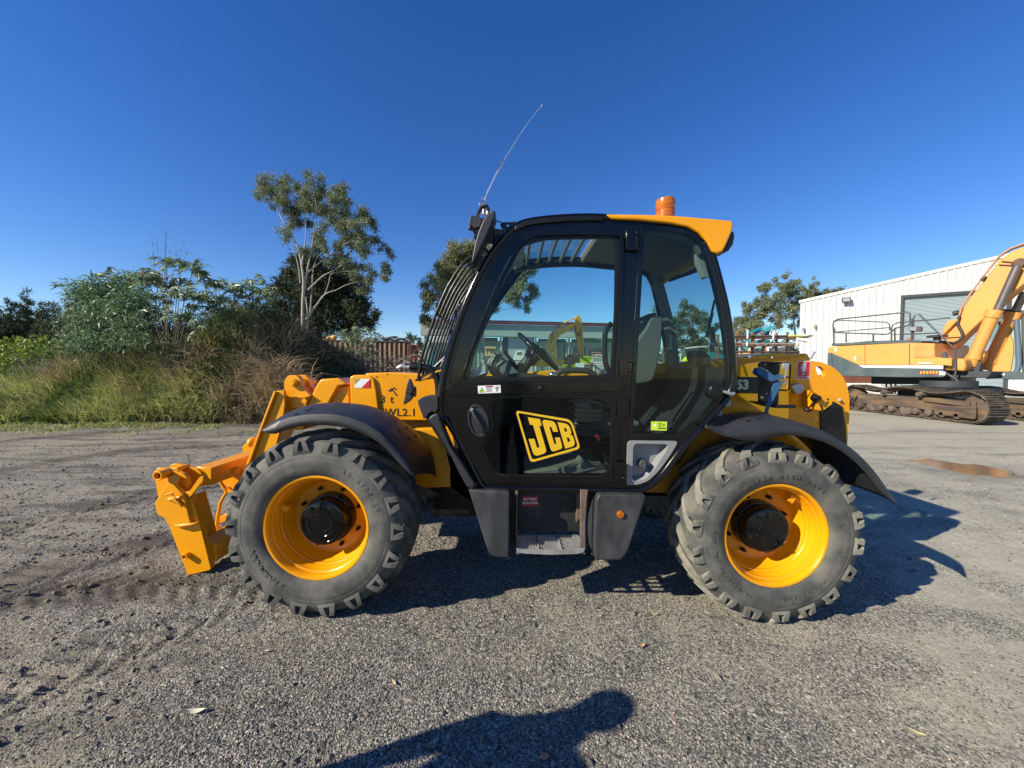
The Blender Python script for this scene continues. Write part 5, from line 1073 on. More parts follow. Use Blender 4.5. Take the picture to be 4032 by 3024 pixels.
# ================================================================ vegetation
def _unit(v): return v / np.maximum(np.linalg.norm(v, axis=-1, keepdims=True), 1e-9)
def leaf_cloud(pts, L, W, dirs, spread=.8, droop=0., curl=.15):
    """diamond leaves: returns verts (n,4,3)"""
    n = len(pts); d = _unit(dirs + spread * rs.randn(n, 3) + np.array([0, 0, -droop])); r = rs.randn(n, 3); s_ = _unit(np.cross(d, r)); nn = np.cross(d, s_)
    Ln = (L * (.6 + .8 * rs.rand(n)))[:, None]; Wn = (W * (.6 + .8 * rs.rand(n)))[:, None]
    mid = pts + d * Ln * .45 + nn * Ln * curl
    return np.stack([pts, mid - s_ * Wn / 2, pts + d * Ln, mid + s_ * Wn / 2], 1)
def mk_leaves(name, V, m, parent, org, rnd=None, kind=None):
    n = len(V); f = np.arange(n * 4).reshape(n, 4)
    if rnd is None: rnd = rs.rand(n)
    return np_mesh(name, V.reshape(-1, 3), f, m, kind, False, parent, np.repeat(rnd, 4), org)
def clump_pts(c, r, n, shell=.45, sq=(1, 1, 1)):
    d = _unit(rs.randn(n, 3)); rad = r * (shell + (1 - shell) * rs.rand(n)) ** .6
    return np.array(c) + d * rad[:, None] * np.array(sq)
def foliage(name, clumps, per, L, W, m, parent, org, spread=.8, droop=0., shell=.3, out=.5, sq=(1, 1, 1), sub=0):
    Vs, rn = [], []
    for c, r in clumps:
        c = np.array(c); k = max(6, int(per * r * r)); tone = rs.rand() * .5
        if sub:
            ks = max(3, int(sub * r * r)); cc = clump_pts(c, r, ks, shell, sq); kk = max(4, k // ks)
            p = (cc[:, None, :] + rs.randn(ks, kk, 3) * (.16 * r + .05)).reshape(-1, 3); rn.append(np.repeat(tone + .5 * rs.rand(ks), kk) * .7 + .3 * rs.rand(ks * kk))
        else: p = clump_pts(c, r, k, shell, sq); rn.append(tone + .5 * rs.rand(len(p)))
        Vs.append(leaf_cloud(p, L, W, _unit(p - c) * out, spread, droop))
    return mk_leaves(name, np.concatenate(Vs), m, parent, org, np.concatenate(rn))
M_bark = mat('pale_gum_bark', (.42, .39, .35), .8, var=.25, vs=5, bump=.3, bs=30, dirt=(.16, .13, .11), damt=.5, ds=3, sx=(1, 1, .3))
M_bark2 = mat('brown_bark', (.13, .10, .08), .9, var=.3, vs=5, bump=.4, bs=20)
M_twig = mat('dry_twig', (.15, .12, .09), .9, var=.3, vs=8)
L_euc = leaf_mat('eucalypt_leaf', (.08, .11, .045), (.30, .33, .16), .5, .3)
L_euc2 = leaf_mat('olive_leaf', (.12, .14, .05), (.34, .34, .15), .55, .3)
L_dark = leaf_mat('dark_she_oak_leaf', (.022, .036, .014), (.085, .105, .04), .7, .2)
L_cas = leaf_mat('far_she_oak_leaf', (.032, .052, .028), (.11, .14, .065), .7, .2)
L_cast = leaf_mat('castor_leaf', (.07, .13, .045), (.34, .42, .24), .38, .35)
L_wat = leaf_mat('sapling_leaf', (.05, .11, .04), (.24, .35, .16), .45, .35)
L_vine = leaf_mat('bright_vine_leaf', (.10, .17, .02), (.30, .38, .05), .5, .35)
L_grass = leaf_mat('green_grass', (.09, .14, .03), (.52, .52, .18), .6, .35)
L_dry = leaf_mat('dry_grass', (.075, .055, .03), (.52, .40, .22), .8, .25)
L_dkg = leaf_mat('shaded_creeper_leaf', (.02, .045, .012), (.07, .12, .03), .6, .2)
def gpt(x, y, dz=0): return Vector((x, y, gh(x, y) + dz))
def arr(v): return np.array([v.x, v.y, v.z])
def tree(name, label, cat, base, limbs, clumps, m_leaf, per, L, W, bark, group=None, **kw):
    """limbs: list of (points, radius start, radius end)"""
    T_ = thing(name, label, cat, base, group); m = MB()
    for pts, r0, r1 in limbs:
        n = len(pts); pd = dense([Vector(p) for p in pts], False, 3); k = len(pd); m.tube(pd, [.55 * (r0 + (r1 - r0) * (i / (k - 1)) ** .6) for i in range(k)], 7)
    m.build('trunk', bark, T_, sm=60)
    foliage('crown', clumps, per, L, W, m_leaf, T_, tuple(T_.location), **kw)
    return T_
# ---- mound
def mound_h(x, y):
    prof = np.interp(x, [-34, -26, -20, -17, -15, -13, -11, -9.6, -8.6, -7.4, -6.2, -5.2, -4.2, -3.4], [.1, .6, 1.0, 1.35, 1.8, 2.3, 2.7, 3.25, 3.0, 2.35, 1.55, .9, .3, -.05])
    yc = 14.6; front = sstep(10.6, 14.2, y + .25 * nz2(x * .7, y * 0, 4)); back = 1 - sstep(16, 20, y)
    lump = .35 * fbm(x * .8, y * .8, 61) + .10 * fbm(x * 4, y * 4, 66, 3)
    return prof * front * back * (1 + .25 * fbm(x * .5, y * .5, 8)) + lump * np.clip(prof, 0, 1) * front * back - .10 + .02 * front
mx_, my_ = np.meshgrid(np.arange(-34, -2.9, .11), np.arange(10.2, 20.4, .11)); mz_ = mound_h(mx_, my_) + ground_h(mx_, my_) * 0 - .02
M_soil = mat('dark_mound_soil', (.060, .045, .032), .95, var=.35, vs=2.5, bump=.8, bs=14, dirt=(.15, .11, .07), damt=.7, ds=1.6)
grid_mesh('earth_mound', mx_, my_, mz_, M_soil)
def mh(x, y): return max(float(mound_h(np.array([float(x)]), np.array([float(y)]))[0]) - .02, gh(x, y))
def MH(xs, ys): return np.maximum(mound_h(xs, ys) - .02, ground_h(xs, ys))
# ---- grass as one mass each
def blades(name, xs, ys, zs, L, W, m, lean=.5, label=None, cat='grass', wind=(.2, 0), rnd=None, org=(0, 0, 0)):
    n = len(xs); a = rs.rand(n) * 2 * np.pi; Ln = L * (.5 + .8 * rs.rand(n)); h = lean * (.3 + rs.rand(n)); d = np.stack([np.cos(a) * h + wind[0], np.sin(a) * h + wind[1], np.ones(n)], -1); d = _unit(d)
    b = np.stack([xs, ys, zs], -1); side = _unit(np.cross(d, rs.randn(n, 3))) * (W * (.6 + .8 * rs.rand(n)))[:, None] / 2
    d2 = _unit(d + np.stack([np.cos(a) * h * 1.5, np.sin(a) * h * 1.5, -h * .9], -1)); mid = b + d * (Ln * .55)[:, None]; tip = mid + d2 * (Ln * .5)[:, None]
    V = np.stack([b - side, b + side, mid + side * .8, mid - side * .8, tip], 1).reshape(-1, 3)
    i = np.arange(n) * 5; f = np.concatenate([np.stack([i, i + 1, i + 2, i + 3], -1), np.stack([i + 3, i + 2, i + 4, i + 4], -1)])
    # second face as triangle: use a degenerate-free separate mesh part
    me_f = np.stack([i, i + 1, i + 2, i + 3], -1)
    V2 = np.stack([b - side, b + side, mid + side * .8, mid - side * .8, mid - side * .8, mid + side * .8, tip + side * .15, tip - side * .15], 1).reshape(-1, 3); j = np.arange(n) * 8
    f2 = np.concatenate([np.stack([j, j + 1, j + 2, j + 3], -1), np.stack([j + 4, j + 5, j + 6, j + 7], -1)])
    r = rs.rand(n) if rnd is None else rnd; o = np_mesh(name, V2, f2, m, 'stuff', False, None, np.repeat(r, 8), org if org != (0, 0, 0) else None)
    if label: tag(o, label, cat, kind='stuff')
    return o
def scatter(n, x0, x1, y0, y1, wf):
    ox, oy = [], []; g = 0
    while g < n:
        x = x0 + (x1 - x0) * rs.rand(n); y = y0 + (y1 - y0) * rs.rand(n); k = rs.rand(n) < wf(x, y); ox.append(x[k]); oy.append(y[k]); g += int(k.sum())
    return np.concatenate(ox)[:n], np.concatenate(oy)[:n]
xs, ys = scatter(52000, -24, -7.6, 11.0, 15.5, lambda x, y: np.clip((1 - sstep(-10.4, -8.2, x)) * (fbm(x * .9, y * .9, 71) + .62) * (1.3 - .25 * (y - 11)), 0, 1))
blades('grass', xs, ys, MH(xs, ys) - .03, .62, .026, L_grass, .55, 'long yellow green grass growing on the front of the mound', rnd=np.clip(.38 + 1.3 * fbm(xs * 1.3, ys * 1.3, 77) + .28 * rs.randn(len(xs)), 0, 1))
xs, ys = scatter(9000, -11.5, -5.6, 11.0, 14.8, lambda x, y: np.clip(fbm(x * 1.2, y * 1.2, 81) + .45, 0, 1) * sstep(-11.5, -9.5, x) * (1 - sstep(-7.6, -6.6, x)))
blades('dry_grass', xs, ys, MH(xs, ys) - .02, .55, .018, L_dry, 1.1, 'brown dry grass and dead stalks on the dark mound', 'dry grass', rnd=.6 * rs.rand(9000))
xs, ys = scatter(26000, -9.4, -3.6, 11.2, 17, lambda x, y: np.clip(fbm(x * .8, y * .8, 91) + .55, 0, 1))
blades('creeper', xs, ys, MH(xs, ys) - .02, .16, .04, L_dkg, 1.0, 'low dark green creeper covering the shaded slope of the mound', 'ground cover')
xs, ys = scatter(2600, -16, -5, 8.6, 11.4, lambda x, y: np.clip((fbm(x * 1.5, y * 1.5, 95) + .15) * sstep(8.4, 11, y), 0, 1) ** 1.3)
blades('weeds', xs, ys, ground_h(xs, ys) - .01, .16, .018, L_grass, .9, 'short weeds spreading onto the bare ground before the mound', 'weeds')
# dry grass clump hanging on the mound, seen as one tan tuft
xs, ys = rs.randn(1800) * .42 - 7.35, rs.randn(1800) * .3 + 12.1
ct = thing('dry_grass_clump', 'large tan clump of arching dead grass on the mound', 'grass clump', (-7.35, 12.1, mh(-7.35, 12.1)))
o = blades('blade_mass', xs, ys, MH(xs, ys), 1.0, .018, L_dry, 1.0, wind=(.25, -.1), rnd=.45 + .55 * rs.rand(1800), org=tuple(ct.location)); o.parent = ct; o.location = (0, 0, 0); del o['kind']
# ---- castor oil plants: hand-shaped leaves on bare stems
def palmate(c, R_, nrm, up, n=7):
    """one hand-shaped leaf: centre + lobes"""
    nrm = nrm / np.linalg.norm(nrm); u = up - nrm * up.dot(nrm); u = u / np.linalg.norm(u); w_ = np.cross(nrm, u); v = [c]; q = 2 * n
    for k in range(q + 1):
        a = -2.5 + 5.0 * k / q; rr_ = R_ * ((1 - .25 * abs(a) / 2.5) if k % 2 else .34); p = c + (u * math.cos(a) + w_ * math.sin(a)) * rr_
        if k % 2: p = p - nrm * rr_ * .28
        v.append(p)
    return v
def castor(label, base, tips, size, seed, group='castor oil plants on the mound', per=7, m_leaf=None):
    rg_ = np.random.RandomState(seed); T_ = thing('castor_plant', label, 'castor plant', base, group); m = MB(); V = []; Fc = []; rn = []
    b = np.array(base)
    for tp_ in tips:
        tp_ = np.array(tp_); midp = b * .45 + tp_ * .55 + rg_.randn(3) * .12; pd = dense([Vector(b), Vector(midp), Vector(tp_)], False, 4); m.tube(pd, [.018 - .010 * i / (len(pd) - 1) for i in range(len(pd))], 6)
        for k in range(per):
            d = rg_.randn(3); d[2] = abs(d[2]) * .5 - .1; d = d / np.linalg.norm(d); Lp = size * (.7 + .8 * rg_.rand()); c = tp_ + d * Lp - np.array([0, 0, .1]) * rg_.rand()
            m.tube([Vector(tp_), Vector(tp_ * .4 + c * .6 + [0, 0, .03]), Vector(c)], [.008, .006, .004], 4, cap=False)
            nrm = d * .35 + np.array([-.25, -.5, .8]) + .35 * rg_.randn(3); lf = palmate(c, size * (.55 + .5 * rg_.rand()), nrm, d + np.array([0, 0, -.35])); o_ = len(V); V += lf; Fc += [(o_, o_ + i, o_ + i + 1) for i in range(1, len(lf) - 1)]; rn += [rg_.rand()] * len(lf)
    m.build('stem', M_twig, T_, sm=60); np_mesh('leaf_mass', np.array(V), np.array(Fc), m_leaf or L_cast, None, False, T_, np.array(rn), base); return T_
def tips(crop, pts, Y, dy=.9):
    return [arr(at(crop, x, y, Y + random.uniform(-dy, dy))) for x, y in pts]
def mbase(crop, x, y, Y): p = at(crop, x, y, Y); return (p.x, p.y, mh(p.x, p.y) - .03)
castor('tall castor plant with pale stems, the highest leaves on the mound', mbase('F', 1130, 1330, 12.2), tips('F', [(970, 670), (1090, 555), (1190, 550), (1260, 610), (1010, 790), (1120, 760), (1220, 760), (960, 900), (1160, 900), (1060, 690), (1290, 760), (930, 620), (1180, 690)], 12.6), .27, 1, per=17)
castor('castor plant with few low leaves in front of the mound', mbase('F', 1150, 1340, 11.9), tips('F', [(965, 1070), (1330, 960), (1215, 1020), (1190, 1190), (930, 960)], 11.9, .3), .27, 2, per=2)
castor('castor plant leaning to the right behind the tall one', mbase('F', 1420, 1060, 13.4), tips('F', [(1340, 690), (1410, 700), (1480, 720), (1380, 790), (1460, 800), (1540, 740), (1320, 840), (1420, 860)], 13.4), .28, 3, per=14)
castor('rightmost castor plant at the shoulder of the mound', mbase('F', 1640, 1050, 13.6), tips('F', [(1600, 720), (1650, 680), (1700, 740), (1740, 780), (1620, 790), (1690, 830), (1600, 880)], 13.6), .28, 4, per=14)
castor('leftmost castor plant with one drooping grey leaf cluster', mbase('F', 470, 1240, 13.0), tips('F', [(455, 890), (440, 940), (520, 960), (430, 1010), (500, 1060)], 13.0), .22, 5, per=4)
castor('castor plant poking above the leafy sapling', mbase('F', 800, 1200, 13.6), tips('F', [(700, 630), (860, 660), (960, 650), (760, 700)], 13.6), .26, 6, per=12)
# ---- saplings with long narrow leaves
def sapling(label, base, crop, pts, Y, m_leaf, per, L, W, r=.35, droop=.5, name='sapling', cat='sapling', group='leafy saplings on the mound', spread=.8, sq=(1, 1, 1), shell=.1):
    cl = [(arr(at(crop, x, y, Y + random.uniform(-.7, .7))), r * k) for x, y, k in pts]; b = Vector(base); lm = [([b, b.lerp(Vector(c), .5) + Vector((random.uniform(-.1, .1), 0, .1)), Vector(c)], .03, .006) for c, _ in cl]
    return tree(name, label, cat, base, lm, cl, m_leaf, per, L, W, M_twig, group, droop=droop, spread=spread, shell=shell, sq=sq)
sapling('wide leafy sapling with drooping narrow leaves left on the mound', mbase('F', 690, 1230, 13.2), 'F', [(480, 720, .8), (540, 750, 1), (620, 710, .9), (700, 720, 1), (780, 680, .8), (860, 700, 1.1), (560, 800, 1), (650, 800, 1.1), (740, 790, 1.1), (830, 800, 1.1), (900, 780, 1), (680, 890, 1.1), (780, 900, 1.1), (860, 900, 1.1), (620, 900, .9), (940, 860, 1)], 13.0, L_wat, 1150, .26, .045, .42)
sapling('lower leafy sapling with green foliage among the grass', mbase('F', 600, 1250, 12.4), 'F', [(500, 1020, 1), (560, 1060, 1), (640, 1060, 1), (720, 1010, 1), (780, 1060, 1), (850, 1020, 1), (520, 1110, .9), (920, 1050, .8)], 12.4, L_wat, 900, .20, .035, .42)
sapling('thin grey feathery sapling rising above the mound', mbase('F', 1080, 900, 14.6), 'F', [(1085, 330, .25), (1080, 400, .4), (1085, 470, .5), (1020, 400, .3), (1000, 470, .45), (1150, 470, .5), (1190, 470, .35), (1060, 540, .7), (1140, 530, .6), (980, 540, .5), (870, 590, .5)], 14.6, leaf_mat('grey_needles', (.10, .11, .10), (.22, .23, .22), .7, .1), 300, .28, .010, .40, droop=-.4, spread=.5, name='casuarina_sapling')
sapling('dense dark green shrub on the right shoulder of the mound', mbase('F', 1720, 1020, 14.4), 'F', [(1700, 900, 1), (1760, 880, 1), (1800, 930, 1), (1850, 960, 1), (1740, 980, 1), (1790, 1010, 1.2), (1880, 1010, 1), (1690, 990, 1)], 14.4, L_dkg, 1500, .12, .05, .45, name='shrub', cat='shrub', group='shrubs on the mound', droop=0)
sapling('brownish green bushy shrub right of the tall castor plant', mbase('F', 1400, 1050, 13.0), 'F', [(1380, 900, 1), (1450, 880, 1), (1530, 880, 1), (1600, 900, 1), (1420, 960, 1), (1500, 960, 1), (1580, 970, 1), (1640, 960, 1), (1380, 990, .9)], 13.0, leaf_mat('bushy_leaf', (.05, .085, .025), (.20, .24, .09), .6, .25), 1500, .16, .022, .40, name='shrub', cat='shrub', group='shrubs on the mound', droop=.1)
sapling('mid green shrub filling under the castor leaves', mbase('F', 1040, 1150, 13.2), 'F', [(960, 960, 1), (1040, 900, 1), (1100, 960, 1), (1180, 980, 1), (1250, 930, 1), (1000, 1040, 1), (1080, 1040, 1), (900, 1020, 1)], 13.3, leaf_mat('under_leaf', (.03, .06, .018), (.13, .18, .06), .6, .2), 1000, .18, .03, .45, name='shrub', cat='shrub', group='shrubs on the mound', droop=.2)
def vine(label, crop, pts, Y, r=.7):
    cl = [(arr(at(crop, x, y, Y + random.uniform(-.8, .8))), r * k) for x, y, k in pts]; b = at(crop, pts[0][0], pts[0][1], Y); return tree('vine_thicket', label, 'vine thicket', (b.x, b.y, mh(b.x, b.y)), [([Vector((b.x, b.y, mh(b.x, b.y))), Vector(cl[1][0]), Vector(cl[2][0])], .03, .01)], cl, L_vine, 420, .16, .13, M_twig, shell=.7, droop=.1)
vine('bright yellow green vine thicket at the left edge below dark trees', 'F', [(30, 1150, 1), (110, 1130, 1), (60, 1210, 1), (170, 1180, 1), (-40, 1160, 1), (-80, 1230, 1.2)], 19)
vine('smaller bright green vine thicket right of the left edge thicket', 'F', [(250, 1130, 1), (300, 1160, 1), (220, 1200, 1), (320, 1210, .9), (270, 1230, 1)], 18)
sapling('pale green leafy bush under the leftmost sapling', mbase('F', 700, 1200, 12.8), 'F', [(500, 860, 1), (580, 880, 1.1), (480, 940, 1), (560, 960, 1.1), (660, 960, 1.1), (740, 960, 1.1), (820, 980, 1), (900, 960, 1), (430, 1040, .9), (470, 1100, .9), (700, 1100, 1), (820, 1110, 1)], 12.8, leaf_mat('pale_bush_leaf', (.07, .12, .05), (.26, .33, .17), .5, .3), 1200, .15, .04, .42, name='shrub', cat='shrub', group='shrubs on the mound', droop=.1)
sapling('olive bush hiding the stems of the tall castor plant', mbase('F', 1130, 1260, 11.9), 'F', [(1020, 1120, 1), (1090, 1160, 1), (1160, 1130, 1), (1080, 1060, .8), (1220, 1100, .9), (1000, 1180, .9), (1150, 1040, .7), (1260, 1160, .8)], 11.9, leaf_mat('olive_bush_leaf', (.05, .065, .025), (.20, .21, .09), .6, .2), 1000, .16, .025, .34, name='shrub', cat='shrub', group='shrubs on the mound', droop=.1)
xs, ys = scatter(3200, -15.5, -7.6, 11.4, 14.4, lambda x, y: np.clip(fbm(x * 1.6, y * 1.6, 171) + .1, 0, 1) ** 1.2)
blades('tall_grass', xs, ys, MH(xs, ys) - .03, 1.05, .022, L_dry, .6, 'taller straw coloured grass stalks mixed through the mound grass', 'grass', rnd=.35 + .65 * rs.rand(3200))
# dead grey twigs on the left
m = MB(); rg = random.Random(8)
for k in range(60):
    b = at('F', rg.uniform(100, 420), rg.uniform(1180, 1350), 13 + rg.uniform(-1, 1)); a = rg.uniform(0, 6.28); m.tube([b, b + Vector((math.cos(a) * .3, math.sin(a) * .2, rg.uniform(.1, .4))), b + Vector((math.cos(a) * .7, math.sin(a) * .3, rg.uniform(.0, .6)))], [.008, .006, .003], 4)
tag(m.build('dead_twigs', M_twig), 'grey dead twigs tangled in the grass at left', 'dead twigs', kind='stuff')
m = MB()
for k in range(150):
    b = at('F', rg.uniform(1150, 1700), rg.uniform(1150, 1450), 12 + rg.uniform(-.6, .8)); a = rg.uniform(0, 6.28); m.tube([b, b + Vector((math.cos(a) * .2, math.sin(a) * .2, rg.uniform(-.1, .3))), b + Vector((math.cos(a) * .5, math.sin(a) * .3, rg.uniform(-.2, .3)))], [.009, .007, .003], 4)
tag(m.build('dead_stalks', mat('dead_stalk', (.30, .22, .14), .9, var=.3)), 'broken brown stalks lying over the dark face of the mound', 'dead stalks', kind='stuff')
# ---- far she-oak row at left
def cone_tree(label, u, top, bot, Y, wd, seed, crop='F', m_leaf=None, group='dark she-oaks in a far row at left', base_z=None):
    b = at(crop, u, bot, Y); t = at(crop, u, top, Y); b.z = 0 if base_z is None else base_z; rg_ = random.Random(seed); cl = []
    Ht = t.z - b.z
    for k in range(34):
        f = (k + .5) / 34; rr_ = wd * .55 * (1.05 - f) ** 1.0; a = rg_.uniform(0, 6.28); cl.append(((b.x + rr_ * .6 * math.cos(a), Y + rr_ * .6 * math.sin(a), b.z + Ht * (.08 + .86 * f)), max(.26, rr_ * .75)))
    return tree('she_oak', label, 'tree', (b.x, b.y, b.z), [([(b.x, Y, b.z), (b.x + .1, Y, b.z + Ht * .5), (b.x, Y, t.z - .3)], .18, .03)], cl, m_leaf or L_cas, 800, .34, .07, M_bark2, group, droop=-.5, spread=.55, shell=.3, out=.7, sub=8)
for i, (u, top, wd, lab) in enumerate([(-30, 830, 2.0, 'she-oak cut by the left edge of the picture'), (80, 765, 2.2, 'second she-oak from the left edge, with a blunt double top'), (190, 712, 2.4, 'tallest she-oak of the far row at left'), (300, 785, 1.9, 'narrow she-oak right of the tallest one'), (362, 795, 1.8, 'she-oak between two narrow neighbours in the far row'), (460, 780, 2.1, 'rightmost tall she-oak beside the leafy sapling'), (550, 845, 1.6, 'short she-oak half hidden by the leafy sapling')]):
    cone_tree(lab, u, top, 1120, 36 + 1.2 * (i % 3), wd * 1.25, i)
for i, (u, top, wd, lab) in enumerate([(30, 860, 2.2, 'low she-oak filling the gap at the left edge of the far row'), (135, 850, 2.4, 'low she-oak filling the gap before the tallest one'), (250, 860, 2.4, 'low she-oak filling the gap right of the tallest one'), (410, 860, 2.3, 'low she-oak filling the gap near the leafy sapling'), (510, 880, 2.3, 'low she-oak just behind the leftmost leafy sapling')]):
    cone_tree(lab, u, top, 1120, 39, wd * 1.6, 60 + i)
cone_tree('small brown-tinged she-oak in front of the far row', 320, 930, 1120, 30, 2.2, 40, m_leaf=leaf_mat('brown_green_leaf', (.05, .055, .02), (.12, .12, .05), .7, .15), group=None)
# ---- big gum tree
def P3(crop, pts, Y, j=0): return [at(crop, x, y, Y + random.uniform(-j, j)) for x, y in pts]
def cl_(crop, pts, Y, j=1.2, k=1.0):
    s = CR[crop][2] / F * Y; return [(arr(at(crop, x, y, Y + random.uniform(-j, j))), r * s * k) for x, y, r in pts]
YG = 22.0; gb = at('G', 540, 1300, YG)
limbs = [(P3('G', [(545, 1400), (540, 1300), (538, 1100), (545, 950), (530, 820), (500, 680), (430, 560), (350, 420), (265, 320)], YG), .24, .03), (P3('G', [(548, 1000), (570, 860), (600, 720), (620, 560), (640, 420), (612, 260)], YG, .3), .14, .02), (P3('G', [(565, 880), (660, 800), (760, 720), (860, 560), (940, 460)], YG, .4), .11, .02),
         (P3('G', [(560, 1215), (640, 1105), (700, 1030), (780, 1000), (860, 960), (980, 930)], YG, .3), .13, .02), (P3('G', [(575, 1000), (680, 900), (760, 860), (850, 800), (1000, 740), (1180, 745)], YG, .4), .10, .015), (P3('G', [(530, 820), (560, 620), (545, 450), (440, 280)], YG, .3), .09, .02), (P3('G', [(590, 1190), (605, 1000), (620, 820), (700, 640), (780, 430), (860, 290)], YG + .4, .3), .10, .015),
         (P3('G', [(500, 680), (400, 560), (380, 500)], YG), .05, .015), (P3('G', [(570, 1290), (575, 1180), (560, 1050)], YG + .2), .09, .06), (P3('G', [(520, 950), (505, 820), (470, 700), (440, 640)], YG), .07, .02), (P3('G', [(700, 1030), (730, 940), (750, 880), (900, 860), (1060, 860)], YG, .3), .07, .015), (P3('G', [(760, 720), (900, 640), (1060, 640)], YG, .3), .06, .012)]
gcl = [(250, 250, 60), (330, 220, 70), (240, 310, 40), (350, 300, 70), (440, 240, 60), (450, 330, 70), (420, 400, 55), (540, 380, 60), (610, 220, 60), (620, 290, 70), (600, 360, 60), (500, 450, 55), (560, 500, 50), (700, 300, 55), (770, 280, 55), (860, 262, 42), (850, 340, 50), (700, 400, 70), (790, 400, 70), (700, 480, 60), (800, 480, 60), (860, 530, 60), (940, 430, 55), (960, 520, 60), (1030, 480, 50), (1070, 545, 42), (900, 600, 60), (980, 620, 60), (1060, 640, 42), (820, 620, 50), (700, 620, 50), (1120, 680, 36), (1180, 745, 34), (1000, 730, 45), (920, 700, 45), (760, 690, 48), (560, 700, 40), (640, 640, 48), (450, 520, 42), (420, 600, 40), (380, 560, 26), (960, 840, 45), (1040, 860, 38), (1110, 830, 40), (1120, 890, 36), (980, 970, 45), (900, 880, 48), (850, 800, 48), (740, 780, 45), (300, 350, 35), (210, 315, 22), (640, 720, 40), (1010, 930, 36), (560, 290, 40), (1140, 860, 34), (860, 450, 55), (500, 380, 50)]
tree('gum_tree', 'tall pale-barked gum tree with open branching crown behind the mound', 'tree', (gb.x, gb.y, 0), limbs, cl_('G', gcl, YG, 1.3, 1.12), L_euc, 3000, .16, .04, M_bark, droop=.7, spread=.7, shell=.10, out=.3, sub=16)
cas = [(640, 900, 120), (520, 880, 90), (470, 860, 70), (420, 960, 80), (370, 1050, 60), (440, 1050, 100), (540, 1000, 120), (700, 880, 110), (800, 850, 90), (860, 900, 80), (760, 980, 130), (650, 1080, 130), (560, 1160, 120), (440, 1180, 90), (400, 1240, 70), (500, 1250, 100), (620, 1230, 120), (740, 1120, 130), (860, 1020, 110), (900, 1120, 100), (960, 1180, 90), (1010, 1190, 55), (860, 1220, 110), (740, 1250, 110), (960, 1250, 80), (930, 960, 60), (580, 860, 90), (360, 1110, 35), (345, 1030, 35)]
cb = at('G', 660, 1300, 30); tree('she_oak', 'broad dark she-oak directly behind the tall gum tree', 'tree', (cb.x, cb.y, 0), [(P3('G', [(660, 1400), (650, 1200), (640, 1000), (640, 880)], 30), .35, .05), (P3('G', [(650, 1200), (800, 1050), (880, 960)], 30), .15, .04), (P3('G', [(650, 1200), (500, 1050), (400, 980)], 30), .15, .04)], cl_('G', cas, 30, 1.6, 1.12), L_dark, 900, .40, .07, M_bark2, droop=-.2, spread=.7, shell=.35, out=.5, sub=8)
# ---- gum tree behind the cab (seen past the guard and through the window)
b2 = [(430, 440, 55), (360, 480, 70), (300, 560, 75), (240, 640, 70), (330, 640, 80), (400, 580, 80), (440, 520, 70), (500, 500, 60), (190, 720, 60), (160, 800, 50), (150, 880, 45), (150, 940, 25), (260, 740, 70), (220, 840, 50), (340, 740, 60), (420, 680, 60), (300, 820, 50), (250, 900, 35), (520, 600, 60), (600, 580, 60), (680, 600, 60), (740, 620, 55), (800, 610, 45), (790, 680, 50), (720, 700, 50), (640, 700, 55), (560, 720, 55), (810, 760, 35), (730, 790, 40), (760, 840, 25), (650, 800, 45), (560, 820, 40), (700, 540, 55), (600, 500, 55), (440, 780, 40), (350, 840, 35), (620, 650, 60)]
tb = at('B', 500, 1300, 25); tree('gum_tree', 'gum tree with rounded olive crown seen behind the windscreen guard', 'tree', (tb.x, tb.y, 0), [(P3('B', [(500, 1400), (500, 1200), (490, 900), (450, 700), (380, 560)], 25), .25, .03), (P3('B', [(495, 950), (600, 820), (700, 750), (790, 690)], 25), .10, .02), (P3('B', [(490, 900), (350, 760), (220, 700), (160, 760)], 25, .3), .10, .02), (P3('B', [(450, 700), (520, 600), (600, 520)], 25), .08, .02), (P3('B', [(560, 870), (640, 850), (740, 830)], 25), .05, .01)], cl_('B', b2, 25, 1.2, 1.3), L_euc2, 2300, .20, .055, M_bark, droop=.8, spread=.6, shell=.2, out=.3, sub=9)
# ---- trees at right, behind the rack and shed
e3 = [(400, 420, 50), (450, 380, 40), (380, 400, 40), (500, 420, 60), (570, 400, 55), (620, 420, 50), (530, 480, 60), (600, 500, 60), (460, 500, 60), (350, 510, 50), (300, 530, 45), (250, 540, 35), (340, 580, 60), (420, 580, 60), (500, 580, 60), (580, 590, 60), (640, 560, 50), (270, 620, 60), (350, 650, 60), (200, 660, 60), (170, 700, 60), (440, 660, 50), (600, 660, 45), (520, 340, 22), (545, 320, 16), (300, 700, 60), (240, 740, 60), (380, 720, 40)]
rb = at('E', 570, 760, 40); tree('gum_tree', 'spreading gum tree behind the steel rack left of the white shed', 'tree', (rb.x, rb.y, 0), [(P3('E', [(600, 900), (595, 740), (575, 600), (540, 480), (450, 400)], 40), .30, .04), (P3('E', [(575, 600), (650, 480), (620, 400)], 40), .12, .03), (P3('E', [(590, 720), (480, 640), (360, 600), (250, 600)], 40), .14, .03), (P3('E', [(545, 500), (560, 400), (545, 330)], 40), .08, .02)], cl_('E', e3, 40, 1.8, .95), L_euc, 1200, .27, .075, M_bark, droop=.5, spread=.7, shell=.2, out=.3, sub=8)
e4 = [(740, 400, 28), (735, 380, 22), (740, 350, 14), (720, 440, 40), (780, 440, 40), (840, 440, 40), (900, 430, 30), (700, 470, 50), (800, 480, 50), (880, 450, 30), (760, 500, 50), (660, 480, 40)]
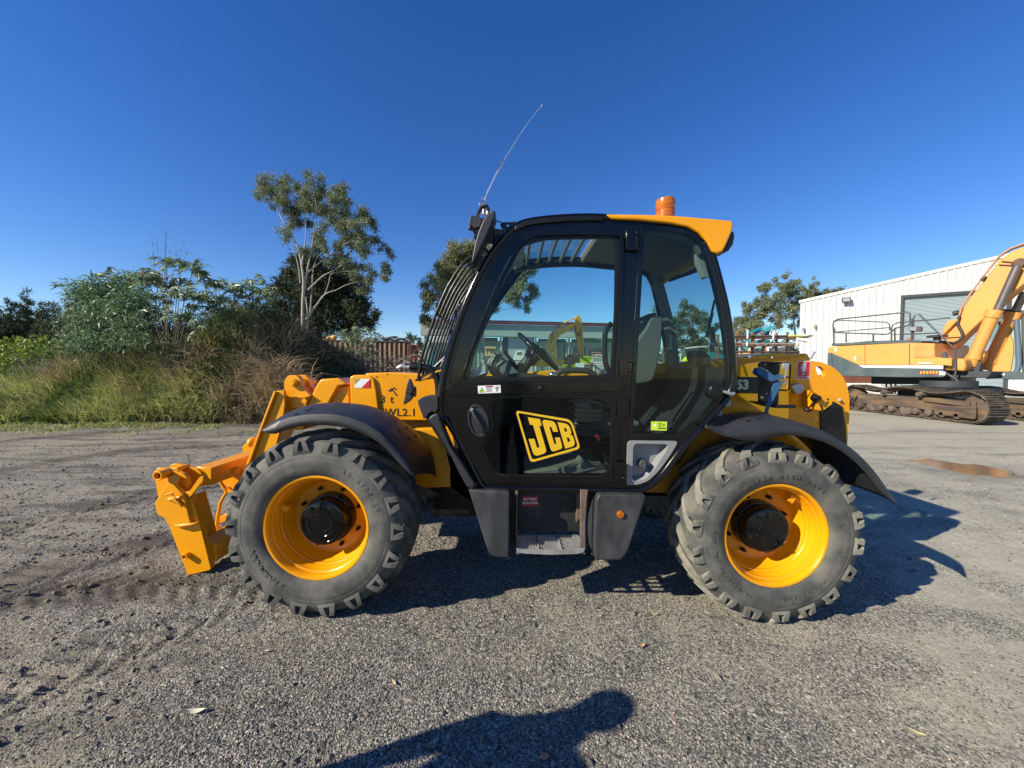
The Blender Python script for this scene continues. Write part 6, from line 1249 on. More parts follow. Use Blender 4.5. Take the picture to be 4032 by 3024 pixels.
rb = at('E', 760, 760, 46); tree('gum_tree', 'low dark gum tree showing above the end of the white shed', 'tree', (rb.x, rb.y, 0), [(P3('E', [(760, 900), (755, 700), (750, 520), (740, 380)], 46), .25, .04), (P3('E', [(755, 560), (840, 470), (900, 435)], 46), .1, .03)], cl_('E', e4, 46, 1.5, .95), L_euc, 1100, .28, .08, M_bark, droop=.3, spread=.8, shell=.2, out=.3, sub=8)
# trees seen through the cab's rear window
n4 = [(520, 780, 40), (540, 830, 50), (480, 850, 50), (500, 900, 60), (450, 960, 60), (560, 900, 60), (620, 850, 45), (640, 900, 60), (690, 880, 40), (600, 980, 70), (680, 980, 70), (520, 1000, 70), (440, 1040, 60), (740, 960, 50), (760, 1040, 60), (640, 1060, 70), (560, 1100, 70), (460, 1120, 60), (700, 1120, 60), (620, 1160, 60), (800, 1080, 60), (820, 980, 40), (520, 760, 25)]
rb = at('N', 600, 1250, 38); tree('she_oak', 'rounded green tree seen through the rear window of the cab', 'tree', (rb.x, rb.y, 0), [(P3('N', [(600, 1400), (605, 1150), (600, 950), (530, 800)], 38), .25, .04), (P3('N', [(605, 1100), (700, 960)], 38), .12, .04)], cl_('N', n4, 38, 1.6, .95), L_euc, 1100, .28, .08, M_bark2, droop=.2, spread=.8, shell=.25, out=.4, sub=8)
n5 = [(240, 790, 25), (255, 830, 25), (300, 860, 40), (380, 880, 40), (350, 940, 60), (250, 900, 50), (420, 940, 40)]
rb = at('N', 320, 1250, 44); tree('gum_tree', 'distant tree seen past the seat through the cab windows', 'tree', (rb.x, rb.y, 0), [(P3('N', [(320, 1400), (320, 1100), (280, 850)], 44), .25, .05)], cl_('N', n5, 44, 1.4, 1), L_euc2, 600, .34, .11, M_bark2, droop=.2, shell=.25, sub=8)
# small far trees between the container and the guard
q5 = [(1640, 360, 40), (1600, 400, 40), (1700, 390, 50), (1760, 430, 45), (1660, 450, 60), (1740, 500, 50), (1790, 480, 30), (1700, 560, 60), (1800, 550, 40)]
rb = at('Q', 1700, 760, 48); tree('she_oak', 'small dark tree beyond the right end of the rusty container', 'tree', (rb.x, rb.y, 0), [(P3('Q', [(1700, 900), (1700, 600), (1680, 420)], 48), .22, .04)], cl_('Q', q5, 48, 1.2, 1), L_dark, 700, .3, .09, M_bark2, droop=.1, shell=.2, sub=9)
q6 = [(1860, 490, 30), (1850, 530, 35), (1880, 560, 30), (1830, 460, 15)]
rb = at('Q', 1860, 800, 52); tree('palm_tree', 'thin dark palm far away just left of the windscreen guard', 'tree', (rb.x, rb.y, 0), [(P3('Q', [(1860, 900), (1860, 700), (1860, 520)], 52), .15, .10)], cl_('Q', q6, 52, .5, 1), L_dark, 500, .5, .07, M_bark2, droop=.4, shell=.1)
# castor bush in front of the container
castor('bushy castor plant growing in front of the rusty container', (at('Q', 900, 900, 17).x, 17, gh(-5.3, 17)), tips('Q', [(800, 250), (900, 300), (1000, 270), (700, 340), (600, 320), (1100, 330), (820, 380), (950, 400), (880, 480), (1000, 520), (780, 470), (660, 420), (1180, 380), (860, 600), (950, 640), (1030, 610), (700, 620), (660, 700), (850, 690), (560, 540), (1050, 430), (740, 560)], 17, .8), .20, 9, per=9, group='castor plants by the container')
castor('small castor plant at the left end of the rusty container', (at('Q', 120, 700, 17.5).x, 17.5, gh(-8.5, 17.5)), tips('Q', [(60, 440), (120, 470), (180, 430), (40, 500), (150, 540), (230, 600)], 17.5, .6), .20, 10, per=8, group='castor plants by the container')
m = MB()
for k in range(240):
    b = at('Q', rg.uniform(280, 1700), rg.uniform(690, 980), 17 + rg.uniform(-1.5, 2)); b.z -= .1; a = rg.uniform(0, 6.28); L_ = rg.uniform(.4, 1.3); m.tube([b, b + Vector((math.cos(a) * L_ * .4, math.sin(a) * .3, rg.uniform(-.1, .35) * L_)), b + Vector((math.cos(a) * L_, math.sin(a) * .5, rg.uniform(-.3, .5) * L_))], [.022, .016, .006], 4)
tag(m.build('brushwood', mat('brushwood', (.20, .16, .12), .9, var=.35, vs=3)), 'heap of bare brushwood in front of the container', 'brushwood', kind='stuff')
xs, ys = scatter(9000, -9, -1.2, 14.5, 19.5, lambda x, y: np.clip(.6 + fbm(x, y, 5), 0, 1))
blades('dry_grass', xs, ys, MH(xs, ys), .55, .03, L_dry, .9, 'brown dry weeds on the ground before the container', 'dry grass', rnd=.5 * rs.rand(9000))
hx, hy = np.meshgrid(np.arange(-11.5, -1.5, .15), np.arange(14.5, 20.5, .15)); hz = ground_h(hx, hy) - .12 + 1.0 * np.exp(-((hx + 5.6) / 2.9) ** 4) * np.exp(-((hy - 17.8) / 1.5) ** 2) * (1 + .5 * fbm(hx * 1.2, hy * 1.2, 12))
grid_mesh('soil_bank', hx, hy, hz, M_soil)
# ================================================================ background: container, sheds, machines
M_cont = mat('rusty_brown_container', (.17, .075, .045), .7, var=.2, vs=3, dirt=(.30, .17, .09), damt=.6, ds=2, dthr=.55)
M_contl = mat('faded_container_rib', (.60, .46, .26), .7, var=.2, vs=3)
M_dksteel = mat('dark_brown_steel', (.085, .055, .045), .75, var=.3, vs=3, dirt=(.2, .1, .06), damt=.5, ds=4)
M_rpost = mat('rusty_post', (.22, .11, .07), .8, var=.3, vs=4)
M_pipe = mat('grey_pipe', (.28, .26, .22), .6, var=.2)
M_teal = mat('teal_paint', (.01, .22, .24), .4, var=.12, vs=3)
M_teal_l = mat('faded_teal_paint', (.08, .38, .40), .45, var=.15, vs=3)
M_orange = mat('orange_machine_paint', (.72, .305, .055), .5, coat=.1, var=.06, vs=1.5, dirt=(.55, .3, .12), damt=.35, ds=1.2)
M_oranged = mat('dusty_orange_machine_paint', (.62, .28, .07), .6, var=.12, vs=2, dirt=(.40, .24, .12), damt=.5, ds=1.6)
M_slate = mat('slate_machine_paint', (.055, .085, .092), .5, var=.12, vs=2, dirt=(.18, .17, .15), damt=.3, ds=2)
M_track = mat('muddy_track_steel', (.09, .072, .056), .75, metal=.2, var=.35, vs=5, dirt=(.22, .18, .13), damt=.6, ds=5)
M_frame = mat('worn_track_frame', (.085, .062, .045), .7, var=.35, vs=2, dirt=(.33, .20, .09), damt=.6, ds=1.5, dthr=.55, sx=(1, .5, 3))
M_hrail = mat('dark_handrail', (.06, .062, .065), .5)
M_wwall = mat('white_cladding', (.60, .61, .58), .55, var=.05, vs=.6, dirt=(.50, .48, .43), damt=.35, ds=.7, sx=(1, 1, .35))
M_roller = mat('grey_blue_roller_door', (.33, .40, .42), .45, var=.06, vs=1)
M_mint = mat('pale_green_cladding', (.33, .42, .31), .7, var=.08, vs=.6)
M_mintd = mat('dark_translucent_cladding', (.10, .15, .12), .6, var=.12, vs=.8)
M_mintr = mat('pale_grey_green_band', (.40, .46, .38), .7, var=.04)
M_maroon = mat('maroon_fascia', (.16, .035, .035), .5, var=.06)
M_yexc = mat('yellow_excavator_paint', (.78, .38, .035), .45, var=.08, vs=1, dirt=(.5, .3, .1), damt=.3, ds=2)
M_ramrod = mat('polished_ram_rod', (.22, .2, .19), .3, metal=.7, var=.2, vs=3, dirt=(.12, .06, .03), damt=.5, ds=3)
M_dglass = mat('dark_machine_glass', (.05, .09, .09), .08, coat=.5)
M_dust_red = mat('red_painted_steel', (.55, .05, .02), .5, var=.15)
M_char = mat('charcoal_bin', (.035, .04, .045), .6, var=.2, vs=1.5)

# ---- shipping container: corrugated box with top rail, corner posts
c0 = at('Q', 222, 385, 25.0); c1 = at('Q', 1655, 428, 26.6); c0.z = c1.z = 3.50
CT = thing('shipping_container', 'long rusty brown ribbed container behind the brushwood with junk on its roof', 'container', (c0.x, c0.y, .88))
ux = Vector((c1.x - c0.x, c1.y - c0.y, 0)); Lc = ux.length; ux.normalize(); un = Vector((-ux.y, ux.x, 0)); 
def cpt(a, b, z): return c0 + ux * a + un * b + Vector((0, 0, z - 3.5))
prof = []; a = .12; k = 0
while a < Lc - .3: prof += [(a, .05), (a + .10, .05), (a + .14, 0), (a + .27, 0), (a + .31, .05)]; a += .31
rows = [[cpt(a, b, z) for a, b in prof] for z in (.95, 3.42)]
m = MB(); m.grid(rows); m.plate([[cpt(.02, .05, .92), cpt(Lc - .02, .05, .92), cpt(Lc - .02, 2.4, .92), cpt(.02, 2.4, .92)]], (0, 0, .03)); m.plate([[cpt(0, .08, .92), cpt(0, 2.4, .92), cpt(.04, 2.4, 3.4), cpt(.04, .08, 3.4)]], ux * .03); m.plate([[cpt(Lc - .05, .08, .92), cpt(Lc - .05, 2.4, .92), cpt(Lc - .05, 2.4, 3.4), cpt(Lc - .05, .08, 3.4)]], ux * .03); m.plate([[cpt(0, 2.4, .92), cpt(Lc, 2.4, .92), cpt(Lc, 2.4, 3.4), cpt(0, 2.4, 3.4)]], un * .03)
m.build('ribbed_wall', M_cont, CT, sm=0)
m = MB(); m.plate([[cpt(0, -.03, 3.40), cpt(Lc, -.03, 3.40), cpt(Lc, -.03, 3.50), cpt(0, -.03, 3.50)]], un * .1); m.plate([[cpt(0, .05, 3.46), cpt(Lc, .05, 3.46), cpt(Lc, 2.4, 3.46), cpt(0, 2.4, 3.46)]], (0, 0, .03)); m.build('top_rail', M_dksteel, CT, sm=0)
for a in (-.03, Lc - .10): m = MB(); m.plate([[cpt(a, -.04, .88), cpt(a + .13, -.04, .88), cpt(a + .13, -.04, 3.53), cpt(a, -.04, 3.53)]], un * .14); m.build('corner_post', M_dksteel, CT, bevel=.01)
k = 0; a = .12 + .14
while a < Lc - .45:
    m = MB(); m.plate([[cpt(a + .02, -.012, 1.0), cpt(a + .11, -.012, 1.0), cpt(a + .11, -.012, 3.38), cpt(a + .02, -.012, 3.38)]], un * .01); m.build('faded_rib', M_contl, CT, sm=0); a += .31
# junk on top
tg = thing('hose_tangle', 'tangle of grey hoses heaped on the right half of the container', 'hoses', tuple(cpt(Lc * .83, 1.2, 3.5))); m = MB(); rg = random.Random(5)
for k in range(16):
    c = cpt(Lc * .83 + rg.uniform(-.7, .6), 1.2 + rg.uniform(-.4, .4), 3.55 + rg.uniform(0, .10)); r_ = rg.uniform(.2, .5); t_ = rg.uniform(.2, .6); a0 = rg.uniform(0, 6)
    m.tube([c + Vector((r_ * math.cos(a), r_ * math.sin(a) * .9, .05 + t_ * .45 * (1 + math.sin(a + a0)) * r_)) for a in [j * 2 * math.pi / 16 for j in range(16)]], .035, 6, closed=True)
m.build('hose_coil', mat('grey_hose', (.13, .14, .15), .5, var=.4, vs=4), tg, sm=60)
for i, (x, y) in enumerate(((362, 365), (455, 350))):
    p = at('Q', x, y, 25.6); m = MB(); m.ball((p.x, 25.6, 3.5 + .13 + .05 * i), .14 + .05 * i, 12, (1.1, 1, .85)); tag(m.build('float', mat('orange_float', (.7, .33, .05), .5)), ['small orange float at the left end of the container roof', 'bigger orange float beside the small one on the container roof'][i], 'float')
# red machine beyond the container
b = at('Q', 1710, 740, 30); RM = thing('red_lift', 'red steel access lift parked right of the rusty container', 'machine', (b.x, 30, gh(b.x, 30)))
for (x0, x1) in ((1665, 1680), (1700, 1712), (1742, 1756)): m = MB(); m.plate([P('Q', [(x0, 505), (x1, 505), (x1 + 5, 745), (x0, 745)], 30)], (0, .1, 0)); m.build('post', M_dust_red, RM)
for (y0, y1) in ((505, 545), (605, 622), (672, 690)): m = MB(); m.plate([P('Q', [(1662, y0), (1752, y0 + 3), (1755, y1), (1664, y1)], 30.02)], (0, 1.1, 0)); m.build('deck', M_dust_red, RM)
m = MB(); m.box((b.x, 30.6, gh(b.x, 30) + .45), (1.5, 1.4, .9)); m.build('base', M_char, RM, bevel=.05)
# dark machinery with a white cab seen through the guard rods
b = at('Q', 2080, 760, 21); DM = thing('skid_loader', 'dark teal loader with pale cab roof seen behind the windscreen guard rods', 'loader', (b.x, 21, gh(b.x, 21)))
def pq(name, pts, Y, d, m_, par, crop='Q', bevel=.02): m = MB(); m.plate([fillet(P(crop, pts, Y), .05)], (0, d, 0)); return m.build(name, m_, par, bevel=bevel)
pq('cab_roof', [(1965, 395), (1990, 368), (2230, 372), (2230, 470), (1950, 470)], 21, 1.4, M_wwall, DM); pq('cab', [(1975, 470), (2230, 470), (2240, 620), (1960, 640)], 21, 1.3, M_dglass, DM)
pq('body', [(1930, 650), (2010, 620), (2200, 590), (2240, 700), (2240, 860), (1900, 860)], 21.05, 1.5, M_teal, DM); pq('counterweight', [(2035, 680), (2070, 645), (2140, 650), (2175, 690), (2165, 880), (2040, 880)], 20.8, 1.4, M_char, DM, bevel=.08)
for k in range(2): m = MB(); q = at('Q', 1960 + 190 * k, 900, 20.9); m.lathe([(0, 0), (0, .42), (.3, .42), (.3, 0)], (q.x, 20.9, gh(q.x, 21) + .42), (0, 1, 0), 24); m.build('wheel', M_char, DM, sm=40)

# ---- green shed
def wallpt(x, y): return onp('M', x, y, GS0, GSD)
GSD = (.982, .19); _g = at('M', 370, 410, 44.0); GS0 = (_g.x, _g.y); zt = _g.z; gl = Vector((_g.x - 7.5 * GSD[0], _g.y - 7.5 * GSD[1], 0))
GS = thing('industrial_shed', 'long pale green shed with maroon roof edge seen through the cab windows', 'shed', (gl.x, gl.y, 0))
gu = Vector((GSD[0], GSD[1], 0)); gn = Vector((-GSD[1], GSD[0], 0)); LG = 24.0
def gp(a, b, z): return Vector((gl.x, gl.y, z)) + gu * a + gn * b
def slabw(name, a0, a1, z0, z1, b0, th, m_, par, bevel=0): m = MB(); m.plate([[gp(a0, b0, z0), gp(a1, b0, z0), gp(a1, b0, z1), gp(a0, b0, z1)]], gn * th); return m.build(name, m_, par, sm=0, bevel=bevel)
slabw('wall', 0, LG, -.1, zt - 2.2, .25, .15, M_mint, GS); slabw('fascia', -.3, LG + .3, zt - .42, zt, -.9, .2, M_maroon, GS); slabw('verandah_band', -.3, LG + .3, zt - 1.75, zt - .43, -.6, .9, M_mintr, GS)
m = MB(); m.plate([[gp(-.3, -.9, zt - .05), gp(-.3, 14, zt + 1.8), gp(-.3, 14, zt + 1.7), gp(-.3, -.9, zt - .15)]], gu * (LG + .6)); m.build('roof', M_maroon, GS, sm=0)
slabw('gable_wall', 0, .15, 0, zt - .5, .45, 13, M_mint, GS); slabw('gable_wall', LG - .15, LG, 0, zt - .5, .45, 13, M_mint, GS)
xs_ = []
for x in (508, 995, 1470, 1930):
    p = wallpt(x, 600); a = (p - gl).dot(gu); xs_.append(a)
dA = xs_[1] - xs_[0]; aa = xs_[0] - 2 * dA
while aa < LG:
    if aa > 0:
        slabw('post', aa - .09, aa + .09, 0, zt - 1.76, -.1, .15, M_wwall, GS)
        z0 = wallpt(700, 690).z; w_ = 0
        if not (xs_[0] - .1 < aa < xs_[1] - .2): slabw('translucent_panel', aa + .35, min(aa + dA - .35, LG), z0, zt - 1.85, .2, .03, M_mintd, GS)
    aa += dA
# ribs of the cladding
m = MB(); a = .1
while a < LG: m.plate([[gp(a, .165, 0), gp(a + .05, .165, 0), gp(a + .05, .165, zt - 1.9), gp(a, .165, zt - 1.9)]], gn * .03); a += .42
m.build('cladding_rib', M_mint, GS, sm=0); bpy.data.objects[-1] if False else None
p0 = wallpt(535, 595); p1 = wallpt(978, 595); a0 = (p0 - gl).dot(gu); a1 = (p1 - gl).dot(gu); slabw('door_surround', a0, a1, 0, p0.z, .08, .1, M_char, GS); q0 = wallpt(612, 632); q1 = wallpt(962, 632); slabw('roller_door', (q0 - gl).dot(gu), (q1 - gl).dot(gu), 0, q0.z, .03, .04, mat('pale_roller_door', (.42, .45, .46), .5, var=.04), GS)
p0 = wallpt(1843, 580); p1 = wallpt(1918, 668); a0 = (p0 - gl).dot(gu); a1 = (p1 - gl).dot(gu); SG = slabw('sign_board', a0, a1, p1.z, p0.z, -.16, .03, M_white, GS)
cxs = (a0 + a1) / 2; czs = (p0.z + p1.z) / 2; hh = (p0.z - p1.z) * .42; ww = (a1 - a0) * .36
for sg in (1, -1):
    m = MB(); pts = [(-.9, .25), (0, .95), (.9, .45), (.9, .15), (0, .62), (-.35, .35), (.9, -.45), (.9, -.75)]; pts = [(-.9, .30), (-.05, .95), (.85, .50), (.85, .18), (-.05, .60), (-.45, .33), (.2, -.1), (-.1, -.25), (-.9, .28)][:-1]
    m.plate([[gp(cxs + sg * x * ww, -.164, czs + sg * z * hh) for x, z in pts]], gn * -.01 if False else gn * .003); m.build('sign_emblem', mat('dark_green_emblem', (.02, .06, .05), .5), SG, sm=0)

# ---- yellow excavator in front of the green shed
YX = 29.0; b = at('M', 1250, 1100, YX); EX = thing('excavator', 'small yellow excavator standing with raised boom before the green shed', 'excavator', (b.x, YX, 0))
def pm(name, pts, Y, d, m_, par=None, bevel=.03, fil=.0, crop='M'):
    p = P(crop, pts, Y); p = fillet(p, fil) if fil else p; m = MB(); m.plate([p], (0, d, 0)); return m.build(name, m_, par or EX, bevel=bevel)
pm('boom', [(1130, 850), (1150, 720), (1200, 590), (1240, 540), (1300, 512), (1400, 480), (1520, 448), (1558, 458), (1550, 495), (1450, 545), (1340, 605), (1295, 680), (1245, 790), (1205, 860)], YX, .45, M_yexc)
pm('stick', [(1562, 335), (1585, 322), (1615, 340), (1640, 385), (1655, 480), (1660, 700), (1648, 900), (1615, 915), (1600, 880), (1585, 700), (1555, 560), (1545, 450)], YX - .02, .4, M_yexc)
m = MB(); m.tube(P('M', [(1300, 495), (1440, 410)], YX + .2), .09, 10); m.tube(P('M', [(1440, 410), (1580, 345)], YX + .2), .045, 8); m.tube(P('M', [(1640, 500), (1655, 720)], YX - .1), .08, 10); m.tube(P('M', [(1655, 720), (1665, 890)], YX - .1), .045, 8); m.build('boom_ram', M_yexc, EX, sm=60)
m = MB(); m.tube(dense(P('M', [(1280, 520), (1310, 470), (1400, 430)], YX - .05), False, 3), .03, 6); m.tube(dense(P('M', [(1550, 470), (1560, 560), (1600, 620), (1620, 560)], YX - .1), False, 3), .03, 6); m.tube(P('M', [(1235, 570), (1215, 720)], YX - .06), .035, 6); m.build('hose', M_char, EX, sm=60)
pm('lift_ram', [(1235, 930), (1255, 760), (1300, 740), (1290, 940)], YX - .1, .2, M_yexc)
cb_ = pm('cab', [(1300, 690), (1330, 680), (1395, 690), (1418, 760), (1415, 950), (1300, 950)], YX + .6, 1.0, M_dglass); pm('cab_post', [(1300, 690), (1318, 690), (1316, 950), (1300, 950)], YX + .58, .05, M_char, cb_); pm('cab_post', [(1385, 690), (1402, 700), (1420, 950), (1402, 950)], YX + .58, .05, M_char, cb_); pm('cab_roof', [(1295, 682), (1330, 674), (1400, 684), (1410, 700), (1295, 700)], YX + .55, 1.1, M_char, cb_)
pm('body', [(860, 850), (900, 800), (1120, 800), (1300, 940), (1420, 950), (1420, 1040), (860, 1040)], YX + .3, 2.2, M_yexc, fil=.1); pm('counterweight', [(850, 860), (880, 830), (1000, 830), (1000, 1040), (850, 1040)], YX + .25, 2.3, M_char, fil=.2)
pm('bucket', [(1415, 1000), (1440, 930), (1490, 862), (1560, 880), (1640, 870), (1660, 960), (1620, 1010), (1500, 1030)], YX - .4, 1.2, mat('brown_bucket_steel', (.17, .11, .07), .6, var=.3, vs=2, dirt=(.3, .2, .12), damt=.5, ds=2), fil=.1)
m = MB()
for k in range(4): m.add([tuple(at('M', 1480 + 45 * k, 880, YX - .42)), tuple(at('M', 1505 + 45 * k, 880, YX - .42)), tuple(at('M', 1492 + 45 * k, 845, YX - .5)), tuple(at('M', 1492 + 45 * k, 880, YX - .3))], [(0, 1, 2), (1, 3, 2), (3, 0, 2), (0, 3, 1)])
m.build('bucket_teeth', M_galv, EX, sm=0)
for k in range(2):
    m = MB(); x0 = at('M', 880, 1000, YX).x; x1 = at('M', 1400, 1000, YX).x; y0 = YX + .2 + 1.9 * k; m.plate([fillet([Vector((x0, y0, .02)), Vector((x1, y0, .02)), Vector((x1, y0, .85)), Vector((x0, y0, .85))], .4, 6)], (0, .5, 0)); m.build('track', M_track, EX, bevel=.03)
# charcoal bins, pale truck and pallet frame
for i, (x0, x1, y0, lab) in enumerate([(1500, 1700, 762, 'left charcoal bin of two behind the yellow excavator stick'), (1705, 1960, 778, 'right charcoal bin with ribbed side near the shed sign')]):
    p = at('M', x0, y0, 36); q = at('M', x1, y0, 36); tb_ = thing('bin', lab, 'bin', ((p.x + q.x) / 2, 36, 0)); m = MB(); m.box(((p.x + q.x) / 2, 37, p.z / 2), (q.x - p.x, 2, p.z)); m.build('bin_body', M_char, tb_, bevel=.08)
    m = MB(); kk = 0
    while p.x + .2 + kk * .35 < q.x - .1: m.box((p.x + .2 + kk * .35, 35.97, p.z * .45), (.09, .06, p.z * .8)); kk += 1
    m.build('bin_rib', mat('dark_grey_rib', (.06, .065, .07), .6), tb_, sm=0)
WT = thing('truck', 'white and pale blue flatbed truck parked left of the yellow excavator', 'truck', (at('M', 760, 900, 33).x, 33, 0))
pm('cab', [(700, 900), (715, 840), (750, 822), (835, 825), (842, 905), (842, 960), (680, 960)], 33, 1.6, M_wwall, WT, fil=.1); pm('windscreen', [(725, 880), (735, 845), (800, 842), (800, 885)], 32.98, .03, M_dglass, WT, 0); pm('tray', [(560, 905), (690, 905), (690, 960), (560, 960)], 33.1, 1.6, mat('pale_blue_tray', (.25, .33, .40), .5), WT)
for x in (600, 790): m = MB(); q = at('M', x, 980, 33); m.lathe([(0, 0), (0, .36), (.25, .36), (.25, 0)], (q.x, 32.95, .36), (0, 1, 0), 20); m.build('wheel', M_char, WT, sm=40)
PF = thing('pallet_frame', 'yellowish timber pallet frame seen through the windscreen corner', 'pallet frame', (at('M', 360, 900, 24).x, 24, 0))
for x in (295, 345, 385, 430): p = at('M', x, 785, 24); m = MB(); m.box((p.x, 24, p.z / 2), (.12, .12, p.z)); m.build('post', mat('pale_timber', (.42, .32, .17), .8, var=.2) if x == 295 else bpy.data.materials['pale_timber'], PF)
for y in (785, 890): p = at('M', 290, y, 24); q = at('M', 440, y + 5, 24); m = MB(); m.box(((p.x + q.x) / 2, 24, p.z), (q.x - p.x, 1.0, .12)); m.build('board', bpy.data.materials['pale_timber'], PF)

# ---- steel rack at the right, teal crane arm, loader with number, teal machine
YR = 14.0; p = at('T', 600, 400, YR); RK = thing('steel_rack', 'rusty brown steel rack with stacked bars and long grey pipes', 'rack', (p.x, YR, gh(p.x, YR)))
def bar(name, crop, x0, y0, x1, y1, Y, r, m_, par, n=4, dy=0): m = MB(); a = at(crop, x0, y0, Y); b_ = at(crop, x1, y1, Y); m.tube([a, b_ + Vector((0, dy, 0))], r, n); return m.build(name, m_, par, sm=60 if n > 4 else 0)
for x, y in ((20, 130), (345, 150), (582, 145), (872, 165), (1108, 150)):
    t = at('T', x, y, YR); m = MB(); m.box((t.x, YR, (t.z + gh(t.x, YR)) / 2), (.065, .065, t.z - gh(t.x, YR))); m.box((t.x, YR + 1.3, (t.z + gh(t.x, YR)) / 2), (.065, .065, t.z - gh(t.x, YR))); m.build('post', M_rpost, RK, bevel=.004)
for y, x1, r, m_ in ((245, 1400, .045, M_dksteel), (585, 1370, .035, M_dksteel), (292, 1290, .028, M_rpost), (450, 1270, .028, M_rpost), (655, 1300, .04, M_dksteel)): bar('rail', 'T', -260, y + (4 if y == 245 else 0), x1, y, YR - .08, r, m_, RK)
for i, (x0, y0, x1, y1) in enumerate(((60, 300, 190, 390), (250, 440, 430, 560), (480, 570, 880, 290), (700, 560, 1110, 285), (90, 480, 210, 570), (930, 380, 720, 390))): bar('brace', 'T', x0, y0, x1, y1, YR - .1, .026, M_dksteel, RK)
tag(bar('pipe', 'T', 90, 408, 1310, 408, YR - .2, .034, M_pipe, None, 10), 'long straight grey pipe lying across the steel rack', 'pipe')
tag(bar('pipe', 'T', -260, 412, 100, 412, YR - .2, .040, M_dksteel, None, 10), 'dark brown pipe at the left end of the steel rack', 'pipe')
for (x, y0, y1, lab) in ((243, 100, 290, 'white tube standing at the upper left of the steel rack'), (806, 115, 300, 'white tube standing at the upper middle of the steel rack'), (1325, 270, 440, 'white tube standing at the right end of the steel rack'), (235, 370, 455, 'short white tube below the upper left one on the rack')):
    tag(bar('marker_tube', 'T', x, y0, x - 3, y1, YR - .25, .028, M_white, None, 8), lab, 'tube')
tag(bar('marker_tube', 'T', 690, 480, 690, 565, YR - .25, .03, M_white, None, 8), 'short pale tube low on the steel rack near the number plate', 'tube')
SV = thing('pole', 'long pole with yellow sleeve and grey blade sticking out right of the rack', 'pole', tuple(at('T', 1140, 240, YR - .2)))
bar('yellow_sleeve', 'T', 1140, 235, 1430, 240, YR - .22, .03, mat('yellow_sleeve', (.75, .68, .08), .5), SV, 8); bar('shaft', 'T', 1405, 262, 1560, 258, YR - .22, .035, M_dksteel, SV, 8)
m = MB(); m.plate([P('T', [(1530, 245), (1580, 212), (1650, 215), (1700, 232), (1620, 262), (1560, 285), (1520, 275)], YR - .24)], (0, .05, 0)); m.build('blade', M_pipe, SV, bevel=.01)
tag(bar('thin_rod', 'T', 1150, 310, 1560, 372, YR + .3, .016, M_dksteel, None, 6), 'thin dark rod poking past the right end of the rack', 'rod')
YT = 20.0; p = at('T', 500, 200, YT); CRN = thing('crane_arm', 'teal folded crane arm with lattice tip behind the steel rack', 'crane', (p.x, YT, gh(p.x, YT)))
for i, pts in enumerate(([(225, 190), (560, 45), (580, 70), (290, 205)], [(280, 215), (700, 40), (790, 10), (855, 0), (850, 60), (780, 110), (300, 255)], [(655, 235), (740, 120), (850, 30), (840, 90), (720, 235)])): m = MB(); m.plate([P('T', pts, YT + .2 * i)], (0, .35, 0)); m.build('arm_section', M_teal if i != 1 else M_teal_l, CRN, bevel=.02)
for i, pts in enumerate(([(150, 320), (318, 315), (290, 390), (160, 390)], [(600, 305), (735, 315), (715, 392), (600, 392)], [(105, 470), (285, 480), (250, 560), (60, 565)], [(590, 490), (650, 480), (620, 575), (595, 575)])): m = MB(); m.plate([P('T', pts, YT + .3)], (0, 1.0, 0)); m.build('base_panel', M_teal_l if i % 2 == 0 else M_teal, CRN, bevel=.03)
m = MB(); g = P('T', [(-60, 600), (760, 600)], YT + .3); m.box(((g[0].x + g[1].x) / 2, YT + 1.0, .8), (g[1].x - g[0].x, 1.6, 1.5)); m.build('chassis', M_char, CRN, bevel=.05)
m = MB(); m.tube(P('T', [(440, 220), (580, 140)], YT - .1), .04, 8); m.tube(dense(P('T', [(790, 80), (740, 150), (720, 220), (760, 180)], YT - .1), False, 3), .02, 6); m.build('crane_cable', M_galv, CRN, sm=60)
YL = 24.0; p = at('T', 850, 520, YL); LD = thing('wheel_loader', 'pale orange wheel loader with white number on a black panel behind the rack', 'loader', (p.x, YL, gh(p.x, YL)))
def pt_(name, pts, Y, d, m_, par, bevel=.03): m = MB(); m.plate([P('T', pts, Y)], (0, d, 0)); return m.build(name, m_, par, bevel=bevel)
pt_('hood', [(350, 500), (540, 490), (640, 495), (690, 470), (1060, 462), (1065, 620), (340, 620)], YL, 1.8, mat('pale_orange_paint', (.72, .42, .18), .5, var=.1), LD)
NB = pt_('number_panel', [(720, 505), (1055, 495), (1055, 552), (740, 556)], YL - .03, .03, M_ink, LD, 0); text('HL 770-9', 'number_lettering', M_white, NB, at('T', 990, 538, YL - .04), .42, (1, 0, 0), (0, 0, 1), .002, .01, 'RIGHT')
pt_('side_stripe', [(690, 466), (1060, 462), (1060, 492), (700, 500)], YL - .02, .02, M_white, LD, 0); pt_('lower_body', [(340, 600), (1065, 600), (1065, 700), (340, 700)], YL + .1, 1.6, M_char, LD)
for x in (450, 950): q = at('T', x, 760, YL); m = MB(); m.lathe([(0, 0), (0, .65), (.4, .65), (.4, 0)], (q.x, YL - .15, gh(q.x, YL) + .65), (0, 1, 0), 24); m.build('wheel', M_char, LD, sm=40)
p = at('T', 1230, 520, 22); SKB = thing('skip_bin', 'slate grey skip bin behind the right end of the rack', 'bin', (p.x, 22, gh(p.x, 22))); m = MB(); q0 = P('T', [(1125, 470), (1240, 480), (1380, 560), (1380, 700), (1125, 700)], 22); m.plate([q0], (0, 1.6, 0)); m.build('bin_body', M_slate, SKB, bevel=.03); m = MB()
for x in (1160, 1210): m.plate([P('T', [(x, 480), (x + 14, 480), (x + 14, 700), (x, 700)], 21.96)], (0, .05, 0))
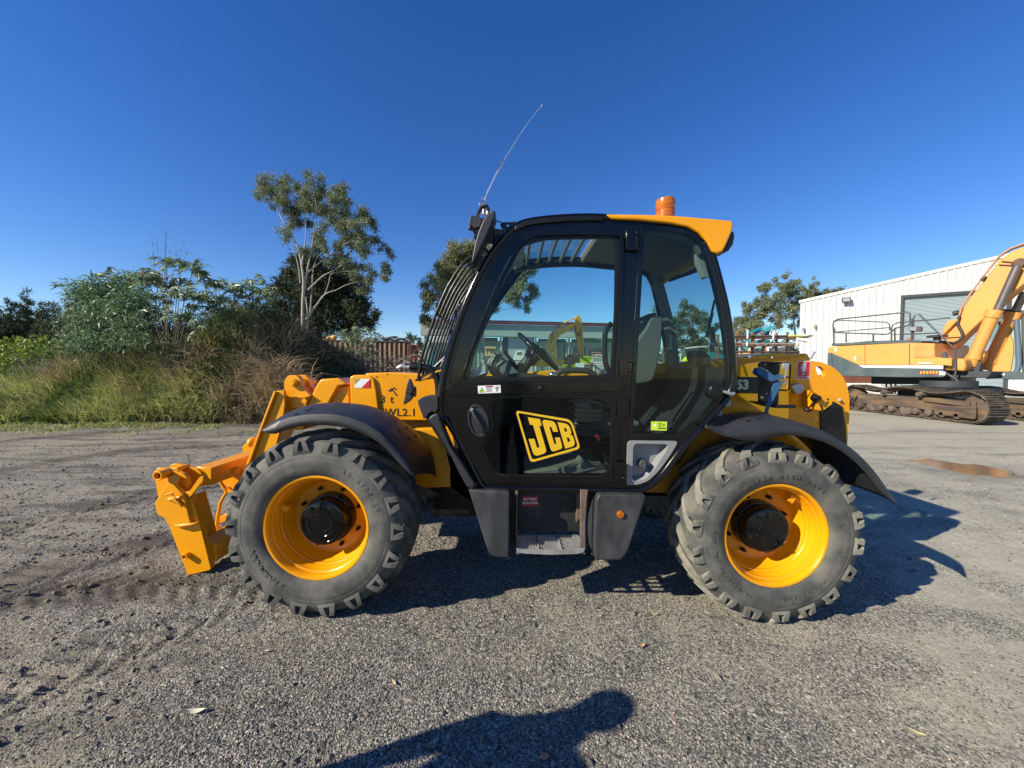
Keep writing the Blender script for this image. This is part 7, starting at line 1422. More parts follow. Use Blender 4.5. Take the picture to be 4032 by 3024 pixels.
m.plate([P('T', [(1180, 470), (1200, 470), (1340, 570), (1320, 570)], 21.94)], (0, .05, 0)); m.build('bin_rib', M_char, SKB, sm=0)
# teal generator with white label, yellow marker and post, through the rear windows
YGn = 17.0; p = at('N', 810, 1320, YGn); GN = thing('generator', 'teal generator set with white label seen low through the rear window', 'generator', (p.x, YGn, gh(p.x, YGn)))
def pn(name, pts, Y, d, m_, par, bevel=.02): m = MB(); m.plate([P('N', pts, Y)], (0, d, 0)); return m.build(name, m_, par, bevel=bevel)
pn('housing', [(748, 1260), (770, 1238), (860, 1245), (905, 1260), (905, 1400), (760, 1400)], YGn, 1.2, M_teal, GN, .04); lb = pn('label', [(832, 1308), (872, 1308), (872, 1385), (832, 1385)], YGn - .012, .01, M_white, GN, 0); pn('label_mark', [(840, 1322), (850, 1322), (850, 1370), (840, 1370)], YGn - .016, .003, M_teal, lb, 0); pn('label_mark', [(856, 1322), (864, 1322), (864, 1370), (856, 1370)], YGn - .016, .003, M_teal, lb, 0)
m = MB(); g = P('N', [(750, 1400), (905, 1400)], YGn); m.box(((g[0].x + g[1].x) / 2, YGn + .6, (g[0].z + gh(8, 17)) / 2), (g[1].x - g[0].x, 1.1, g[0].z - gh(8, 17))); m.build('base', M_char, GN)
p = at('N', 540, 1300, 16); YM = thing('safety_cone', 'bright yellow pointed marker seen low through the rear window', 'marker', (p.x, 16, gh(p.x, 16))); m = MB(); t = at('N', 540, 1284, 16); b_ = at('N', 540, 1322, 16); m.lathe([(b_.z, .19), (t.z, .05), (t.z + .02, 0)], (p.x, 16, 0), (0, 0, 1), 16); m.build('cap', mat('fluorescent_yellow', (.75, .85, .05), .5), YM); m = MB(); m.cyl((p.x, 16, gh(p.x, 16)), (p.x, 16, b_.z), .04, 8); m.build('stand', M_char, YM)
p = at('N', 700, 1180, 30); TR = thing('site_hut', 'low white cabin with flat roof far away through the rear window', 'hut', (p.x, 30, 0)); m = MB(); q0 = P('N', [(650, 1178), (745, 1172), (745, 1190), (650, 1192)], 30); m.plate([q0], (0, 2.2, 0)); m.build('roof', M_wwall, TR); m = MB(); m.box((p.x, 31.1, q0[3].z / 2), (q0[1].x - q0[0].x - .1, 2.0, q0[3].z)); m.build('wall', M_char, TR)
p = at('N', 488, 1300, 20); m = MB(); t = at('N', 488, 1250, 20); m.cyl((p.x, 20, gh(p.x, 20)), (p.x, 20, t.z), .04, 8); tag(m.build('post', M_wwall), 'thin pale post standing left of the yellow marker', 'post')

# ---- white shed at the right (gable end)
WD = (.867, -.5); w0 = at('E', 632, 515, 30.0); W0 = (w0.x, w0.y); wu = Vector((WD[0], WD[1], 0)); wn = Vector((.5, .867, 0)); wl = Vector((w0.x, w0.y, 0))
WS = thing('white_shed', 'large white ribbed metal shed with grey roller door behind the excavator', 'shed', (w0.x, w0.y, 0))
zl = w0.z; zr = onp('E', 2080, 190, W0, WD); tr = (zr - wl).dot(wu); slope = (zr.z - zl) / tr; TW = 15.0
def wp(a, b, z): return wl + wu * a + wn * b + Vector((0, 0, z))
ws = Vector((.64, .768, 0)) * 22
def topz(a): return zl + slope * a if a < TW else zl + slope * (2 * TW - a)
dl = onp('E', 1350, 485, W0, WD); da0 = (dl - wl).dot(wu); dz = dl.z; da1 = (onp('R', 1045, 560, W0, WD) - wl).dot(wu)
m = MB()
def ribwall(a0, a1, zlo, zhi_f):
    a = a0; k = 0; pr = []
    while a < a1:
        pr += [(a, 0), (a + .20, 0), (a + .235, .045), (a + .30, .045), (a + .335, 0)]; a += .37
    pr = [(min(x, a1), b) for x, b in pr]; m.grid([[wp(x, -b, zlo) for x, b in pr], [wp(x, -b, zhi_f(x)) for x, b in pr]])
ribwall(0, da0, -.1, topz); ribwall(da0, da1, dz, topz); ribwall(da1, 2 * TW, -.1, topz); m.build('ribbed_wall', M_wwall, WS, sm=0)
m = MB(); m.plate([[wp(.02, .02, -.1), wp(.02, .02, -.1) + ws, wp(.02, .02, zl) + ws, wp(.02, .02, zl)]], wu * .05); m.build('side_wall', M_wwall, WS, sm=0)
m = MB(); m.plate([[wp(-.1, -.08, zl - .12), wp(TW, -.08, topz(TW) - .12), wp(2 * TW + .1, -.08, zl - .12), wp(2 * TW + .1, -.08, zl + .08), wp(TW, -.08, topz(TW) + .08), wp(-.1, -.08, zl + .08)]], wn * .12); m.build('barge_cap', mat('off_white_trim', (.74, .70, .62), .5), WS, sm=0)
m = MB(); m.plate([[wp(-.1, .04, zl), wp(TW, .04, topz(TW)), wp(TW, .04, topz(TW) - .05), wp(-.1, .04, zl - .05)]], ws); m.plate([[wp(TW, .04, topz(TW)), wp(2 * TW, .04, zl), wp(2 * TW, .04, zl - .05), wp(TW, .04, topz(TW) - .05)]], ws); m.build('roof', M_galv, WS, sm=0)
m = MB(); nS = int(dz / .09); rw = []
for k in range(nS * 4 + 1): z = dz * k / (nS * 4); rw.append([wp(da0, .12 - .022 * math.sin(k * math.pi / 2), z), wp(da1, .12 - .022 * math.sin(k * math.pi / 2), z)])
m.grid(rw); m.build('roller_door', M_roller, WS, sm=60)
m = MB(); m.plate([[wp(da0 - .07, -.07, 0), wp(da0 + .06, -.07, 0), wp(da0 + .06, -.07, dz - .06), wp(da1 - .06, -.07, dz - .06), wp(da1 - .06, -.07, 0), wp(da1 + .07, -.07, 0), wp(da1 + .07, -.07, dz + .12), wp(da0 - .07, -.07, dz + .12)]], wn * .18); m.build('door_frame', M_hrail, WS, sm=0)
fl = onp('E', 948, 512, W0, WD); a = (fl - wl).dot(wu); FLT = thing('floodlight', 'small black floodlight mounted on the white shed wall', 'floodlight', tuple(wp(a, -.3, fl.z - .2)))
m = MB(); m.plate([[wp(a - .26, -.42, fl.z - .16), wp(a + .26, -.42, fl.z - .16), wp(a + .26, -.30, fl.z + .22), wp(a - .26, -.30, fl.z + .22)]], wn * .1); m.build('lamp_head', M_char, FLT, bevel=.02); m = MB(); m.plate([[wp(a - .2, -.425, fl.z - .10), wp(a + .2, -.425, fl.z - .10), wp(a + .2, -.335, fl.z + .17), wp(a - .2, -.335, fl.z + .17)]], wn * .02); m.build('lens', M_galv, FLT); m = MB(); m.tube([wp(a, -.25, fl.z), wp(a, -.02, fl.z - .1)], .03, 6); m.build('arm', M_char, FLT)
for x, y, lab in ((652, 712, 'tiny camera on the corner of the white shed'), (733, 690, 'small tan box on the white shed wall')):
    q = onp('E', x, y, W0, WD); a = (q - wl).dot(wu); m = MB(); m.box(wp(a, -.12, q.z), (.12, .12, .22)); m.cyl(wp(a, -.18, q.z - .1), wp(a - .1, -.3, q.z - .14), .05, 10); tag(m.build('wall_camera' if x == 652 else 'wall_box', M_galv if x == 652 else mat('tan_box', (.42, .32, .2), .6), bevel=.01), lab, 'camera' if x == 652 else 'box')
# low reddish bin and pale pallets under the machine
p = at('E', 1060, 1060, 19.5); m = MB(); q0 = P('E', [(930, 1035), (1140, 1040), (1140, 1092), (930, 1092)], 19.5); m.plate([q0 + []], (0, 1.5, 0)); RB = m.build('steel_bin', mat('reddish_rust', (.26, .085, .05), .7, var=.2, vs=2)); RB.location.z -= 0; tag(RB, 'reddish brown steel bin visible under the big excavator body', 'bin')
p = at('E', 1240, 1075, 24); q0 = P('E', [(1180, 1045), (1310, 1050), (1310, 1120), (1180, 1120)], 24)
for k in range(4):
    for j in range(3):
        m = MB(); a = q0[0].lerp(q0[1], k / 4); m.box((a.x + .25, 24 + .1, q0[0].z - .2 - .36 * j), (.42, .5, .34)); m.box((a.x + .25, 24 - .16, q0[0].z - .06 - .36 * j), (.43, .03, .05)); m.box((a.x + .25, 24 - .16, q0[0].z - .33 - .36 * j), (.43, .03, .05)); tag(m.build('crate', M_wwall, bevel=.01), 'whitish crate in the stack seen under the big excavator body', 'crate', 'whitish crates stacked beyond the excavator tracks')

# ---- big orange excavator
E0 = (13.45, 16.2); ED = (.42, -.907); eu = Vector((.42, -.907, 0)).normalized(); en = Vector((.907, .42, 0)).normalized()
cen = Vector((15.3, 13.5, gh(15.3, 13.5))); XE = thing('big_excavator', 'large orange excavator with slate grey base on rusty tracks at the right edge', 'excavator', tuple(cen))
def ep(name, crop, pts, d, m_, par=None, bevel=.02, fil=0, ofs=0., sm=35):
    o0 = (E0[0] + en.x * ofs, E0[1] + en.y * ofs); p = PP(crop, pts, o0, ED); p = fillet(p, fil) if fil else p; m = MB(); m.plate([p], en * d); return m.build(name, m_, par or XE, bevel=bevel, sm=sm)
ep('engine_cover', 'E', [(822, 878), (824, 850), (840, 837), (870, 833), (1090, 822), (1410, 808), (1580, 812), (1584, 912), (1640, 915), (1700, 918), (1700, 972), (1640, 966), (1040, 964), (850, 880)], 2.95, M_orange, fil=.03, bevel=.05)
ep('lower_body', 'E', [(820, 880), (850, 880), (1040, 966), (1640, 968), (1645, 1052), (1400, 1054), (900, 1044), (872, 1036), (850, 992), (820, 985)], 2.96, M_slate, ofs=-.015, bevel=.03)
ep('white_stripe', 'E', [(1043, 966), (1640, 968), (1640, 990), (1075, 982)], .02, M_white, ofs=-.03, bevel=0)
hz = ep('hazard_strip', 'E', [(1475, 1008), (1612, 1012), (1612, 1030), (1475, 1026)], .01, M_red, ofs=-.03, bevel=0)
for k in range(6): ep('hazard_band', 'E', [(1482 + k * 22, 1009), (1493 + k * 22, 1009), (1487 + k * 22, 1026), (1477 + k * 22, 1026)], .005, M_logo, hz, ofs=-.036, bevel=0)
ep('white_plate', 'E', [(1612, 1010), (1655, 1012), (1655, 1037), (1612, 1035)], .01, M_white, ofs=-.032, bevel=0)
lp = onp('E', 1465, 958, E0, ED) - en * .02; text('Robex', 'model_lettering', M_white, XE, lp, .13, eu, (0, 0, 1), .003, .002)
ep('grille_panel', 'E', [(1436, 822), (1578, 824), (1580, 908), (1432, 912)], .02, M_oranged, ofs=-.022, bevel=.01, fil=.03); ep('panel_joint', 'E', [(1086, 824), (1090, 824), (1090, 968), (1086, 968)], .01, M_ink, ofs=-.006, bevel=0); ep('panel_joint', 'E', [(1400, 812), (1405, 812), (1405, 968), (1400, 968)], .01, M_ink, ofs=-.006, bevel=0); ep('panel_joint', 'E', [(850, 880), (854, 880), (860, 1000), (856, 1000)], .01, M_ink, ofs=-.018, bevel=0)
ep('filler_door', 'E', [(1028, 908), (1070, 908), (1070, 930), (1028, 930)], .01, M_oranged, ofs=-.008, bevel=0); ep('white_plate', 'E', [(1012, 906), (1024, 906), (1024, 932), (1012, 932)], .01, M_white, ofs=-.008, bevel=0); ep('white_plate', 'E', [(874, 842), (886, 842), (886, 870), (874, 870)], .01, M_white, ofs=-.008, bevel=0)
ep('top_walkway', 'E', [(850, 812), (990, 806), (1100, 795), (1420, 786), (1490, 792), (1492, 808), (1090, 820), (850, 829)], 2.7, M_slate, ofs=.1, bevel=.02)
ep('front_step', 'E', [(1640, 915), (1790, 920), (1800, 975), (1790, 1010), (1640, 1000)], 1.0, M_orange, ofs=.2, bevel=.06)
def et(name, crop, pts, r, m_, par=None, ofs=0, n=8, dn=False):
    o0 = (E0[0] + en.x * ofs, E0[1] + en.y * ofs); p = PP(crop, pts, o0, ED); p = dense(p, False, 3) if dn else p; m = MB(); m.tube(p, r, n); return m.build(name, m_, par or XE, sm=60)
HR = et('handrail', 'E', [(868, 820), (865, 740), (862, 680), (868, 655), (900, 640), (1380, 592), (1405, 600), (1410, 660), (1400, 685), (1300, 705), (1270, 735), (1240, 748), (880, 735), (868, 700)], .026, M_hrail, ofs=.1)
et('rail_loop', 'E', [(868, 660), (900, 648), (1240, 662), (1262, 680), (1262, 720)], .022, M_hrail, HR, ofs=.1); et('rail_loop', 'E', [(870, 732), (1262, 700)], .02, M_hrail, HR, ofs=.1)
for x, y0, y1 in ((955, 740, 805), (1146, 745, 798), (1275, 700, 790), (1298, 700, 790), (1418, 640, 790), (868, 700, 815)): et('rail_post', 'E', [(x, y0), (x, y1)], .026, M_hrail, HR, ofs=.1)
et('rail_loop', 'E', [(1275, 790), (1275, 700), (1285, 680), (1320, 665), (1690, 632)], .022, M_hrail, HR, ofs=.12); et('rail_loop', 'E', [(1430, 780), (1430, 640), (1440, 615), (1470, 605), (1725, 855)], .026, M_hrail, HR, ofs=.12); et('rail_loop', 'E', [(1275, 750), (1600, 738)], .018, M_hrail, HR, ofs=2.6); et('rail_loop', 'E', [(1725, 855), (1728, 1020), (1720, 1050)], .03, M_hrail, HR, ofs=.12); et('rail_loop', 'E', [(1640, 1010), (1725, 1060), (1760, 1100)], .03, M_hrail, HR, ofs=.12)
ep('mirror', 'E', [(1392, 695), (1480, 690), (1490, 705), (1484, 728), (1400, 726)], .12, M_hrail, fil=.04, ofs=.0); ep('mirror_face', 'E', [(1398, 698), (1452, 694), (1450, 724), (1402, 722)], .02, M_lgrey, fil=.03, ofs=-.02); ep('mirror', 'E', [(1625, 880), (1662, 870), (1668, 940), (1650, 955), (1622, 945)], .12, M_hrail, fil=.04, ofs=.05)
m = MB(); q = onp('E', 1553, 790, E0, ED) + en * .5; m.lathe([(0, .1), (.12, .1), (.125, .26), (.17, .28), (.2, .22), (.22, 0)], q, (0, 0, 1), 20); m.build('air_intake', M_hrail, XE, sm=40)
m = MB(); q = onp('E', 1374, 778, E0, ED) + en * .4; m.lathe([(-.04, .08), (.03, .08), (.05, 0)], q, (0, 0, 1), 14); m.build('orange_cap', M_amber, XE, sm=40)
# boom and rams
bo_ = [(455, 870), (470, 790), (500, 720), (590, 680), (612, 620), (660, 560), (720, 470), (850, 310), (960, 165), (1060, 92), (1177, 42), (1500, 0), (1900, 60), (1900, 200), (1500, 230), (1250, 320), (1177, 372), (1060, 458), (655, 832), (560, 935), (520, 940)]
ep('boom', 'R', bo_, .62, M_orange, ofs=1.15, bevel=.03)
ep('boom_foot', 'R', [(500, 700), (590, 672), (600, 690), (500, 790), (455, 830), (470, 770)], .8, M_orange, ofs=1.0, bevel=.03)
for k, of in enumerate((1.08, 1.11)): et('boom_pipe', 'R', [(615, 640), (640, 560), (700, 470), (840, 285), (960, 130 + 6 * k), (1060, 62 + 10 * k), (1177, 20 + 12 * k)], .03, M_dksteel if k else mat('pale_brown_pipe', (.45, .25, .15), .5), ofs=of + .1 * k)
et('boom_hose', 'R', [(615, 655), (600, 720), (640, 800), (630, 850), (560, 885), (440, 870)], .045, M_char, ofs=1.08, dn=True); et('pipe_clamp', 'R', [(815, 322), (835, 328)], .09, M_dksteel, ofs=1.1); et('boom_wire', 'R', [(960, 205), (1110, 212)], .02, M_dksteel, ofs=1.12); et('boom_wire', 'R', [(985, 175), (1100, 185)], .02, M_dksteel, ofs=1.12)
q = onp('R', 1130, 190, (E0[0] + en.x * 1.05, E0[1] + en.y * 1.05), ED); m = MB(); m.lathe([(0, 0), (0, .12), (.05, .16), (.14, .16)], q, en, 20); m.build('ram_pin', M_dksteel, XE, sm=40)
for (rx0, ry0, rx1, ry1, bx0, by0, bx1, by1, of) in ((1120, 215, 945, 600, 915, 620, 705, 1085, .95), (1185, 440, 1100, 610, 1080, 640, 845, 1120, 1.95)):
    et('ram_rod', 'R', [(rx0, ry0), (rx1, ry1)], .105, M_ramrod, ofs=of, n=16); et('ram_barrel', 'R', [(bx0, by0), (bx1, by1)], .165, M_orange, ofs=of, n=20); et('ram_gland', 'R', [(bx0 + 12, by0 - 22), (bx0 - 18, by0 + 42)], .20, M_orange, ofs=of, n=20); et('ram_gland', 'R', [(bx1 + 45, by1 - 95), (bx1 + 30, by1 - 60)], .185, M_orange, ofs=of, n=20)
ep('ram_bracket', 'R', [(655, 1010), (700, 970), (740, 985), (830, 950), (835, 1000), (800, 1060), (700, 1120), (660, 1060)], .3, M_orange, ofs=1.0, bevel=.03, fil=.05)
et('bucket_lamp', 'R', [(560, 630), (610, 620)], .09, M_char, ofs=1.9)
# cab at the far side, front frame and lower step
ep('cab_frame', 'R', [(930, 600), (985, 590), (1180, 600), (1300, 615), (1330, 700), (1340, 1140), (1180, 1140), (1160, 1140), (1155, 900), (1150, 680), (1110, 650), (950, 640)], .1, M_hrail, ofs=2.0, bevel=.02)
ep('cab_glass', 'R', [(880, 720), (960, 650), (1160, 660), (1330, 680), (1330, 1130), (1060, 1130), (1060, 900), (1020, 880), (880, 880)], 1.1, glass_mat('pale_cab_glass', (.75, .85, .82)), ofs=2.02, bevel=0)
ep('cab_lower_panel', 'R', [(900, 980), (960, 910), (1020, 880), (1055, 810), (1078, 860), (1085, 960), (1060, 1135), (860, 1140)], .08, M_orange, ofs=1.9, bevel=.02, fil=.05)
et('cab_tube', 'R', [(1110, 680), (1125, 900), (1130, 1080), (1100, 1150), (1040, 1175)], .07, mat('blue_grey_tube', (.10, .14, .19), .4), ofs=1.85, dn=True); et('cab_tube', 'R', [(970, 700), (985, 800), (900, 1000)], .05, M_hrail, ofs=2.2)
ep('cab_base', 'R', [(860, 1138), (1400, 1140), (1400, 1205), (1010, 1205), (980, 1195), (840, 1200)], 1.4, M_slate, ofs=1.5, bevel=.02); ep('front_deck', 'R', [(480, 1130), (900, 1135), (860, 1190), (520, 1190)], 2.0, M_char, ofs=.5, bevel=.02); ep('valve_block', 'R', [(700, 1060), (800, 1065), (790, 1140), (720, 1140)], .3, M_char, ofs=.9, bevel=.02)
ep('white_plate', 'R', [(965, 1150), (1008, 1150), (1008, 1168), (965, 1168)], .01, M_white, ofs=1.485, bevel=0)
# undercarriage: slew ring, track frames, shoes, rollers
m = MB(); m.lathe([(0, .7), (.22, .7), (.22, .6)], (cen.x, cen.y, .95), (0, 0, 1), 40); m.box((cen.x, cen.y, .75), (1.9, 1.6, .35)); m.build('slew_ring', M_char, XE, sm=40)
ep('gap_shade_block', 'E', [(1130, 1040), (1720, 1040), (1720, 1105), (1130, 1098)], 1.9, M_ink, ofs=.55, bevel=.02)  # black block added to close the see-through gap; stands in for shade below the body
def trackset(xc, wid):
    TS = bpy.data.objects.new('track', None); COL.objects.link(TS); TS.parent = XE; g = gh(xc, 13.5) + .02
    ya, yb, r_ = 11.55, 15.65, .445; path = []; n1 = 26
    for k in range(n1): t = k / (n1 - 1); y = ya + (yb - ya) * t; path.append((y, g + .04, 0))
    for k in range(1, 9): a = -math.pi / 2 + math.pi * k / 9; path.append((yb + r_ * math.cos(a), g + .04 + r_ + r_ * math.sin(a), 0))
    for k in range(n1): t = k / (n1 - 1); y = yb + (ya - yb) * t; path.append((y, g + .04 + 2 * r_ + .07 * math.cos(t * 4 * math.pi) - .03 + .05 * math.sin(t * math.pi), 0))
    for k in range(1, 9): a = math.pi / 2 + math.pi * k / 9; path.append((ya + r_ * math.cos(a), g + .04 + r_ + r_ * math.sin(a), 0))
    # resample evenly
    P_ = [Vector((0, y, z)) for y, z, _ in path]; tot = sum((P_[i] - P_[i - 1]).length for i in range(len(P_))); ns = 52; out = []; step = tot / ns; acc = 0; i = 0; cur = P_[0]; nxt = 1
    out.append(cur.copy()); need = step
    while len(out) < ns:
        tgt = P_[nxt % len(P_)]; d = (tgt - cur).length
        if d >= need: cur = cur + (tgt - cur).normalized() * need; out.append(cur.copy()); need = step
        else: need -= d; cur = tgt.copy(); nxt += 1
    sh = MB(); ln = MB()
    for i, p in enumerate(out):
        t = (out[(i + 1) % ns] - out[i - 1]).normalized(); nrm = Vector((0, t.z, -t.y)); rot = Matrix((Vector((1, 0, 0)), t, nrm)).transposed()
        sh.box((xc, p.y, p.z), (wid, step * .93, .03), rot)
        for q_ in (-.3, 0, .3): c = Vector((xc, p.y, p.z)) + t * (step * q_) + nrm * .03; sh.box(c, (wid, .015, .035), rot)
        for sx_ in (-.12, .12): ln.box(Vector((xc + sx_, p.y, p.z)) - nrm * .06, (.05, step * .9, .09), rot)
    sh.build('track_shoe_belt', M_track, TS, sm=0); ln.build('track_chain', M_dksteel, TS, sm=0)
    fr_ = MB(); x0 = xc - wid * .36; zf = g + .04; fr_.plate([[Vector((x0, 11.5, zf + .24)), Vector((x0, 15.5, zf + .24)), Vector((x0, 15.4, zf + .62)), Vector((x0, 12.6, zf + .66)), Vector((x0, 11.9, zf + .60)), Vector((x0, 11.5, zf + .62))]], (wid * .72, 0, 0)); fr_.build('track_frame', M_frame, TS, bevel=.02)
    gd = MB(); gd.plate([fillet([Vector((x0 - .05, 11.1 + .35, zf + .10)), Vector((x0 - .05, 12.55, zf + .12)), Vector((x0 - .05, 12.6, zf + .42)), Vector((x0 - .05, 11.45, zf + .50))], .05)], (.06, 0, 0)); gd.plate([[Vector((x0 - .07, 11.6, zf + .48)), Vector((x0 - .07, 12.9, zf + .52)), Vector((x0 - .07, 12.9, zf + .62)), Vector((x0 - .07, 11.6, zf + .62))]], (.05, 0, 0)); gd.build('idler_guard', M_frame, TS, bevel=.015)
    for k in range(9):
        m = MB(); y = 11.95 + .42 * k; m.lathe([(0, 0), (0, .06), (.02, .11), (.10, .13), (wid * .5, .13)], (x0 - .05, y, zf + .16), (1, 0, 0), 16); m.build('track_roller', M_track, TS, sm=40)
    for k in range(2): m = MB(); y = 12.95 + 1.25 * k; m.lathe([(0, 0), (0, .07), (.03, .085), (.15, .085), (.15, .06), (.4, .06)], (x0 - .22, y, zf + .76), (1, 0, 0), 16); m.build('carrier_roller', M_track, TS, sm=40)
    for y in (ya, yb): m = MB(); m.lathe([(0, 0), (0, .12), (.05, .30), (.06, .36), (.3, .36), (.3, 0)], (xc - .16, y, zf + r_), (1, 0, 0), 28); m.build('idler' if y == ya else 'sprocket', M_frame, TS, sm=40)
    for y in (13.3, 14.5): m = MB(); m.plate([fillet([Vector((x0 - .06, y, zf + .03)), Vector((x0 - .06, y + .34, zf + .03)), Vector((x0 - .06, y + .38, zf + .26)), Vector((x0 - .06, y - .04, zf + .26))], .04)], (.05, 0, 0)); m.build('roller_guard', M_track, TS, bevel=.01)
trackset(14.1, .6); trackset(16.6, .6)
# ---- far belt of trees along the horizon
def far_belt(name, x0, x1, Y, h0, h1, n, lab, seed):
    r_ = np.random.RandomState(seed); cl = []
    xs_ = np.linspace(x0, x1, n)
    for x in xs_:
        h = h0 + (h1 - h0) * r_.rand(); 
        for k in range(3): cl.append(((x + r_.randn() * 1.2, Y + r_.randn() * 3, h * (.25 + .3 * k)), h * .32))
    o = foliage(name, cl, 26, .9, .35, L_cas, None, (0, Y, 0), spread=.9, shell=.2); tag(o, lab, 'trees', kind='stuff')
far_belt('far_woods', -300, 320, 120, 5, 10, 300, 'low dark belt of woodland far away along the horizon', 3)
far_belt('far_woods', -110, -38, 62, 5, 8, 40, 'dark woodland mass beyond the she-oaks at left', 4)
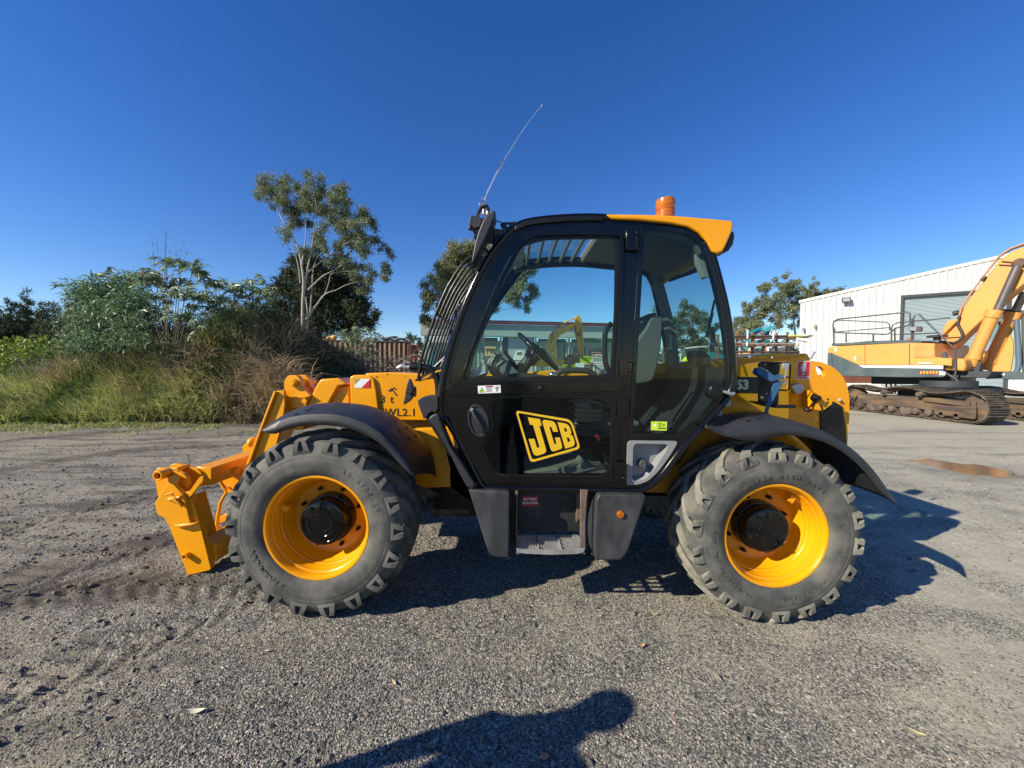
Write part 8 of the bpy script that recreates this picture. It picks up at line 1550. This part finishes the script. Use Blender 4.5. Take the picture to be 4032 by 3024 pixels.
# ================================================================ two people beside the camera (their shadow and reflection show in the picture)
def person(label, x, y, yaw, arms, seed):
    z = gh(x, y); T_ = thing('person', label, 'person', (x, y, z)); H_ = 1.76
    c, s_ = math.cos(yaw), math.sin(yaw)
    def wpt(p): return Vector((p[0] * c - p[1] * s_, p[0] * s_ + p[1] * c, p[2]))
    J = {'pel': ((0, 0, .96), (.155, .115)), 'bel': ((0, .0, 1.08), (.15, .11)), 'che': ((0, -.01, 1.30), (.18, .12)), 'up': ((0, -.01, 1.45), (.17, .12)), 'nk': ((0, .0, 1.51), (.078, .078)), 'hd0': ((0, .02, 1.58), (.068, .078)), 'hd1': ((0, .025, 1.66), (.076, .094)), 'hd2': ((0, .015, 1.73), (.055, .07))}
    E = [('pel', 'bel'), ('bel', 'che'), ('che', 'up'), ('up', 'nk'), ('nk', 'hd0'), ('hd0', 'hd1'), ('hd1', 'hd2')]
    for sg, n_ in ((-1, 'l'), (1, 'r')):
        J[n_ + 'h'] = ((.10 * sg, 0, .90), (.10, .10)); J[n_ + 'k'] = ((.12 * sg, .02, .50), (.064, .066)); J[n_ + 'c'] = ((.125 * sg, -.01, .34), (.058, .062)); J[n_ + 'a'] = ((.13 * sg, -.02, .09), (.042, .046)); J[n_ + 'f'] = ((.14 * sg, .10, .04), (.046, .035)); J[n_ + 't'] = ((.145 * sg, .19, .03), (.04, .026))
        E += [('pel', n_ + 'h'), (n_ + 'h', n_ + 'k'), (n_ + 'k', n_ + 'c'), (n_ + 'c', n_ + 'a'), (n_ + 'a', n_ + 'f'), (n_ + 'f', n_ + 't')]
        el, wr = arms[n_]; J[n_ + 's'] = ((.19 * sg, 0, 1.44), (.085, .08)); J[n_ + 'e'] = (el, (.045, .045)); J[n_ + 'w'] = (wr, (.028, .032)); hd = tuple(Vector(wr) + (Vector(wr) - Vector(el)).normalized() * .07); J[n_ + 'p'] = (hd, (.036, .022))
        E += [('up', n_ + 's'), (n_ + 's', n_ + 'e'), (n_ + 'e', n_ + 'w'), (n_ + 'w', n_ + 'p')]
        dv = (Vector(hd) - Vector(wr)).normalized(); sd_ = dv.cross(Vector((1, 0, 0))); sd_ = sd_.normalized() if sd_.length > .1 else Vector((0, 1, 0)); up_ = dv.cross(sd_)
        for k, (o_, L_) in enumerate(((-.026, .06), (-.009, .07), (.009, .066), (.026, .052))):
            b_ = Vector(hd) + dv * .03 + sd_ * o_; J[f'{n_}f{k}a'] = (tuple(b_), (.0095, .0095)); J[f'{n_}f{k}b'] = (tuple(b_ + dv * L_ * .55 + up_ * .012), (.0085, .0085)); J[f'{n_}f{k}c'] = (tuple(b_ + dv * L_ * .8 + up_ * .035), (.0075, .0075)); E += [(n_ + 'p', f'{n_}f{k}a'), (f'{n_}f{k}a', f'{n_}f{k}b'), (f'{n_}f{k}b', f'{n_}f{k}c')]
        b_ = Vector(wr) + dv * .02 - sd_ * .03; J[n_ + 'ta'] = (tuple(b_), (.011, .011)); J[n_ + 'tb'] = (tuple(b_ + dv * .035 - sd_ * .02 + up_ * .02), (.0095, .0095)); E += [(n_ + 'w', n_ + 'ta'), (n_ + 'ta', n_ + 'tb')]
    names = list(J); me = bpy.data.meshes.new('body'); me.from_pydata([tuple(wpt(J[n_][0])) for n_ in names], [(names.index(a), names.index(b)) for a, b in E], [])
    o = bpy.data.objects.new('body', me); COL.objects.link(o); o.parent = T_
    md = o.modifiers.new('skin', 'SKIN'); md.use_smooth_shade = True; md.branch_smoothing = .4
    for i, n_ in enumerate(names): me.skin_vertices[0].data[i].radius = J[n_][1]; me.skin_vertices[0].data[i].use_root = (n_ == 'pel')
    sb = o.modifiers.new('sub', 'SUBSURF'); sb.levels = sb.render_levels = 2
    # clothing colours by height on the body surface
    m = bpy.data.materials.new('dressed_person'); m.use_nodes = True; N = m.node_tree.nodes; L = m.node_tree.links; tc = N.new('ShaderNodeTexCoord'); sx_ = N.new('ShaderNodeSeparateXYZ'); L.new(tc.outputs['Object'], sx_.inputs[0]); dv_ = N.new('ShaderNodeMath'); dv_.operation = 'DIVIDE'; dv_.inputs[1].default_value = 1.8; L.new(sx_.outputs['Z'], dv_.inputs[0]); cr = N.new('ShaderNodeValToRGB'); cr.color_ramp.interpolation = 'CONSTANT'; L.new(dv_.outputs[0], cr.inputs[0]); e = cr.color_ramp.elements
    e[0].color = (.16, .09, .045, 1); e[1].position = .06; e[1].color = (.025, .045, .09, 1)
    for p_, cc in ((.54, (.05, .06, .08)), (.835, (.45, .28, .2)), (.945, (.06, .04, .03))): k = e.new(p_); k.color = (*cc, 1)
    N['Principled BSDF'].inputs['Roughness'].default_value = .8; L.new(cr.outputs[0], N['Principled BSDF'].inputs['Base Color']); me.materials.append(m)
    hm = MB(); hc_ = wpt((0, .0, 1.685)); hm.ball(Vector((x, y, z)) + hc_, .098, 16, (.9, 1.08, .82)); hm.build('hair', mat('brown_hair', (.03, .02, .012), .8), T_, sm=60)
    fm = MB()
    for a in (-.032, .032): fm.ball(Vector((x, y, z)) + wpt((a, .115, 1.655)), .011, 8)
    fm.build('eyes', M_ink, T_, sm=60); fm = MB(); fm.ball(Vector((x, y, z)) + wpt((0, .122, 1.625)), .016, 8, (.8, 1.2, 1.3)); fm.build('nose', mat('skin', (.45, .28, .2), .6), T_, sm=60); fm = MB(); fm.ball(Vector((x, y, z)) + wpt((0, .108, 1.585)), .02, 8, (1.2, .5, .35)); fm.build('mouth', mat('lips', (.35, .14, .11), .6), T_, sm=60); fm = MB()
    for a in (-.078, .078): fm.ball(Vector((x, y, z)) + wpt((a, .02, 1.64)), .022, 8, (.4, .8, 1.3))
    fm.build('ears', bpy.data.materials['skin'], T_, sm=60)
    return T_
PX, PY = -2.12, .47
person('person in dark clothes standing beside the photographer, throwing the shadow on the gravel', PX, PY, R(-35), {'l': ((-.27, -.02, 1.16), (-.25, .12, .93)), 'r': ((.26, .0, 1.16), (.22, .16, .95))}, 1)
person('photographer in jeans and brown boots holding a phone, reflected in the cab door', 0.0, -.42, 0, {'l': ((-.26, .12, 1.24), (-.07, .30, 1.46)), 'r': ((.26, .12, 1.24), (.07, .30, 1.46))}, 2)
m = MB(); m.box((0, -.045, 1.565), (.15, .008, .075)); ph = m.build('phone', M_blk2, None, bevel=.003); tag(ph, 'black phone held up by the photographer', 'phone')
